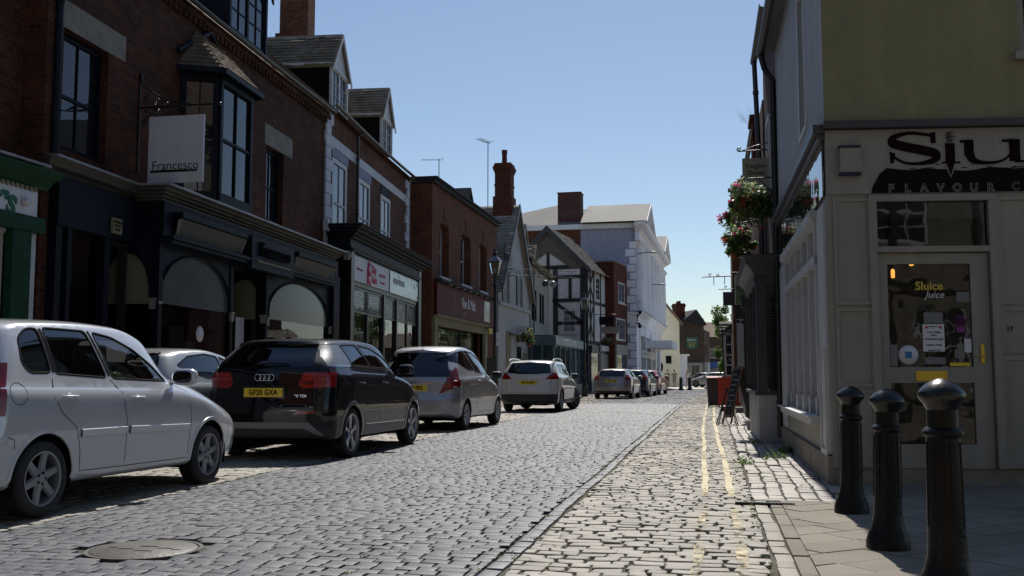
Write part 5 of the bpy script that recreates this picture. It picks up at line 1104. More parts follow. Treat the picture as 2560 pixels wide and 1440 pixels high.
# purple brick house with the charcoal bay
e, L = facade('brick_house', 'purple brick house with a charcoal bay shopfront beside the white corner shop', (1.10, 20.4), (1.13, 17.15), 'house')
L = 8.85; e.location = (1.05, 26.0, 0)
wall(e, 3.25, 2.9, 7.6, [(1.0, 1.9, 4.2, 5.9)], M['brickP'], D=5, rev=.1).location = (5.6, 0, 0)
for h in ((6.6, 7.5, 4.2, 5.9),): sash(e, *h, -.04, M['white'], nx=2, nz=(2, 2), ft=.08)
wall(e, L, 0, 2.9, [(4.4, 8.5, .8, 2.75)], M['char'], D=5, rev=.1, name='ground_floor_wall')
gutter(e, 5.5, L - .05, -.17, 7.5, M['char'], .07)
b = MB(); b.quad((5.6, -.14, 7.55), (L, -.14, 7.55), (L, 3, 9.8), (5.6, 3, 9.8)); b.build('roof', M['slate_b'], e)
downpipe(e, [(5.7, -.17, 7.45), (5.7, -.1, 4.9), (5.7, -.1, 3.2)], M['char'], r=.05); downpipe(e, [(1.0, -.25, .1), (1.0, -.25, 2.9)], r=.05)
f = empty('shopfront', parent=e)
PJ = .4; x0, x1 = 5.2, L - .05
b = MB(); b.box(x0, x1, -PJ + .02, 0, 0, .78); b.build('bay_base', M['wrender'], f)
b = MB(); b.box(x0 - .05, x1 + .02, -PJ - .04, 0, .78, .84); b.box(x1 - .16, x1, -PJ, -PJ + .16, .84, 2.66); b.box(x1 - .06, x1 + .005, -PJ + .16, -.28, .84, .95); b.box(x1 - .06, x1 + .005, -.06, 0, .84, 2.66)
b.box(x0, x1, -PJ - .02, 0, 2.66, 2.8); [b.box(x, x + .08, -PJ, -PJ + .08, .84, 2.66) for x in (x0, x0 + 1.2, x0 + 2.4)]; b.build('bay_frame', M['char'], f)
b = MB(); b.quad((x0, -PJ + .04, .84), (x1 - .1, -PJ + .04, .84), (x1 - .1, -PJ + .04, 2.66), (x0, -PJ + .04, 2.66)); b.quad((x1 - .03, -PJ + .1, .84), (x1 - .03, 0, .84), (x1 - .03, 0, 2.66), (x1 - .03, -PJ + .1, 2.66)); b.build('pane', M['shopg'], f)
b = MB(); [b.box(x0 + .1, x1 - .12, -PJ + .1, -PJ + .13, .86 + k * .05, .872 + k * .05) for k in range(36)]; [b.box(x1 - .09, x1 - .07, -PJ + .16, -.04, .86 + k * .05, .872 + k * .05) for k in range(36)]; b.build('venetian_blind', M['cream'], f)
cornice(f, x0, x1, PJ, [(PJ + .02, 2.8), (PJ + .05, 2.86), (PJ + .1, 2.92), (PJ + .16, 2.98), (PJ + .18, 3.08), (PJ + .2, 3.12)], M['char'])
b = MB(); b.box(1.5, 1.8, -.2, 0, 0, 3.2); b.box(4.0, 4.25, -.12, 0, 0, 3.0); b.build('pilaster', M['wrender'], f)
b = MB(); b.box(4.3, 5.0, -.32, 0, .74, .8); b.build('ledge', M['wrender'], f); b = MB(); b.box(4.6, 5.1, -.42, 0, 0, .2); b.build('step', M['concrete'], f)
b = MB(); b.box(4.9, 5.1, -.5, -.2, 2.5, 2.75); b.tube([(5.0, -.5, 2.75), (5.0, -.3, 2.2)], .03, 6); b.build('bracket', M['char'], f)
# tall dark house beyond, with a weedy parapet chimney
e, L = facade('brick_house', 'tall dark brick house with a weed grown parapet on the right of the street', (1.05, 37.9), (1.08, 20.45), 'house')
wall(e, L, 2.9, 6.7, [(3, 4, 4, 5.6), (7, 8, 4, 5.6)], M['brickR'], D=5, rev=.1, top=1)
for h in ((3, 4, 4, 5.6), (7, 8, 4, 5.6)): sash(e, *h, -.02, M['white'], nx=2, nz=(2, 2), ft=.08)
b = MB(); b.box(14.2, 15.1, -.1, .9, 5.4, 6.9); b.box(14.15, 15.15, -.16, .95, 6.9, 7.0); b.build('parapet', M['brickR'], e)
gutter(e, 0, L - 2, -.12, 6.6)
b = MB(); rg = random.Random(3)
for i in range(60):
    x, y = 14.6 + rg.uniform(-.4, .4), -.15 + rg.uniform(-.15, .2); a = rg.uniform(0, 6.3); l = rg.uniform(.15, .5); dx, dy = .4 * l * math.cos(a), .4 * l * math.sin(a)
    b.add([(x, y, 6.98), (x + .015, y, 6.98), (x + dx, y + dy - .1, 6.98 + l)], [(0, 1, 2)])
b.build('weeds', M['moss'], e)
b = MB(); b.box(2, 11, -.2, 0, 0, 3); b.build('shopfront', M['char'], e)
e, L = facade('brick_house', 'red brick house end wall facing the camera beyond the baskets', (.95, 50), (.78, 38), 'house')
wall(e, L, 0, 8.3, [], M['brickC'], D=6, top=1); b = MB(); [b.box(L - .02, L + .14, -.1 + i * .12, 6, 8.0 + i * .12, 8.13 + i * .12) for i in range(5)]; b.build('corbelled_eaves', M['brickR'], e)
b = MB(); b.box(L - 1.2, L + .1, .12, .4, 2.0, 2.9); b.build('lamp_box', M['black'], e)
e, L = facade('pink_bay', 'pale pink painted bay window with a little stone roof beyond the brick end wall', (.55, 52), (.52, 45), 'bay window')
wall(e, L, 0, 2.95, [(5.6, 6.6, 1.1, 2.8)], M['pink'], D=1, rev=.05); g2 = empty('end_light', (L + .01, .12, 0), R(90), parent=e)
b = MB(); b.box(L - .02, L + .12, .0, .08, 1.1, 2.9); b.box(L, L + .12, .3, .42, 1.1, 2.9); [b.box(L, L + .1, .08, .3, 1.1 + k * .45, 1.16 + k * .45) for k in range(5)]; b.build('window', M['white'], e); MB().box(L, L + .05, .08, .3, 1.1, 2.9).build('pane', M['glass'], e)
b = MB(); tiles(b, (-.1, -.2, 2.95), (1, 0, 0), (0, .8, .6), (0, -.6, .8), L + .3, 1.1, .2, .3, .04); tiles(b, (L + .25, -.2, 2.95), (0, 1, 0), (-.6, 0, .6), (.7, 0, .7), 1.1, .8, .2, .3, .04); b.build('roof', M['tile_g'], e)
# the house across the junction, reflected in the shop glass
e, L = facade('timber_framed_house', 'timber framed house across the junction behind the camera', (14, -3.6), (.6, -3.0), 'house')
wall(e, L, 0, 11, [(1, 2.4, 1, 2.8), (4, 5.4, 1, 2.8), (1, 2.4, 4.4, 6), (5, 6.4, 4.4, 6)], M['dimpanel'], D=7, top=1)
for h in ((1, 2.4, 1, 2.8), (4, 5.4, 1, 2.8), (1, 2.4, 4.4, 6), (5, 6.4, 4.4, 6)): sash(e, *h, .05, M['white'], nx=3, nz=(2, 2))
b = MB(); [b.box(x, x + .22, -.04, 0, 0, 10.9) for x in (0, .6, 2.7, 3.6, 5.8, 7.2, 8.2, 9.6, 11, 12.4)]; [b.box(0, L, -.05, 0, z, z + .22) for z in (.4, 3.2, 6.3, 7.8, 10)]; b.build('timber', M['beam'], e)
b = MB(); b.quad((-.3, -.4, 10.9), (L + .3, -.4, 10.9), (L + .3, 4, 15), (-.3, 4, 15)); b.build('roof', M['tile'], e)
e, L = facade('brick_house', 'unseen brick house added behind the camera to block sky light', (0, -12), (-14, -10), 'house')  # added out of view as an occluder, cuts the sky light from behind
wall(e, L, 0, 11.5, [(1, 2.2, 1, 2.8), (4, 5.2, 4.4, 6)], M['brickB'], D=7, top=1); b = MB(); b.quad((-.3, -.4, 11.4), (L + .3, -.4, 11.4), (L + .3, 4, 15), (-.3, 4, 15)); b.build('roof', M['tile'], e)
# ------------------------------------------------------------------ cars
def paint(name, c, metal=.0, rough=.35, coat=1.0, spec=.5):
    return mat(name, c, rough, metal=metal, coat=coat, cr_=.03, spec=spec)
P_silver = paint('silver_blue_paint', (.58, .595, .635), .3, .24); P_black = paint('black_paint_gloss', (.003, .003, .006), 0, .5, .9, .05)
P_white = paint('white_car_paint', (.62, .62, .61), 0, .35); P_grey = paint('warm_grey_paint', (.34, .32, .3), .5, .35)
P_silv2 = paint('silver_paint', (.42, .43, .44), .5, .36); P_red = paint('red_car_paint', (.35, .01, .012)); P_blue = paint('dark_blue_paint', (.012, .018, .035))
P_sage = paint('grey_silver_paint', (.33, .35, .36), .4, .35)
CG = glass('car_glass', thru=.6, rough=.005, wav=0, ior=1.95); CGD = glass('privacy_glass', thru=.10, rough=.005, wav=0, ior=1.8)
TYRE = mat('tyre_rubber', (.018, .018, .018), .75, bump=.3, bscale=60); RIM = mat('alloy', (.5, .5, .52), .3, metal=.75, coat=.3); RIMD = mat('alloy_dull', (.3, .31, .33), .4, metal=.6)
RUB = mat('black_rubber_trim', (.008, .008, .009), .85, spec=.1); CHR = mat('chrome', (.75, .77, .8), .08, metal=1); LRED = mat('red_lamp_lens', (.3, .005, .005), .15, coat=.8, var=.5, vscale=14)
LCLR = mat('clear_lamp_lens', (.5, .5, .52), .1, coat=1); SEAT = mat('dark_seat_cloth', (.07, .07, .075), .9); SKID = mat('grey_skid_plate', (.2, .2, .2), .45); CLAD = mat('dark_cladding', (.025, .026, .028), .5)
def pchip(pts):
    xs = [p[0] for p in pts]; ys = [p[1] for p in pts]; n = len(xs)
    d = [(ys[i + 1] - ys[i]) / (xs[i + 1] - xs[i]) for i in range(n - 1)]
    m = [d[0]] + [0 if d[i - 1] * d[i] <= 0 else 2 * d[i - 1] * d[i] / (d[i - 1] + d[i]) for i in range(1, n - 1)] + [d[-1]]
    def f(x):
        if x <= xs[0]: return ys[0]
        if x >= xs[-1]: return ys[-1]
        i = 0
        while x > xs[i + 1]: i += 1
        h = xs[i + 1] - xs[i]; t = (x - xs[i]) / h
        return (2 * t ** 3 - 3 * t * t + 1) * ys[i] + (t ** 3 - 2 * t * t + t) * h * m[i] + (-2 * t ** 3 + 3 * t * t) * ys[i + 1] + (t ** 3 - t * t) * h * m[i + 1]
    return f
def inpoly(x, y, P):
    r = False; n = len(P)
    for i in range(n):
        (x0, y0), (x1, y1) = P[i], P[(i + 1) % n]
        if (y0 > y) != (y1 > y) and x < (x1 - x0) * (y - y0) / (y1 - y0) + x0: r = not r
    return r
def roundpoly(P, r=.05, n=3):
    out = []; m = len(P)
    for i in range(m):
        p = Vector(P[i]); a = Vector(P[i - 1]) - p; c = Vector(P[(i + 1) % m]) - p; ra = min(r, a.length * .45); rc = min(r, c.length * .45)
        p0 = p + a.normalized() * ra; p2 = p + c.normalized() * rc
        for k in range(n + 1): t = k / n; q = p0 * (1 - t) ** 2 + p * 2 * t * (1 - t) + p2 * t * t; out.append((q.x, q.y))
    return out
def car(name, label, S, loc, rz, group=None, cat='car'):
    root = empty(name, loc, rz, label, cat, group)
    yr0, yf0 = -S['ro'], S['wb'] + S['fo']; zt, zs, zb, hw, wr = (pchip(S[k]) for k in ('zt', 'zs', 'zb', 'hw', 'wr'))
    rear, front = pchip(S['rear']), pchip(S['front']); ym = S['wb'] * .5; RC = S.get('rc', .2); bul = S.get('bulge', .05)
    def ring(y):
        t, s_, b_, w, r_ = zt(y), zs(y), zb(y), hw(y), wr(y)
        q = max(0, (yr0 + RC - y) / RC, (y - (yf0 - RC * 1.5)) / (RC * 1.5)); q = min(q, .97); g = 1 - (RC / w) * (1 - math.sqrt(1 - q * q))
        crn = min(.055, (t - s_) * .3); zr = t - crn; G = Vector((w - .035, s_)); I = Vector((r_, zr))
        H = G.lerp(I, .5) + Vector((.018, .0)); H2 = G.lerp(I, .93) + Vector((.012, 0))
        lo = cr([(w * .9, 0, b_), (w * .965, 0, b_ + .05), (w - .012, 0, b_ + .2), (w, 0, b_ + (s_ - b_) * .55), (w - .004, 0, s_ - .1), (w - .02, 0, s_ - .03), (w - .035, 0, s_)], 3)
        up = cr([(G.x, 0, G.y), (H.x, 0, H.y), (H2.x, 0, H2.y), (I.x - .04, 0, I.y + crn * .25), (I.x * .75, 0, I.y + crn * .65), (I.x * .38, 0, I.y + crn * .92), (0, 0, t)], 3)
        return [(0, b_)] + [(p.x * g, p.z) for p in lo] + [(p.x * g, p.z) for p in up[1:]]
    ys = []
    y = yr0
    while y < yf0 - .001:
        ys.append(y); near = min(y - yr0, yf0 - y); y += .018 if near < .1 else .04 if near < .3 else .07
    ys.append(yf0)
    rings = []
    for y in ys:
        rg = ring(y); out = []
        for x, z in rg:
            if y < ym: f = (ym - y) / (ym - yr0); yy = ym - f * (ym - (yr0 + rear(z)))
            else: f = (y - ym) / (yf0 - ym); yy = ym + f * ((yf0 - front(z)) - ym)
            out.append((x, yy, z))
        rings.append(out)
    n = len(rings[0]); bm = bmesh.new(); cols = []
    for out in rings:
        r_ = [bm.verts.new(p) for p in out]; l_ = [bm.verts.new((-p[0], p[1], p[2])) if p[0] > 1e-6 else r_[i] for i, p in enumerate(out)]; cols.append((r_, l_))
    def F(vs):
        u = []
        for v in vs:
            if v not in u: u.append(v)
        if len(u) > 2:
            try: return bm.faces.new(u)
            except ValueError: pass
    for i in range(len(rings) - 1):
        for k in range(n - 1):
            F((cols[i][0][k], cols[i + 1][0][k], cols[i + 1][0][k + 1], cols[i][0][k + 1])); F((cols[i][1][k], cols[i][1][k + 1], cols[i + 1][1][k + 1], cols[i + 1][1][k]))
    for idx, sg in ((0, -1), (-1, 1)):
        r_, l_ = cols[idx]; m = 10; rows = []
        for k in range(n):
            a = r_[k].co; row = [r_[k]]
            if a.x > 1e-6:
                for j in range(1, m): s_ = 1 - 2 * j / m; row.append(bm.verts.new((a.x * s_, a.y + sg * bul * (1 - s_ * s_) * (1 if k < n - 4 else .4), a.z)))
                row.append(l_[k])
            rows.append(row)
        for k in range(n - 1):
            A, B = rows[k], rows[k + 1]
            if len(A) == 1: 
                for j in range(len(B) - 1): F((A[0], B[j], B[j + 1]))
            elif len(B) == 1:
                for j in range(len(A) - 1): F((A[j], B[0], A[j + 1]))
            else:
                for j in range(len(A) - 1): F((A[j], A[j + 1], B[j + 1], B[j]))
    bmesh.ops.recalc_face_normals(bm, faces=bm.faces); bm.normal_update()
    bvh = BVHTree.FromBMesh(bm)
    def cut(P, axis, sel):
        # axis 0: polygon in (y,z) seen from the side; 1: (x,z) seen from an end
        u0, u1 = min(p[0] for p in P) - .02, max(p[0] for p in P) + .02; v0, v1 = min(p[1] for p in P) - .02, max(p[1] for p in P) + .02
        def near(f):
            us = [(v.co.y if axis == 0 else v.co.x) for v in f.verts]; zz = [v.co.z for v in f.verts]
            return min(us) < u1 and max(us) > u0 and min(zz) < v1 and max(zz) > v0 and sel(f)
        for i in range(len(P)):
            a, c = P[i], P[(i + 1) % len(P)]
            fs = [f for f in bm.faces if near(f)]; 
            if not fs: return
            es = list({e_ for f in fs for e_ in f.edges}); vs = list({v for f in fs for v in f.verts})
            if axis == 0: co, no = (0, a[0], a[1]), (0, -(c[1] - a[1]), c[0] - a[0])
            else: co, no = (a[0], 0, a[1]), (-(c[1] - a[1]), 0, c[0] - a[0])
            if Vector(no).length < 1e-5: continue
            bmesh.ops.bisect_plane(bm, geom=fs + es + vs, dist=1e-5, plane_co=co, plane_no=no)
        bm.normal_update(); out = []
        for f in bm.faces:
            c = f.calc_center_median()
            if sel(f) and inpoly(c.y if axis == 0 else c.x, c.z, P): out.append(f)
        return out
    side = lambda s: (lambda f: f.normal.x * s > .3 and f.calc_center_median().x * s > .2)
    sideW = lambda s: (lambda f: f.calc_center_median().x * s > S['W'] * .5 - .34 and f.calc_center_median().z < S['r'] * 2 + .25)
    rearf = lambda f: f.normal.y < -.25 and f.calc_center_median().y < S['wb'] * .12
    frontf = lambda f: f.normal.y > .2 and f.normal.z > .1 and f.calc_center_median().y > S['wb'] * .4
    groups = []
    def take(nm, fs, mt, label=None): 
        if fs: groups.append((nm, [f for f in fs], mt, label))
    used = set()
    # wheel arches
    ar = S['r'] + S.get('gap', .05); arches = [(0, S['r']), (S['wb'], S['r'])]
    for (yc, zc) in arches:
        P = [(yc + ar * math.cos(a), zc + ar * math.sin(a)) for a in [k * 2 * math.pi / 26 for k in range(26)]]
        for s in (-1, 1):
            fs = cut(P, 0, sideW(s)); 
            if fs: bmesh.ops.delete(bm, geom=fs, context='FACES')
    lay = bm.faces.layers.int.new('part'); defs = [('body', S['paint'])]
    def mark(nm, mt, P, axis, sel):
        fs = cut(P, axis, sel)
        if not fs: return
        defs.append((nm, mt)); k = len(defs) - 1
        for f in fs:
            if f[lay] == 0: f[lay] = k
    for nm, P, mt in S.get('side_glass', []):
        P = roundpoly(P, .045)
        for s in (-1, 1): mark('side_window', mt, P, 0, side(s))
    if 'rear_glass' in S: mark('rear_window', S.get('rg', CG), roundpoly(S['rear_glass'], .06), 1, lambda f: rearf(f) and f.calc_center_median().z > .7)
    if 'windscreen' in S: mark('windscreen', CG, roundpoly(S['windscreen'], .06), 1, frontf)
    for nm, P, mt in S.get('rear_parts', []):
        mark(nm, mt, P, 1, rearf)
    for nm, P, mt in S.get('side_parts', []):
        for s in (-1, 1): mark(nm, mt, P, 0, side(s))
    for nm, P, P2, mt in S.get('tail', []):
        for s in (-1, 1):
            PP = [(s * x, z) for x, z in P]; PP = PP if s > 0 else PP[::-1]
            fa = cut(PP, 1, lambda f: f.normal.y < -.35 and f.calc_center_median().y < .1) or []
            defs.append((nm, mt)); k = len(defs) - 1
            for f in fa: 
                if f[lay] == 0: f[lay] = k
            fb = cut(P2, 0, lambda f: f.normal.x * s > .2 and f.calc_center_median().y < .3 and f.normal.y > -.75) or []
            for f in fb:
                if f[lay] == 0: f[lay] = k
    # split into meshes
    for k, (nm, mt) in enumerate(defs):
        fs = [f for f in bm.faces if f[lay] == k]
        if not fs: continue
        vm = {}; V = []; Fc = []
        off = -.007 if 'window' in nm or nm == 'windscreen' else .002 if k else 0
        for f in fs:
            idx = []
            for v in f.verts:
                if v not in vm: vm[v] = len(V); V.append(tuple(v.co + v.normal * off))
                idx.append(vm[v])
            Fc.append(tuple(idx))
        me = bpy.data.meshes.new(nm); me.from_pydata(V, [], Fc); me.polygons.foreach_set('use_smooth', [True] * len(Fc)); me.update(); me.materials.append(mt)
        me.set_sharp_from_angle(angle=R(38))
        o = bpy.data.objects.new(nm, me); COL.objects.link(o); o.parent = root
    bm.free()
    # ribbons laid on the body
    def onside(y, z, s):
        h = bvh.ray_cast(Vector((3 * s, y, z)), Vector((-s, 0, 0))); return h[0], h[1]
    def onrear(x, z):
        h = bvh.ray_cast(Vector((x, -5, z)), Vector((0, 1, 0))); return h[0], h[1]
    def ribbon3(b, pts, fn, w, pr, closed=False, step=.06):
        P = []
        n_ = len(pts)
        for i in range(n_ if closed else n_ - 1):
            a, c = Vector(pts[i]), Vector(pts[(i + 1) % n_]); k = max(1, int((c - a).length / step))
            for j in range(k): P.append(a.lerp(c, j / k))
        if not closed: P.append(Vector(pts[-1]))
        H = []
        for p in P:
            co, no = fn(p.x, p.y)
            if co is not None: 
                H.append((co, no if no.dot(co - Vector((0, S['wb'] / 2, .7))) > 0 else -no))
        m = len(H)
        if m < 2: return
        rows = []
        for i in range(m):
            t = (H[(i + 1) % m][0] - H[i - 1][0]) if closed else (H[min(i + 1, m - 1)][0] - H[max(i - 1, 0)][0]); nn = H[i][1]; c = nn.cross(t)
            if c.length < 1e-6: c = Vector((0, 0, 1))
            c.normalize(); o_ = H[i][0] - nn * .004; rows.append([o_ + c * w / 2, o_ + c * w * .38 + nn * (pr + .004), o_ - c * w * .38 + nn * (pr + .004), o_ - c * w / 2])
        vs = [p for r_ in rows for p in r_]; fs = [(i * 4 + k, i * 4 + k + 1, ((i + 1) % m) * 4 + k + 1, ((i + 1) % m) * 4 + k) for i in range(m if closed else m - 1) for k in range(3)]
        b.add(vs, fs, True)
    for nm, mt, w, pr, paths in S.get('side_lines', []):
        for s in (-1, 1):
            b = MB(); [ribbon3(b, p, lambda y, z, s=s: onside(y, z, s), w, pr) for p in paths]
            if b.v: b.build(nm, mt, root, auto=50)
    for nm, mt, w, pr, paths in S.get('rear_lines', []):
        b = MB(); [ribbon3(b, p, onrear, w, pr) for p in paths]
        if b.v: b.build(nm, mt, root, auto=50)
    b = MB()
    for nm, P, mt in S.get('side_glass', []):
        for s in (-1, 1): ribbon3(b, roundpoly(P, .045), lambda y, z, s=s: onside(y, z, s), .022, .002, True)
    if 'rear_glass' in S and S.get('rg_seal', 1): ribbon3(b, roundpoly(S['rear_glass'], .06), onrear, .03, .002, True)
    if b.v: b.build('window_seal', RUB, root)
    b = MB()
    for (yc, zc) in arches:
        for s in (-1, 1):
            pts = [(yc + (ar + .012) * math.cos(a), zc + (ar + .012) * math.sin(a)) for a in [math.pi * (-.12 + 1.24 * k / 26) for k in range(27)]]
            ribbon3(b, pts, lambda y, z, s=s: onside(y, z, s), S.get('lip', .03), .006)
    b.build('wheel_arch', S.get('lipm', S['paint']), root, auto=50)
    # wells, floor and cabin
    b = MB()
    for (yc, zc) in arches:
        for s in (-1, 1):
            pts = [(yc + (ar + .0) * math.cos(a), zc + (ar + .0) * math.sin(a)) for a in [math.pi * (-.1 + 1.2 * k / 14) for k in range(15)]]; xo, xi = s * (S['W'] / 2 - .03), s * (S['W'] / 2 - .36)
            for (p, q) in zip(pts[:-1], pts[1:]): b.quad((xo, p[0], p[1]), (xi, p[0], p[1]), (xi, q[0], q[1]), (xo, q[0], q[1]))
            b.add([(xi, p[0], p[1]) for p in pts], [tuple(range(len(pts)))])
    hwid = S['W'] / 2
    b.box(-hwid + .38, hwid - .38, yr0 + .25, yf0 - .2, .2, .5); b.box(-hwid + .1, hwid - .1, ar + .06, S['wb'] - ar - .06, .24, .5)
    b.box(-hwid + .12, hwid - .12, -ar, S['wb'] - .3, .5, .52); b.build('underbody', M['blackm'], root)
    if S.get('cabin', 1):
        b = MB(); zz = .52
        for y0, wd in ((.55, 2), (1.35, 1)):
            for x0 in ((-.62, .04) if True else ()):
                x1 = x0 + .56; y = y0 + S['wb'] * .0
                b.box(x0, x1, y, y + .48, zz, zz + .2); b.prism([(y - .02, zz + .15), (y + .12, zz + .15), (y - .02, zz + .68), (y - .1, zz + .68)], x0, x1); b.prism([(y - .12, zz + .7), (y - .03, zz + .7), (y - .05, zz + .86), (y - .13, zz + .86)], x0 + .15, x1 - .15)
        b.build('seat', SEAT, root)
        b = MB(); yd = S['wb'] - .52; b.box(-.68, .68, yd, yd + .3, .72, .96); c = Vector((.36, yd - .18, .93))
        b.tube([(c.x + .18 * math.cos(a), c.y - .06 * math.sin(a), c.z + .17 * math.sin(a)) for a in [k * math.pi / 10 for k in range(20)]], .014, 6, closed=True); b.tube([tuple(c), (c.x, yd + .02, .88)], .03, 6); b.build('dashboard', SEAT, root)
    # wheels
    rr, rw = S['r'], .2; tm = S.get('rimm', RIM); nsp = S.get('spokes', 6); rim = S.get('rim', .7)
    def wheel(x, y, s, steer=0):
        w = MB(); h = rw / 2
        prof = [(rr * rim, -h + .01), (rr * .8, -h), (rr * .93, -h + .004), (rr * .985, -h + .03), (rr, -h + .06), (rr, h - .06), (rr * .985, h - .03), (rr * .93, h - .004), (rr * .8, h), (rr * rim, h - .01)]
        w.lathe(prof, 40, axis=0); wo = w.build('wheel', TYRE, root, (x, y, rr)); wo.rotation_euler = (0, 0, steer)
        b = MB(); fx = s * (h - .012); ri = rr * rim
        b.lathe([(ri + .004, s * h - s * .004), (ri - .012, fx + s * .004), (ri - .02, fx - s * .03), (ri - .025, -s * h * .6)], 36, axis=0)
        b.lathe([(.0001, fx + s * .002), (.028, fx + s * .002), (.034, fx - s * .006), (.055, fx - s * .012), (.06, fx - s * .04)], 20, axis=0)
        for k in range(nsp):
            a = 2 * math.pi * k / nsp + .3; ca, sa = math.cos(a), math.sin(a)
            def P(r_, t, d): return (fx - s * d, r_ * ca - t * sa, r_ * sa + t * ca)
            wi, wo_ = S.get('sp', (.03, .035)); segs = [(.045, wi, .008), (ri * .5, wi * .85, .014), (ri * .85, wo_ * .9, .01), (ri - .008, wo_ * 1.3, .008)]; vs = []
            for (r_, t, d) in segs: vs += [P(r_, -t, d + .02), P(r_, -t * .7, d), P(r_, t * .7, d), P(r_, t, d + .02)]
            b.add(vs, [(i * 4 + q, i * 4 + q + 1, i * 4 + q + 5, i * 4 + q + 4) for i in range(3) for q in range(3)])
        b.build('rim', tm, wo, auto=35)
        b = MB()
        for k in range(5):
            a = 2 * math.pi * k / 5; b.lathe([(.0001, fx - s * .0035), (.011, fx - s * .0035), (.011, fx - s * .02)], 8, (0, .045 * math.cos(a), .045 * math.sin(a)), axis=0)
        b.build('wheel_bolt', M['blackm'], wo)
        b = MB(); b.lathe([(.0001, -s * .02), (ri - .02, -s * .02)], 24, axis=0); b.lathe([(.0001, s * .01), (rr * .42, s * .01), (rr * .42, -s * .01)], 24, axis=0); b.build('brake_disc', M['blackm'], wo)
        return wo
    for s in (-1, 1):
        wheel(s * (S['W'] / 2 - .115), 0, s); wheel(s * (S['W'] / 2 - .115), S['wb'], s, S.get('steer', 0))
    # mirrors
    for s in (-1, 1):
        my, mz = S['mirror']; b = MB(); b.ball((s * (S['W'] / 2 + .08), my, mz), .125, .06, .082, n=20, m=12, p=.6); b.tube([(s * (S['W'] / 2 - .1), my + .02, mz - .06), (s * (S['W'] / 2 + .02), my + .01, mz - .03)], .022, 6); mo = b.build('door_mirror', S.get('mirm', S['paint']), root)
        b = MB(); b.ball((s * (S['W'] / 2 + .08), my - .058, mz), .105, .008, .064, n=20, m=8, p=.6); b.build('mirror_glass', glass('mirror_face', (.01, .01, .01), wav=0, ior=1.5) if 'mirg' not in M else M['mirg'], mo)
    if 'handles' in S:
        for s in (-1, 1):
            for (y, z) in S['handles']:
                co, no = onside(y, z, s)
                if co is None: continue
                b = MB(); x = co.x; b.tube(cr([(x - s * .01, y - .09, z), (x + s * .03, y - .06, z + .002), (x + s * .034, y + .05, z + .003), (x - s * .01, y + .09, z)], 4), .014, 7); b.build('door_handle', S.get('hm', S['paint']), root)
                b = MB(); b.ball((x - s * .012, y, z), .016, .05, .036, n=12, m=6); b.build('handle_recess', S['paint'], root)
    # number plate
    if 'plate' in S:
        tx, pz = S['plate']; co, no = onrear(0, pz); y = co.y - .015; pw, ph = .54, .115
        b = MB(); b.box(-pw / 2, pw / 2, y - .008, y + .02, pz - ph / 2, pz + ph / 2); po = b.build('number_plate', M['plate_y'], root); text('lettering', tx, M['txt'], po, (0, y - .011, pz), .098, xs=.86, off=.003, ext=.001, sp=1.05)
        b = MB(); b.box(-pw / 2 - .03, pw / 2 + .03, y + .002, y + .03, pz - ph / 2 - .02, pz + ph / 2 + .03); b.build('plate_recess', S.get('prm', S['paint']), root)
    if 'wiper' in S:
        x0, x1, z = S['wiper']; co, _ = onrear(x0, z); c2, _ = onrear(x1, z + .01); b = MB(); b.tube([(x0, co.y - .02, z), ((x0 + x1) / 2, (co.y + c2.y) / 2 - .035, z + .02), (x1, c2.y - .02, z + .012)], .012, 6); b.ball((x0, co.y - .015, z), .03, .02, .025, n=8, m=6); b.build('rear_wiper', RUB, root)
    if 'antenna' in S:
        y = S['antenna']; z = zt(y); b = MB(); b.ball((0, y, z), .03, .05, .02, n=8, m=6); b.tube([(0, y, z), (0, y - .09, z + .14)], .007, 5, r1=.003); b.build('antenna', RUB, root)
    if S.get('rails'):
        for s in (-1, 1):
            b = MB(); pts = [(s * wr(y) * .98, y, zt(y) - .035 + h) for y, h in ((-.35, .0), (-.2, .055), (.3, .07), (1.1, .06), (1.3, .0))]; b.tube(cr(pts, 4), .018, 7); b.build('roof_rail', S.get('railm', CHR), root)
    return root, bvh, onrear, onside

def S_hatch(W=1.7, H=1.5, wb=2.55, ro=.68, fo=.85, r=.31, **k):
    d = dict(W=W, wb=wb, ro=ro, fo=fo, r=r,
        zt=[(-ro, H - .07), (-ro + .3, H - .025), (wb * .22, H), (wb * .45, H - .015), (wb * .62, H - .09), (wb * .86, 1.12), (wb * .97, 1.06), (wb + .3, .95), (wb + fo - .15, .8), (wb + fo, .68)],
        zs=[(-ro, 1.02), (wb * .5, .99), (wb * .85, .96), (wb + .1, .88), (wb + fo, .6)],
        zb=[(-ro, .3), (-ro + .3, .24), (wb * .5, .23), (wb + fo - .3, .22), (wb + fo, .26)],
        hw=[(-ro, W / 2 - .03), (0, W / 2), (wb, W / 2), (wb + fo, W / 2 - .1)],
        wr=[(-ro, W / 2 - .25), (0, W / 2 - .21), (wb * .5, W / 2 - .22), (wb * .8, W / 2 - .2), (wb, W / 2 - .16), (wb + fo, W / 2 - .25)],
        rear=[(.2, .06), (.35, .0), (.6, .0), (.75, .05), (1.0, .09), (1.1, .13), (H - .1, .3), (H, .34)],
        front=[(.2, .1), (.4, .0), (.6, .02), (.75, .12), (.9, .3), (1.1, .5)], mirror=(wb - .55, 1.06), paint=P_silver)
    d.update(k); return d

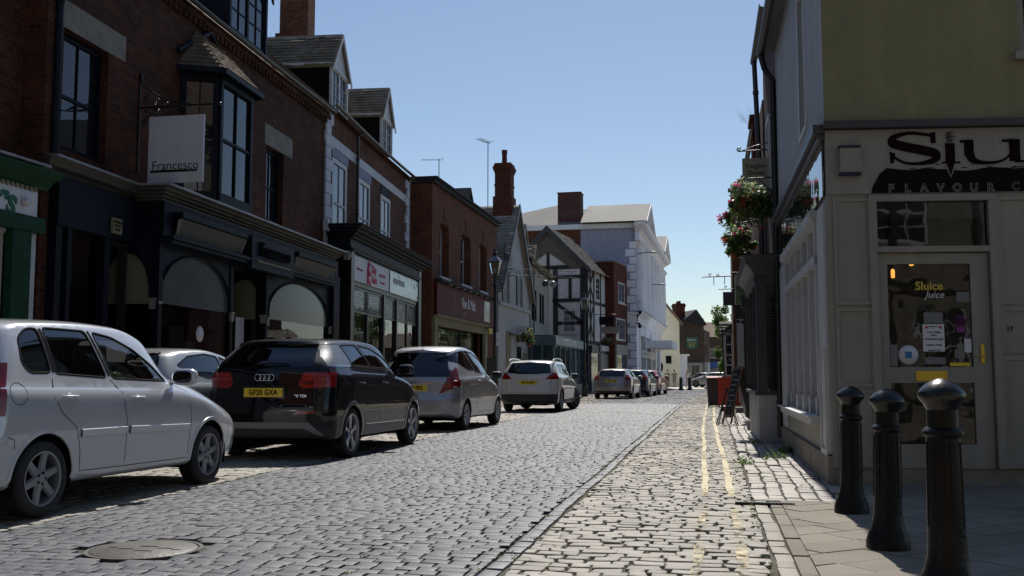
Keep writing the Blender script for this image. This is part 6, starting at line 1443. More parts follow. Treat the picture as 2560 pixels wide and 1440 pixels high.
# silver supermini, nearest
S = S_hatch(W=1.71, H=1.59, wb=2.53, ro=.64, fo=.84, r=.30, paint=P_silver, gap=.055, cabin=1, sp=(.042, .034), spokes=6, rimm=RIMD, lip=.04,
    side_glass=[('q', [(-.17, 1.4), (-.06, 1.475), (.06, 1.485), (.10, 1.125), (-.14, 1.125), (-.2, 1.2)], CG), ('r', [(.12, 1.49), (.66, 1.485), (.82, 1.085), (.15, 1.12)], CG), ('f', [(.75, 1.48), (1.02, 1.445), (1.32, 1.34), (1.6, 1.185), (1.78, 1.05), (.9, 1.08)], CG)],
    windscreen=[(-.6, 1.08), (.6, 1.08), (.5, 1.45), (-.5, 1.45)], rear_glass=[(-.56, 1.08), (.56, 1.08), (.5, 1.46), (-.5, 1.46)],
    tail=[('tail_light', [(.55, .8), (.9, .8), (.9, 1.2), (.66, 1.2)], [(-.7, .8), (-.52, .8), (-.49, 1.2), (-.7, 1.2)], LRED)],
    side_lines=[('side_moulding', P_silver, .075, .016, [[(.42, .63), (1.05, .625)], [(1.1, .625), (2.1, .6)]]),
        ('panel_gap', M['blackm'], .009, .0008, [[(.1, 1.08), (.08, .93), (.18, .8), (.36, .68), (.42, .5), (.44, .32), (1.06, .31), (1.06, .7), (1.0, .95), (.86, 1.07)], [(1.06, .31), (2.1, .3), (2.14, .7), (2.08, .95), (1.8, 1.05)], [(2.53 + .38, .3), (2.53 + .44, .5), (2.53 + .42, .62)], [(-.62, .72), (-.35, .62), (-.34, .55)], [(2.2, 1.02), (2.55, .97), (2.95, .86), (3.15, .75)]]),
        ('window_trim', M['blackm'], .035, .003, [[(.09, 1.48), (.13, 1.13)], [(.7, 1.485), (.86, 1.1)]]),
        ('fuel_flap_gap', M['blackm'], .006, .0008, [[(-.3 + .085 * math.cos(t * .3307), .965 + .085 * math.sin(t * .3307)) for t in range(20)]]),
        ('rear_bumper_strip', P_silver, .06, .014, [[(-.62, .60), (-.42, .62)]])],
    handles=[(.27, .93), (1.22, .905)], mirror=(1.86, 1.09), mirm=P_silver)
car('silver_hatchback', 'small silver blue five door hatchback with six spoke alloys, nearest the camera on the left', S, (-5.985, 7.03, 0), R(-1.1))
# black compact suv
W = 1.86
S = S_hatch(W=W, H=1.64, wb=2.72, ro=.80, fo=.84, r=.335, paint=P_black, gap=.05, lip=.07, lipm=mat('gloss_black_cladding', (.008, .008, .01), .25, coat=.6), rc=.26, bulge=.07, spokes=5, sp=(.026, .05), rimm=RIM, rim=.74,
    rear=[(.2, .12), (.32, .03), (.5, .0), (.7, .0), (.85, .03), (1.05, .06), (1.22, .1), (1.5, .38), (1.64, .44)],
    zs=[(-.8, 1.16), (1.3, 1.13), (2.3, 1.07), (2.8, 1.0), (3.56, .7)],
    wr=[(-.8, .63), (0, .68), (1.3, .7), (2.2, .72), (2.7, .76), (3.56, .6)],
    side_glass=[('r', [(-.02, 1.52), (.52, 1.545), (.78, 1.23), (.12, 1.25)], CG), ('f', [(.6, 1.54), (1.1, 1.5), (1.5, 1.39), (1.92, 1.2), (.86, 1.23)], CG)],
    side_parts=[('pillar_blade', [(-.46, 1.51), (-.06, 1.52), (.06, 1.24), (-.6, 1.24)], mat('grey_pillar_blade', (.16, .17, .18), .35, metal=.5, coat=.5)), ('sill_blade', [(.5, .42), (2.25, .4), (2.2, .27), (.46, .27)], SKID)],
    rear_glass=[(-.64, 1.22), (.64, 1.22), (.56, 1.5), (-.56, 1.5)], rg=CGD, rg_seal=0, windscreen=[(-.6, 1.15), (.6, 1.15), (.5, 1.46), (-.5, 1.46)],
    tail=[('tail_light', [(.46, .99), (.52, .94), (.9, .96), (.95, 1.15), (.52, 1.15)], [(-.85, .95), (-.6, .95), (-.52, 1.15), (-.85, 1.15)], LRED)],
    rear_parts=[('skid_plate', [(-.72, .5), (.62, .5), (.8, .33), (.74, .33), (.56, .42), (-.72, .42)], SKID), ('lower_bumper', [(-.9, .42), (.9, .42), (.9, .2), (-.9, .2)], CLAD), ('reflector', [(.42, .60), (.72, .62), (.7, .645), (.46, .645)], LRED)],
    side_lines=[('panel_gap', M['blackm'], .008, .0008, [[(-.02, 1.2), (.0, .9), (.3, .7), (.4, .42)], [(1.05, .4), (1.08, 1.1)], [(1.05, .4), (2.2, .4), (2.25, 1.1)]]), ('side_crease', P_black, .02, .01, [[(-.5, .99), (.3, 1.0), (.9, .97), (1.6, .98), (2.6, .92)]]),
        ('window_trim', CHR, .014, .006, [[(-.6, 1.23), (.12, 1.235), (.8, 1.215), (1.95, 1.18)]]), ('sill_trim', CHR, .012, .006, [[(.5, .43), (2.25, .41)]])],
    rear_lines=[('crease', P_black, .03, .016, [[(-.44, 1.0), (.44, 1.0)]]), ('panel_gap', M['blackm'], .008, .0008, [[(-.6, .8), (-.4, .7), (.4, .7), (.6, .8)]]), ('spoiler_lip', P_black, .06, .03, [[(-.56, 1.52), (0, 1.535), (.56, 1.52)]]), ('lamp_bar', mat('bright_red_bar', (.6, .02, .015), .2), .012, .004, [[(.52, 1.115), (.84, 1.115)], [(.52, 1.06), (.84, 1.06)], [(-.84, 1.115), (-.52, 1.115)], [(-.84, 1.06), (-.52, 1.06)]]), ('lamp_divider', RUB, .01, .003, [[(.52, 1.03), (.86, 1.02)], [(-.86, 1.02), (-.52, 1.03)], [(.54, 1.0), (.86, .99)], [(-.86, .99), (-.54, 1.0)]])],
    handles=[(.28, 1.0), (1.25, 1.0)], hm=P_black, mirror=(2.0, 1.2), mirm=P_black, plate=('GF20 GXA', .885), wiper=(-.12, .3, 1.25), antenna=-.1, cabin=1)
c, bv, onr, ons = car('black_suv', 'glossy black compact crossover with four interlocked rings badge and silver rear skid plate', S, (-5.74, 13.0, 0), R(-.5))
b = MB(); co, _ = onr(0, 1.07)
for k in range(4): b.tube([(-.093 + k * .062 + .043 * math.cos(t * .3307), co.y - .018, 1.08 + .043 * math.sin(t * .3307)) for t in range(19)], .006, 6, closed=True)
b.build('badge_rings', CHR, c); text('lettering', '30 TDI', CHR, c, (.5, onr(.5, .84)[0].y - .006, .84), .05, xs=1.2)
# silver one-box hatch
S = S_hatch(W=1.82, H=1.74, wb=2.64, ro=.72, fo=.76, r=.30, paint=P_silv2, gap=.05, rc=.3, bulge=.09, spokes=9, sp=(.014, .02), rimm=RIM,
    zt=[(-.72, 1.64), (-.3, 1.71), (.5, 1.74), (1.2, 1.69), (1.7, 1.55), (2.5, 1.15), (2.75, 1.05), (3.15, .88), (3.4, .7)],
    zs=[(-.72, 1.06), (1.2, 1.1), (2.2, 1.02), (2.7, .92), (3.4, .6)], wr=[(-.72, .62), (0, .66), (1.3, .66), (2.2, .72), (2.7, .76), (3.4, .6)],
    rear=[(.2, .1), (.35, .0), (.62, .0), (.7, .06), (1.0, .1), (1.1, .14), (1.5, .42), (1.6, .47)],
    side_glass=[('r', [(-.42, 1.42), (-.1, 1.58), (.32, 1.63), (.72, 1.22), (.3, 1.22), (-.1, 1.31)], CGD), ('f', [(.4, 1.63), (1.0, 1.6), (1.5, 1.46), (2.15, 1.12), (.8, 1.19)], CG)],
    rear_glass=[(-.7, 1.08), (.7, 1.08), (.62, 1.28), (.52, 1.58), (-.52, 1.58), (-.62, 1.28)], rg=CGD, rg_seal=0, windscreen=[(-.6, 1.15), (.6, 1.15), (.5, 1.55), (-.5, 1.55)],
    tail=[('tail_light', [(.5, .74), (.92, .9), (.92, 1.1), (.74, 1.28), (.66, 1.05)], [(-.75, .8), (-.45, .95), (-.42, 1.1), (-.5, 1.28), (-.75, 1.2)], LRED)],
    side_lines=[('panel_gap', M['blackm'], .009, .0008, [[(.75, 1.18), (.72, .9), (.8, .5), (.82, .34), (2.1, .33), (2.15, .9), (2.1, 1.1)]]), ('side_crease', P_silv2, .03, .008, [[(.5, .55), (2.1, .52)]]), ('bumper_strip', CHR, .014, .006, [[(-.68, .68), (-.3, .68)]])],
    rear_lines=[('panel_gap', M['blackm'], .009, .0008, [[(-.62, 1.06), (-.6, .6), (.6, .6), (.62, 1.06)]]), ('bumper_strip', CHR, .014, .006, [[(.5, .68), (.84, .68)]]), ('tailgate_trim', CHR, .03, .02, [[(-.3, .95), (.3, .95)]])],
    handles=[(.95, 1.0)], mirror=(2.1, 1.12), mirm=CLAD, plate=('LK07 PEG', .86), antenna=-.15)
c, bv, onr, ons = car('silver_hatchback', 'silver one box three door car with tall triangular red tail lamps behind the black crossover', S, (-5.86, 20.05, 0), R(-1.8))
b = MB()
for s in (-1, 1):
    for z in (1.0, .88): co, _ = onr(s * .78, z); b.ball((s * .75, co.y + .03, z), .1, .05, .022, n=10, m=6)
b.build('lamp_segment', LCLR, c)
# white crossover with roof rails
S = S_hatch(W=1.84, H=1.61, wb=2.66, ro=.8, fo=.85, r=.335, paint=P_white, gap=.045, rc=.26, bulge=.08, lipm=CLAD, lip=.06, spokes=5, rimm=RIMD, steer=R(-24),
    rear=[(.2, .1), (.35, .0), (.6, .0), (.8, .04), (1.1, .08), (1.2, .12), (1.5, .32), (1.56, .36)], zs=[(-.8, 1.12), (1.3, 1.08), (2.3, 1.0), (2.8, .93), (3.5, .62)],
    side_glass=[('r', [(-.1, 1.44), (.6, 1.46), (.8, 1.16), (-.05, 1.22)], CGD), ('f', [(.68, 1.46), (1.1, 1.42), (1.5, 1.3), (1.88, 1.12), (.88, 1.15)], CG)],
    rear_glass=[(-.68, 1.2), (-.3, 1.17), (.3, 1.17), (.68, 1.2), (.58, 1.5), (-.58, 1.5)], rg=CGD, windscreen=[(-.6, 1.12), (.6, 1.12), (.5, 1.46), (-.5, 1.46)],
    tail=[('tail_light', [(.52, 1.0), (.92, 1.0), (.92, 1.18), (.72, 1.2)], [(-.85, 1.0), (-.5, 1.02), (-.46, 1.1), (-.6, 1.18), (-.85, 1.18)], LRED)],
    rear_parts=[('lower_bumper', [(-.92, .55), (.92, .55), (.92, .2), (-.92, .2)], CLAD), ('fog_lamp', [(.5, .4), (.68, .4), (.68, .5), (.5, .5)], LRED)],
    side_lines=[('panel_gap', M['blackm'], .009, .0008, [[(.8, 1.15), (.85, .4)], [(.85, .4), (2.1, .38), (2.15, 1.0)]]), ('sill_trim', CLAD, .1, .012, [[(.45, .33), (2.2, .33)]])],
    rear_lines=[('panel_gap', M['blackm'], .009, .0008, [[(-.7, 1.0), (-.68, .6), (.68, .6), (.7, 1.0)]])], handles=[(.3, .98), (1.25, .97)], mirror=(1.95, 1.1), mirm=CLAD, plate=('SX16 HGD', .9), wiper=(.0, -.4, 1.2), rails=1, railm=P_white)
car('white_crossover', 'white crossover with chrome roof rails and front wheels turned out, fourth in the parked row', S, (-5.52, 30.9, 0), R(-1.5))
# grey hatch further on, with three more beyond
S2 = S_hatch(W=1.88, H=1.47, wb=2.65, ro=.78, fo=.88, r=.315, paint=P_grey, rc=.32, bulge=.1, spokes=5, rimm=RIMD,
    wr=[(-.78, .56), (0, .64), (1.3, .66), (2.2, .72), (2.7, .76), (3.53, .6)],
    side_glass=[('r', [(-.1, 1.36), (.6, 1.38), (.8, 1.08), (.1, 1.14)], CGD), ('f', [(.68, 1.38), (1.1, 1.34), (1.5, 1.22), (1.85, 1.06), (.88, 1.08)], CG)],
    rear_glass=[(-.66, 1.2), (-.58, 1.08), (.58, 1.08), (.66, 1.2), (.56, 1.37), (-.56, 1.37)], rg=CGD, windscreen=[(-.6, 1.1), (.6, 1.1), (.5, 1.38), (-.5, 1.38)],
    tail=[('tail_light', [(.6, .92), (.95, .92), (.95, 1.12), (.78, 1.2)], [(-.8, .92), (-.42, .98), (-.38, 1.1), (-.6, 1.2), (-.8, 1.2)], LRED)],
    rear_parts=[('lower_bumper', [(-.92, .4), (.92, .4), (.92, .2), (-.92, .2)], CLAD)], rear_lines=[('window_surround', P_grey, .05, .012, [roundpoly([(-.68, 1.2), (-.6, 1.05), (.6, 1.05), (.68, 1.2)], .08)])],
    handles=[(.3, .96), (1.25, .95)], mirror=(1.92, 1.04), plate=('MM61 OXE', .86), wiper=(0, -.3, 1.1), antenna=-.2)
car('grey_hatchback', 'warm grey rounded hatchback in the shade beyond the second street lamp', S2, (-4.72, 48.7, 0), R(-3.2))
S3 = dict(S2, paint=P_blue, plate=('KE15 VDF', .86)); S3.pop('rear_lines')
car('blue_hatchback', 'dark blue hatchback tucked in just beyond the warm grey car', S3, (-4.22, 54.0, 0), R(-4.5))
S4 = dict(S2, paint=P_red); S4.pop('plate'); S4.pop('rear_lines')
car('red_hatchback', 'red hatchback at the far end of the parked row', S4, (-3.95, 59.6, 0), R(-5.5))
# silver coupe-like hatch parked on the pavement, seen over the supermini's bonnet
S5 = S_hatch(W=1.7, H=1.5, wb=2.55, ro=.75, fo=.85, r=.31, paint=P_sage, rc=.26, bulge=.08,
    zt=[(-.75, 1.42), (-.3, 1.48), (.4, 1.5), (1.0, 1.45), (1.5, 1.32), (2.25, 1.06), (2.6, .98), (3.1, .85), (3.4, .68)],
    side_glass=[('r', [(-.32, 1.24), (.0, 1.37), (.45, 1.41), (.8, 1.38), (.9, 1.06), (.35, 1.07), (-.05, 1.14)], CGD), ('f', [(.85, 1.38), (1.2, 1.3), (1.5, 1.21), (1.9, 1.03), (.95, 1.055)], CG)],
    rear_glass=[(-.6, 1.05), (.6, 1.05), (.5, 1.42), (-.5, 1.42)], rg=CGD, windscreen=[(-.6, 1.1), (.6, 1.1), (.5, 1.4), (-.5, 1.4)], tail=[('tail_light', [(.55, .85), (.85, .85), (.85, 1.05), (.62, 1.05)], [(-.7, .85), (-.5, .85), (-.5, 1.05), (-.7, 1.05)], LRED)],
    mirror=(1.9, 1.05), antenna=-.45, handles=[(1.1, .95)])
car('grey_coupe', 'pale grey three door car by the shopfront, mostly hidden behind the nearest car', S5, (-7.74, 12.55, 0), R(-1))
S6 = dict(S2, paint=P_blue); S6.pop('plate'); S6.pop('rear_lines')
car('dark_hatchback', 'dark car seen end on beside the white board at the far square', S6, (-.9, 98, 0), R(-25))
S7 = dict(S2, paint=P_sage); S7.pop('plate'); S7.pop('rear_lines')
car('grey_estate', 'grey car parked across the far square partly behind the bin', S7, (1.2, 97, 0), R(70))
# ------------------------------------------------------------------ street furniture
def bollard(loc, label, h=1.02, tilt=0):
    e = empty('bollard', loc, 0, label, 'bollard', 'black cast iron bollards at the corner')
    k = h / 1.02; b = MB()
    b.lathe([(.135, -.02), (.135, .05), (.128, .07), (.12, .1), (.105, .13), (.098, .16), (.09, .2), (.086, .3), (.078, .74 * k), (.083, .745 * k), (.094, .755 * k), (.094, .77 * k), (.084, .782 * k), (.072, .79 * k), (.07, .87 * k)], 32); b.build('post', M['ironm'], e, auto=35)
    b = MB(); b.lathe([(.07, .87 * k), (.078, .885 * k), (.086, .9 * k), (.1, .915 * k), (.108, .93 * k), (.108, .948 * k), (.1, .962 * k), (.08, .985 * k), (.05, 1.005 * k), (.02, 1.018 * k), (.0001, 1.02 * k)], 32); b.build('cap', M['iron'], e, auto=60)
    b = MB()
    for i in range(8):
        a = i * math.pi / 4 + .2; b.tube([(.084 * math.cos(a), .084 * math.sin(a), .33), (.0785 * math.cos(a), .0785 * math.sin(a), .72 * k)], .006, 5)
    b.build('flute', M['ironm'], e)
    return e
bollard((1.08, 8.54, 0), 'furthest of the three black corner bollards, nearest the white shop wall'); bollard((1.08, 6.83, 0), 'middle one of the three black bollards in front of the shop door')
bpy.context.view_layer.update()
for o_, t_ in zip([o for o in COL.objects if o.name.startswith('bollard')], ((.9, .4), (-.8, 1.0))): o_.rotation_euler = (R(t_[0]), R(t_[1]), 1.3 * t_[0])
e = bollard((1.075, 5.12, .06), 'nearest and largest black bollard with a small metal pipe end at its foot', 1.03)
e = empty('pipe_stub', (1.19, 5.1, .1), R(8), label='short grey pipe end with a round flange beside the nearest bollard', cat='pipe'); b = MB(); b.tube([(-.05, 0, 0), (.07, 0, 0)], .016, 8); b.build('pipe', M['char'], e)
b = MB(); b.lathe([(.0001, .07), (.04, .07), (.045, .08), (.04, .09), (.015, .09), (.015, .1), (.0001, .1)], 20, axis=0); b.build('flange', M['lead'], e)
def lamp(loc, h, label):
    e = empty('street_lamp', loc, 0, label, 'street lamp', 'black heritage street lamps along the left pavement')
    zl = h - 1.02; b = MB()
    b.lathe([(.2, 0), (.2, .06), (.16, .1), (.15, .5), (.17, .55), (.12, .62), (.11, 1.1), (.13, 1.14), (.075, 1.2), (.06, 2.2), (.075, 2.22), (.055, 2.26), (.048, zl - .35), (.075, zl - .33), (.045, zl - .28), (.04, zl - .02), (.08, zl)], 16); b.tube([(-.3, 0, zl - .35), (.3, 0, zl - .35)], .014, 6); b.ball((-.3, 0, zl - .35), .025, n=8, m=6); b.ball((.3, 0, zl - .35), .025, n=8, m=6)
    for s in (-1, 1): scroll(b, s * .1, zl - .1, .07, d=s, rad=.009)
    b.build('post', M['iron'], e, auto=40)
    g0, g1 = .11, .2; z0, z1 = zl + .04, zl + .52
    b = MB(); c0 = [(-g0, -g0), (g0, -g0), (g0, g0), (-g0, g0)]; c1 = [(-g1, -g1), (g1, -g1), (g1, g1), (-g1, g1)]
    for i in range(4): b.tube([(*c0[i], z0), (*c1[i], z1)], .011, 5); j = (i + 1) % 4; b.tube([(*c0[i], z0), (*c0[j], z0)], .013, 5); b.tube([(*c1[i], z1), (*c1[j], z1)], .017, 5)
    b.build('lantern_frame', M['iron'], e)
    b = MB(); [b.quad((*c0[i], z0), (*c0[(i + 1) % 4], z0), (*c1[(i + 1) % 4], z1), (*c1[i], z1)) for i in range(4)]; b.build('lantern_glass', glass('lantern_glass', thru=.8, rough=.15, wav=0), e)
    b = MB(); b.lathe([(.0001, z0 + .05), (.04, z0 + .06), (.045, z0 + .2), (.03, z0 + .24), (.0001, z0 + .25)], 12); b.build('lamp_bulb', M['fwhite'], e)
    b = MB(); o = g1 + .035; t = .07; zz = z1 + .2; b.add([(-o, -o, z1), (o, -o, z1), (o, o, z1), (-o, o, z1), (-t, -t, zz), (t, -t, zz), (t, t, zz), (-t, t, zz)], [(0, 1, 5, 4), (1, 2, 6, 5), (2, 3, 7, 6), (3, 0, 4, 7), (4, 5, 6, 7), (0, 3, 2, 1)])
    b.build('lantern_hood', mat('worn_grey_hood', (.2, .2, .2), .35, metal=.4) if 'hood' not in M else M['hood'], e)
    b = MB(); b.lathe([(.075, zz), (.08, zz + .1), (.1, zz + .12), (.06, zz + .16), (.03, zz + .2), (.045, zz + .24), (.0001, zz + .31)], 14); b.build('finial', M['iron'], e, auto=40)
    return e
e = lamp((-7.7, 35.2, 0), 5.75, 'street lamp with parking plates in front of the maroon wine shop')
b = MB(); b.box(.06, .2, -.06, -.05, 2.42, 2.66); b.box(.06, .2, -.06, -.05, 2.18, 2.38); b.build('parking_plate', M['wsign'], e); b = MB(); b.box(-.28, .1, -.12, .02, 1.1, 1.75); b.build('back_plate', M['char'], e)
lamp((-6.72, 53.2, 0), 5.65, 'street lamp standing between the white crossover and the warm grey car')
# chalk A-board and the small stand in front
e = empty('a_board', (.6, 23.9, 0), R(-62), 'tall wooden framed chalk board leaning open on the right pavement', 'sign')
def ab(b, x0, x1, z0, z1, lean, t=.02, dz=0):
    pass
b = MB(); W_, H_ = .42, 1.32
for s in (1,):
    pts = lambda x, z, d=0: (x, -.36 + .34 * z / H_ + d, z)
    for x0, x1 in ((-.21, -.17), (.17, .21)): b.add([pts(x0, .0), pts(x1, .0), pts(x1, H_), pts(x0, H_), pts(x0, 0, .03), pts(x1, 0, .03), pts(x1, H_, .03), pts(x0, H_, .03)], [(0, 1, 2, 3), (7, 6, 5, 4), (0, 3, 7, 4), (1, 5, 6, 2), (3, 2, 6, 7)])
    for z0, z1 in ((.14, .2), (H_ - .06, H_)): b.add([pts(-.17, z0, -.001), pts(.17, z0, -.001), pts(.17, z1, -.001), pts(-.17, z1, -.001)], [(0, 1, 2, 3)])
    for x0, x1 in ((-.21, -.17), (.17, .21)): q = lambda x, z: (x, .36 - .34 * z / H_, z); b.add([q(x0, 0), q(x1, 0), q(x1, H_), q(x0, H_)], [(0, 1, 2, 3)])
b.build('frame', M['wood'], e)
b = MB(); b.add([(-.17, -.306, .2), (.17, -.306, .2), (.17, -.033, H_ - .06), (-.17, -.033, H_ - .06)], [(0, 1, 2, 3)]); b.add([(-.19, .32, .15), (.19, .32, .15), (.19, .03, H_ - .05), (-.19, .03, H_ - .05)], [(0, 1, 2, 3)]); b.build('chalk_board', M['slate'], e)
b = MB()
for k in range(7): z = .4 + k * .12; yq = lambda q: -.358 + .34 * q / H_ - .006; b.add([(-.12, yq(z), z), (.06 + .05 * (k % 3), yq(z), z), (.05 + .05 * (k % 3), yq(z + .025), z + .025), (-.12, yq(z + .025), z + .025)], [(0, 1, 2, 3)])
b.build('chalk_writing', M['txtg'], e)
e = empty('easel', (.3, 23.0, 0), R(5), 'small black folding easel in front of the chalk board', 'easel')
b = MB()
for y0 in (-.04, .1): b.tube([(-.22, y0 * 3 - .1, 0), (0, 0, .8)], .014, 6); b.tube([(.22, y0 * 3 - .1, 0), (.01, 0, .8)], .014, 6)
b.box(-.035, .035, -.02, .02, .78, .83); b.build('leg', M['black'], e); b = MB(); b.tube(cr([(-.2, -.2, .06), (0, -.24, .0), (.2, -.2, .06)], 5), .008, 5); b.build('chain', M['black'], e)
# red plastic barrier, bin and dark board base behind
e = empty('barrier', (.78, 33.0, 0), R(0), 'red plastic work barrier with slots beside the brick wall', 'barrier')
b = MB(); b.box(-.62, .62, -.03, .03, .16, .26); b.box(-.62, .62, -.035, .035, .9, 1.06); b.box(-.62, -.52, -.03, .03, .26, .9); b.box(.52, .62, -.03, .03, .26, .9); b.box(-.18, .0, -.03, .03, .26, .9); b.box(-.52, -.18, -.012, .012, .26, .9)
[b.box(.0 + k * .09, .04 + k * .09, -.03, .03, .26, .9) for k in range(6)]; b.box(-.5, -.38, -.22, .22, 0, .12); b.box(.38, .5, -.22, .22, 0, .12); bo = b.build('panel', M['red'], e)
b = MB(); b.box(.12, .5, -.02, .02, .98, 1.04); b.box(-.02, .14, -.037, -.034, .92, 1.04); b.build('reflective_strip', M['wsign'], e)
e = empty('wheelie_bin', (.04, 36.6, 0), R(4), 'dark wheelie bin with a maroon lid on the pavement edge', 'bin'); e.scale = (.78, .8, .98)
b = MB(); b.add([(-.27, -.3, .05), (.27, -.3, .05), (.27, .3, .05), (-.27, .3, .05), (-.33, -.37, 1.02), (.33, -.37, 1.02), (.33, .37, 1.02), (-.33, .37, 1.02)], [(0, 3, 2, 1), (4, 5, 6, 7), (0, 1, 5, 4), (1, 2, 6, 5), (2, 3, 7, 6), (3, 0, 4, 7)]); b.box(-.34, .34, -.38, .38, .96, 1.02); b.build('body', M['bin'], e)
b = MB(); b.prism([(-.4, 1.02), (-.38, 1.06), (.3, 1.12), (.4, 1.06), (.4, 1.02)], -.35, .35); b.build('lid', mat('maroon_lid', (.2, .015, .02), .5), e); b = MB(); [b.lathe([(.0001, -.03), (.1, -.03), (.1, .03), (.0001, .03)], 14, (s * .24, .33, .1), axis=0) for s in (-1, 1)]; b.build('wheel', TYRE, e)
e = empty('step_block', (.95, 31, 0), 0, 'low stone step against the brick house on the right pavement', 'step'); MB().box(-.3, .2, -.25, .25, 0, .16).build('block', M['concrete'], e)
# flower baskets
def basket(loc, r, label, seed, arm=None, flowers=('fred', 'fpink', 'fred'), pale=.4, n=1500, sz=.03, group=None):
    e = empty('hanging_basket', loc, 0, label, 'flower basket', group); rg = random.Random(seed)
    b = MB(); b.lathe([(.0001, -r * .5), (r * .3, -r * .45), (r * .45, -r * .25), (r * .48, -r * .05)], 14); b.build('basket', M['moss'] if False else M['bark'], e)
    mb = {k: MB() for k in ('leafd', 'leafl', 'leafw')}; fl = {k: MB() for k in set(flowers)}
    lumps = [(rg.uniform(-.5, .5) * r, rg.uniform(-.5, .5) * r, rg.uniform(-.5, .45) * r, r * rg.uniform(.3, .55)) for _ in range(13)] + [(rg.uniform(-.9, .9) * r, rg.uniform(-.7, .7) * r, rg.uniform(-1.0, .6) * r, r * rg.uniform(.14, .26)) for _ in range(14)]
    for i in range(n):
        lx, ly, lz, lr = rg.choice(lumps); d = Vector((rg.gauss(0, 1), rg.gauss(0, 1), rg.gauss(0, 1))).normalized(); p = Vector((lx, ly, lz)) + d * lr * rg.uniform(.6, 1.1)
        a = Vector((rg.gauss(0, 1), rg.gauss(0, 1), rg.gauss(0, .6))).normalized(); c = a.cross(d + Vector((.01, .02, .03))).normalized(); s_ = sz * rg.uniform(.6, 1.3)
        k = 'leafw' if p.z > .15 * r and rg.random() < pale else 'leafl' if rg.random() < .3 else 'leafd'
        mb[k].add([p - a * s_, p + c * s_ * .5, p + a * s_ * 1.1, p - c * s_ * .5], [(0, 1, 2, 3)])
    for i in range(30):
        lx, ly, lz, lr = rg.choice(lumps); d = Vector((rg.gauss(0, 1), rg.gauss(0, 1) - .5, rg.gauss(0, .8))).normalized(); p = Vector((lx, ly, lz)) + d * lr * 1.08; k = rg.choice(flowers); q = sz * rg.uniform(.8, 1.7)
        for t in range(5):
            a = t * 1.2566; u = Vector((math.cos(a), .3 * math.sin(a * 2), math.sin(a))) * q; w = Vector((math.cos(a + .6), .2, math.sin(a + .6))) * q; fl[k].add([p, p + u, p + (u + w) * .62, p + w], [(0, 1, 2, 3)])
    for k, m_ in mb.items():
        if m_.v: m_.build('foliage', M[k], e)
    for k, m_ in fl.items():
        if m_.v: m_.build('flower', M[k], e)
    if arm:
        b = MB(); b.tube([(0, 0, r * .9), arm], .012, 6); b.tube([(arm[0], arm[1], arm[2] - .3), (arm[0] * .4, arm[1] * .4, r * .9 - .02)], .009, 5); [b.tube([(0, 0, r * .9), (r * .55 * math.cos(t), r * .55 * math.sin(t), -.05)], .004, 4) for t in (0, 2.1, 4.2)]; b.build('bracket', M['iron'], e)
    return e
basket((.68, 17.9, 4.14), .5, 'larger upper flower basket with white and red blooms below the beige hanging sign', 3, (.45, 0, .45), pale=.75, n=4200, sz=.036, group='flower baskets on the brick house')
basket((.57, 20.4, 3.86), .34, 'smaller lower flower basket with pink and purple blooms over the charcoal bay', 5, (.55, 0, .4), flowers=('fpink', 'fred'), pale=.6, n=3000, sz=.036, group='flower baskets on the brick house')
basket((-9.35, 50.6, 3.2), .5, 'flower basket with yellow and orange blooms on the white gabled cottage', 8, (-.45, 0, .4), flowers=('fyel', 'fred', 'fwhite'), n=900, sz=.055)
e = basket((-7.3, 69.0, 3.5), .5, 'flower box with pink and yellow blooms above the pale shopfront beyond the timbered house', 11, flowers=('fpink', 'fyel', 'fpink'), n=700, sz=.07); e.scale = (1.1, 1.6, .7); e.name = 'flower_box'
# beige hanging sign
e = empty('hanging_sign', (.6, 18.6, 4.5), 0, 'beige hanging sign with black serif lettering on the right, above the flower baskets', 'sign')
b = MB(); b.box(0, .5, -.02, .02, -.25, .6); b.build('panel', M['olive'], e)
text('lettering', 'Vaughan', M['txt'], e, (.25, -.024, .45), .125, xs=.96, off=-.001); text('lettering', 'Davies', M['txt'], e, (.255, -.024, .32), .125, xs=.96, off=-.001)
b = MB(); b.tube([(-.06, 0, .74), (.55, 0, .75)], .013, 6); b.tube([(.0, 0, .75), (.2, 0, .82), (.55, 0, .9)], .009, 5); scroll(b, -.05, .78, .045, d=-1, a0=-1.5); [b.tube([(x, 0, .6), (x, 0, .74)], .006, 4) for x in (.08, .42)]; b.build('bracket', M['iron'], e)
e = empty('hanging_sign', (.62, 27, 2.98), 0, 'glazed green picture sign on the right, above a black lamp box', 'sign'); b = MB(); b.box(0, .26, -.03, .03, 0, .8); b.build('panel', mat('green_picture_panel', (.14, .2, .12), .15, coat=1, var=.8, vscale=9), e); b = MB(); b.box(-.01, .28, -.04, .04, -.38, -.02); b.ball((.06, -.05, -.45), .05, n=8, m=6); b.ball((.17, -.05, -.47), .05, n=8, m=6); b.build('lamp_box', M['black'], e); b = MB(); b.tube([(-.1, 0, .86), (.4, 0, .86)], .015, 6); b.build('bracket', M['iron'], e)
e = empty('sign_bracket', (-.35, 38.2, 4.83), 0, 'long empty black sign bracket sticking out against the sky', 'bracket'); b = MB(); b.tube([(0, 0, 0), (1.2, 0, .02)], .022, 6); [b.tube([(x, 0, 0), (x, 0, -.3)], .014, 5) for x in (.45, .85)]; scroll(b, .3, .08, .06); scroll(b, .6, .08, .06, d=-1); b.build('bar', M['iron'], e)
e = empty('hanging_sign', (.42, 37.6, 3.7), 0, 'small dark square sign hanging by the brick end wall, with a short bar above', 'sign'); b = MB(); b.box(0, .38, -.02, .02, 0, .5); b.build('panel', M['char'], e); b = MB(); b.tube([(-.15, 0, .6), (.45, 0, .62)], .018, 6); scroll(b, .1, .68, .05); b.build('bracket', M['iron'], e)
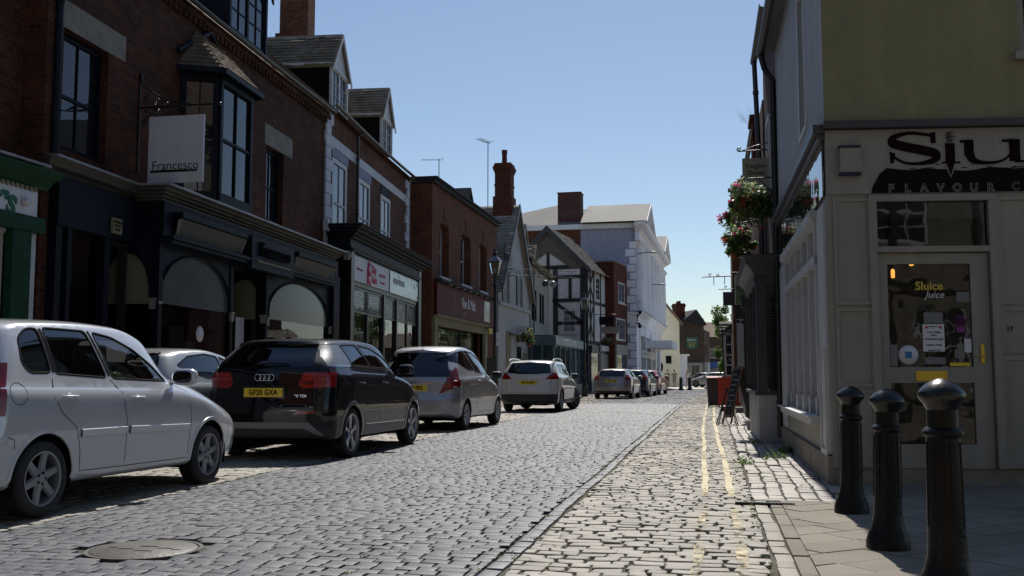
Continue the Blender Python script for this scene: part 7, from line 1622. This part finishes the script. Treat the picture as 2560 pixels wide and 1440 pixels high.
# globes on a scrolled bracket over the white cottages
e = empty('sign_bracket', (-9.9, 47.4, 6.0), R(0), 'ornate scrolled iron bracket with two hanging globes by the white gabled cottage', 'bracket'); b = MB()
b.tube([(0, 0, -.1), (0, 0, 1.6)], .025, 6); b.tube([(0, 0, 0), (3.2, 3, .1)], .022, 6); b.tube([(0, 0, .35), (3.2, 3, .42)], .016, 6); b.tube([(-.5, -.4, .7), (.3, .3, .5)], .015, 5)
b.build('bracket_bar', M['iron'], e); b = MB(); [scroll(b, .25 + k * .33, .2, .14, d=(-1) ** k, rad=.012, y=.2 + k * .31) for k in range(9)]; [scroll(b, .2, .6 + .35 * k, .2, d=(-1) ** k, rad=.014) for k in range(2)]; b.build('scrollwork', M['iron'], e)
b = MB(); b.ball((1.75, 1.65, -.28), .17, n=14, m=10); b.build('globe', M['char'], e); b = MB(); b.ball((2.1, 1.95, -.3), .17, n=14, m=10); b.build('globe', M['lead'], e)
# signs on the timbered house, far pub sign
e = empty('hanging_sign', (-8.1, 66.5, 4.4), 0, 'dark blue sign panel with a pale board below it, hung on the timbered house', 'sign'); b = MB(); b.box(.7, 1.7, -.03, .03, .1, .65); b.build('panel', M['slate_b'] if False else M['navy'], e); b = MB(); b.box(.8, 1.95, .6, .66, -.45, .0); b.build('lower_panel', M['greyw'], e); b = MB(); b.tube([(0, 0, .8), (1.8, 0, .8)], .02, 5); b.build('bracket', M['iron'], e)
e = empty('pub_sign', (-2.55, 102, 3.75), 0, 'green picture sign with white letters and drawn sheaves hanging before the far brown building', 'sign'); b = MB(); b.prism([(0, .2), (.55, 0), (1.1, .2), (1.1, 1.25), (0, 1.25)], -.04, .04, 1); b.build('panel', mat('dark_green_panel', (.02, .09, .07), .5), e); text('lettering', 'BARLEY', M['txtw'], e, (.55, -.05, .95), .26); b = MB(); [b.tube([(.3 + k * .12, -.045, .25), (.2 + k * .17, -.045, .75)], .025, 4) for k in range(5)]; b.build('barley_emblem', M['gold'], e); b = MB(); b.tube([(-.3, 0, 1.35), (1.3, 0, 1.35)], .03, 5); b.build('bracket', M['blackm'], e)
# far bollards, board, banner signs
for (x, y), lb in (((-2.4, 77.8), 'left one of the two far bollards closing the setts'), ((-1.78, 79.6), 'right one of the two far bollards closing the setts')):
    e = empty('bollard', (x, y, 0), 0, lb, 'bollard', 'far bollards'); b = MB(); b.lathe([(.2, 0), (.2, .1), (.14, .2), (.12, .8), (.15, .85), (.1, .9), (.13, .98), (.0001, 1.08)], 14); b.build('post', M['iron'], e, auto=40)
e = empty('white_board', (-.35, 88, 0), R(-6), 'upright white notice board standing at the far square', 'sign'); b = MB(); b.box(-.3, .3, -.03, .03, .25, 1.15); b.build('panel', M['wsign'], e); b = MB(); b.box(-.36, .36, -.2, .2, 0, .12); b.box(-.34, -.3, -.03, .03, .1, 1.2); b.box(.3, .34, -.03, .03, .1, 1.2); b.build('base', M['black'], e)
e = empty('round_banner', (-5.0, 97.0, 0), 0, 'black rounded feather banner outside the white hall', 'banner'); b = MB(); b.prism([(.35 * math.cos(t * .524), 1.95 + .55 * math.sin(t * .524)) for t in range(12)], -.02, .02, 1); b.build('flag', M['black'], e); b = MB(); b.tube([(0, 0, 0), (0, 0, 1.5)], .03, 5); b.build('pole', M['black'], e)
e = empty('street_pole', (.52, 44, 0), 0, 'thin black pole with a crook before the pink bay window', 'pole'); b = MB(); b.tube([(0, 0, 0), (-.1, 0, 3.2), (-.2, 0, 3.3), (.1, 0, 3.35)], .03, 6); b.build('pole', M['iron'], e)
# weeds along the right wall
def weed(x, y, r, n, seed, label):
    rg = random.Random(seed); b = MB()
    for i in range(n):
        a = rg.uniform(0, 6.3); d = r * rg.random() ** .6; p = Vector((x + d * math.cos(a), y + d * math.sin(a), .01 + rg.random() * r * .9 * (1 - d / r * .5))); u = Vector((rg.gauss(0, 1), rg.gauss(0, 1), rg.gauss(0, .7))).normalized(); v = u.orthogonal().normalized(); s_ = rg.uniform(.012, .028)
        b.add([p - u * s_, p + v * s_ * .6, p + u * s_, p - v * s_ * .6], [(0, 1, 2, 3)])
    tag(b.build('weed', M['leafl']), label, 'weed', 'weeds along the foot of the right wall')
weed(1.02, 14.9, .12, 200, 1, 'tallest leafy green weed at the foot of the white shop wall'); weed(.78, 13.6, .16, 70, 2, 'flat spreading weed in the pavement joints before the shop wall'); weed(.68, 16.7, .1, 60, 3, 'small weed at the near corner of the charcoal bay'); weed(.35, 12.9, .12, 60, 4, 'tiny weed by the yellow line')
# tree beyond the right row
def tree(loc, h, r, label, seed, n=9000):
    e = empty('tree', loc, 0, label, 'tree'); rg = random.Random(seed); b = MB()
    b.tube(cr([(0, 0, 0), (.05, 0, h * .3), (-.05, .05, h * .6), (0, 0, h * .85)], 4), .16, 8, r1=.04)
    tips = []
    for k in range(16):
        z = h * rg.uniform(.28, .85); a = rg.uniform(0, 6.28); l = r * rg.uniform(.6, 1.1) * (1 - abs(z / h - .55)); p = (l * math.cos(a), l * math.sin(a), z + l * .5); b.tube([(0, 0, z), (p[0] * .5, p[1] * .5, z + l * .3), p], .05, 5, r1=.015); tips.append(p)
    b.build('trunk', M['bark'], e)
    L_ = [MB(), MB()]; lumps = [(*t, r * rg.uniform(.25, .45)) for t in tips] + [(rg.uniform(-.8, .8) * r, rg.uniform(-.8, .8) * r, h * rg.uniform(.25, 1.0), r * rg.uniform(.15, .4)) for _ in range(26)]
    for i in range(n):
        lx, ly, lz, lr = rg.choice(lumps); d = Vector((rg.gauss(0, 1), rg.gauss(0, 1), rg.gauss(0, 1))).normalized(); p = Vector((lx, ly, lz)) + d * lr * rg.random() ** .4; u = Vector((rg.gauss(0, 1), rg.gauss(0, 1), rg.gauss(0, .7))).normalized(); v = u.orthogonal().normalized(); s_ = rg.uniform(.06, .12)
        L_[i % 3 == 0].add([p - u * s_, p + v * s_ * .6, p + u * s_, p - v * s_ * .6], [(0, 1, 2, 3)])
    L_[0].build('crown', M['leafl'], e); L_[1].build('crown', M['leafd'], e)
tree((1.55, 84, 0), 6.6, 1.5, 'light green leafy tree rising behind the pink bay window', 4)
tree((4.5, 92, 0), 7.5, 2.5, 'larger tree mostly hidden behind the right hand buildings', 6, 5000)

# ------------------------------------------------------------------ people
def skin_mesh(name, J, E, mt, parent, sub=2):
    me = bpy.data.meshes.new(name); me.from_pydata([j[:3] for j in J], E, []); o = bpy.data.objects.new(name, me); COL.objects.link(o)
    o.modifiers.new('s', 'SKIN'); 
    for i, j in enumerate(J): r_ = j[3]; me.skin_vertices[0].data[i].radius = (r_, j[4] if len(j) > 4 else r_)
    me.skin_vertices[0].data[0].use_root = True
    o.modifiers.new('d', 'SUBSURF').levels = sub
    nm = bpy.data.meshes.new_from_object(o.evaluated_get(bpy.context.evaluated_depsgraph_get())); o.modifiers.clear(); o.data = nm; nm.materials.clear(); nm.materials.append(mt); nm.polygons.foreach_set('use_smooth', [True] * len(nm.polygons)); nm.name = name
    o.parent = parent; return o
def person(loc, rz, label, top, legs, hair=(.05, .03, .02), h=1.72, shorts=False, long=False, stride=.12, arm=(0, 0), bald=False):
    e = empty('person', loc, R(rz), label, 'person'); e.scale = (h / 1.75,) * 3; s = stride
    sk = M['skin']
    J = [(0, 0, .95, .13, .1), (0, .01, 1.2, .13, .09), (0, 0, 1.4, .14, .09), (0, 0, 1.5, .055), (0, .01, 1.56, .05), (0, .02, 1.64, .085, .1), (0, .015, 1.72, .07, .08),
         (-.19, 0, 1.42, .055), (-.24, 0, 1.16, .042), (-.24, .08 + arm[0], .94 + arm[1], .032), (.19, 0, 1.42, .055), (.24, 0, 1.16, .042), (.24, .06, .94, .032),
         (-.1, 0, .88, .085), (-.1, s * .6 + .02, .5, .058), (-.1, s, .1, .04), (-.1, s + .14, .03, .038, .03), (.1, 0, .88, .085), (.1, -s * .4 + .03, .5, .058), (.1, -s, .1, .04), (.1, -s + .14, .03, .038, .03)]
    E_ = [(0, 1), (1, 2), (2, 3), (3, 4), (4, 5), (5, 6), (2, 7), (7, 8), (8, 9), (2, 10), (10, 11), (11, 12), (0, 13), (13, 14), (14, 15), (15, 16), (0, 17), (17, 18), (18, 19), (19, 20)]
    skin_mesh('body', J, E_, sk, e)
    T = [(0, 0, .93, .15, .115), (0, .01, 1.2, .15, .11), (0, 0, 1.41, .155, .11), (-.2, 0, 1.42, .068), (-.235, 0, 1.22, .058), (.2, 0, 1.42, .068), (.235, 0, 1.22, .058)]; skin_mesh('shirt', T, [(0, 1), (1, 2), (2, 3), (3, 4), (2, 5), (5, 6)], mat('shirt_cloth', top, .8), e)
    zz = .45 if shorts else .12; f = (.9 - zz) / .8
    L_ = [(0, 0, .96, .145, .112), (-.1, 0, .85, .1), (-.1, s * (.6 if shorts else 1) * f, zz, .075 if shorts else .06), (.1, 0, .85, .1), (.1, -s * (.4 if shorts else 1) * f, zz, .075 if shorts else .06)]; skin_mesh('shorts' if shorts else 'trousers', L_, [(0, 1), (1, 2), (0, 3), (3, 4)], mat('trouser_cloth', legs, .85), e)
    b = MB(); [b.ball((sx, sy + .06, .04), .05, .14, .045, n=10, m=6) for sx, sy in ((-.1, s), (.1, -s))]; b.build('shoe', M['black'], e)
    if not bald:
        b = MB(); b.ball((0, -.005, 1.69), .1, .12, .1, n=14, m=10); 
        if long: b.ball((0, -.06, 1.56), .09, .06, .16, n=12, m=8)
        b.build('hair', mat('hair', hair, .6), e)
    b = MB(); [b.ball((x, .115, 1.655), .012, .008, .009, n=6, m=4) for x in (-.035, .035)]; b.ball((0, .13, 1.625), .014, .02, .022, n=6, m=4); b.ball((0, .12, 1.585), .028, .008, .008, n=6, m=4); b.build('face', mat('face_detail', (.2, .08, .06), .6), e)
    return e
person((-4.35, 99.3, 0), 175, 'person in a pale shirt and dark trousers walking at the far left of the square', (.3, .26, .24), (.02, .02, .025), stride=.15)
person((-3.7, 99.6, 0), 170, 'person in a grey top and pale shorts walking right of the one in dark trousers', (.2, .22, .22), (.3, .27, .2), shorts=True)
person((-2.3, 94, 0), 200, 'fair haired person in a white top standing just behind the far bollards', (.6, .6, .6), (.4, .42, .5), hair=(.45, .35, .2), long=True, h=1.65)
person((-5.1, 95.5, 0), 160, 'person in dark clothes in the shade by the white hall', (.02, .02, .025), (.3, .28, .25), shorts=True, arm=(.15, .1))
person((-7.1, 25.2, .12), 0, 'balding person behind the silver car, only the top of the head showing', (.12, .13, .16), (.03, .03, .05), h=1.8, bald=True)

# ------------------------------------------------------------------ pieces that are countable parts become parts of their own
def near_(a, c):
    g = [max(0, a[0][k] - c[1][k], c[0][k] - a[1][k]) for k in range(3)]; sz = max(max(q[1][k] - q[0][k] for k in range(3)) for q in (a, c))
    return math.sqrt(sum(x * x for x in g)) <= max(.02, .5 * sz)
def split_loose(skip):
    for o in [o for o in COL.objects if o.type == 'MESH' and o.name.split('.')[0] not in skip and o.parent and len(o.data.vertices) < 6000 and o.data.users == 1]:
        me = o.data; n = len(me.vertices); par = list(range(n))
        def find(i):
            while par[i] != i: par[i] = par[par[i]]; i = par[i]
            return i
        for f in me.polygons:
            v = f.vertices; r0 = find(v[0])
            for k in v[1:]: par[find(k)] = r0
        comp = {}
        for f in me.polygons: comp.setdefault(find(f.vertices[0]), []).append(f)
        if len(comp) < 2 or len(comp) > 400: continue
        bb = []
        for fs in comp.values():
            P = [me.vertices[i].co for f in fs for i in f.vertices]; bb.append([[min(p[k] for p in P) for k in range(3)], [max(p[k] for p in P) for k in range(3)], fs])
        merged = True
        while merged:
            merged = False
            for i in range(len(bb)):
                for j in range(i + 1, len(bb)):
                    if near_(bb[i], bb[j]):
                        a, c = bb[i], bb.pop(j); bb[i] = [[min(a[0][k], c[0][k]) for k in range(3)], [max(a[1][k], c[1][k]) for k in range(3)], a[2] + c[2]]; merged = True; break
                if merged: break
        if not 1 < len(bb) <= 60: continue
        kids = list(o.children)
        base = o.name.split('.')[0]
        for _, _, fs in bb:
            vm = {}; V = []; F = []
            for f in fs:
                for i in f.vertices:
                    if i not in vm: vm[i] = len(V); V.append(tuple(me.vertices[i].co))
                F.append(tuple(vm[i] for i in f.vertices))
            m2 = bpy.data.meshes.new(base); m2.from_pydata(V, [], F); m2.polygons.foreach_set('use_smooth', [f.use_smooth for f in fs]); m2.update(); uvbox(m2); m2.materials.append(me.materials[0])
            if any(f.use_smooth for f in fs): m2.set_sharp_from_angle(angle=R(40))
            c = bpy.data.objects.new(base, m2); COL.objects.link(c); c.parent = o.parent; c.matrix_local = o.matrix_local.copy()
            for ch in kids: ch.parent = c
            kids = []
        bpy.data.objects.remove(o)
split_loose({'foliage', 'flower', 'crown', 'weed', 'lettering', 'body', 'roof', 'roof_tiles', 'number_plate', 'sign_panel_x', 'window_seal', 'scrollwork', 'moss', 'weeds', 'chalk_writing', 'dentil_moulding', 'dashboard', 'lettering'})
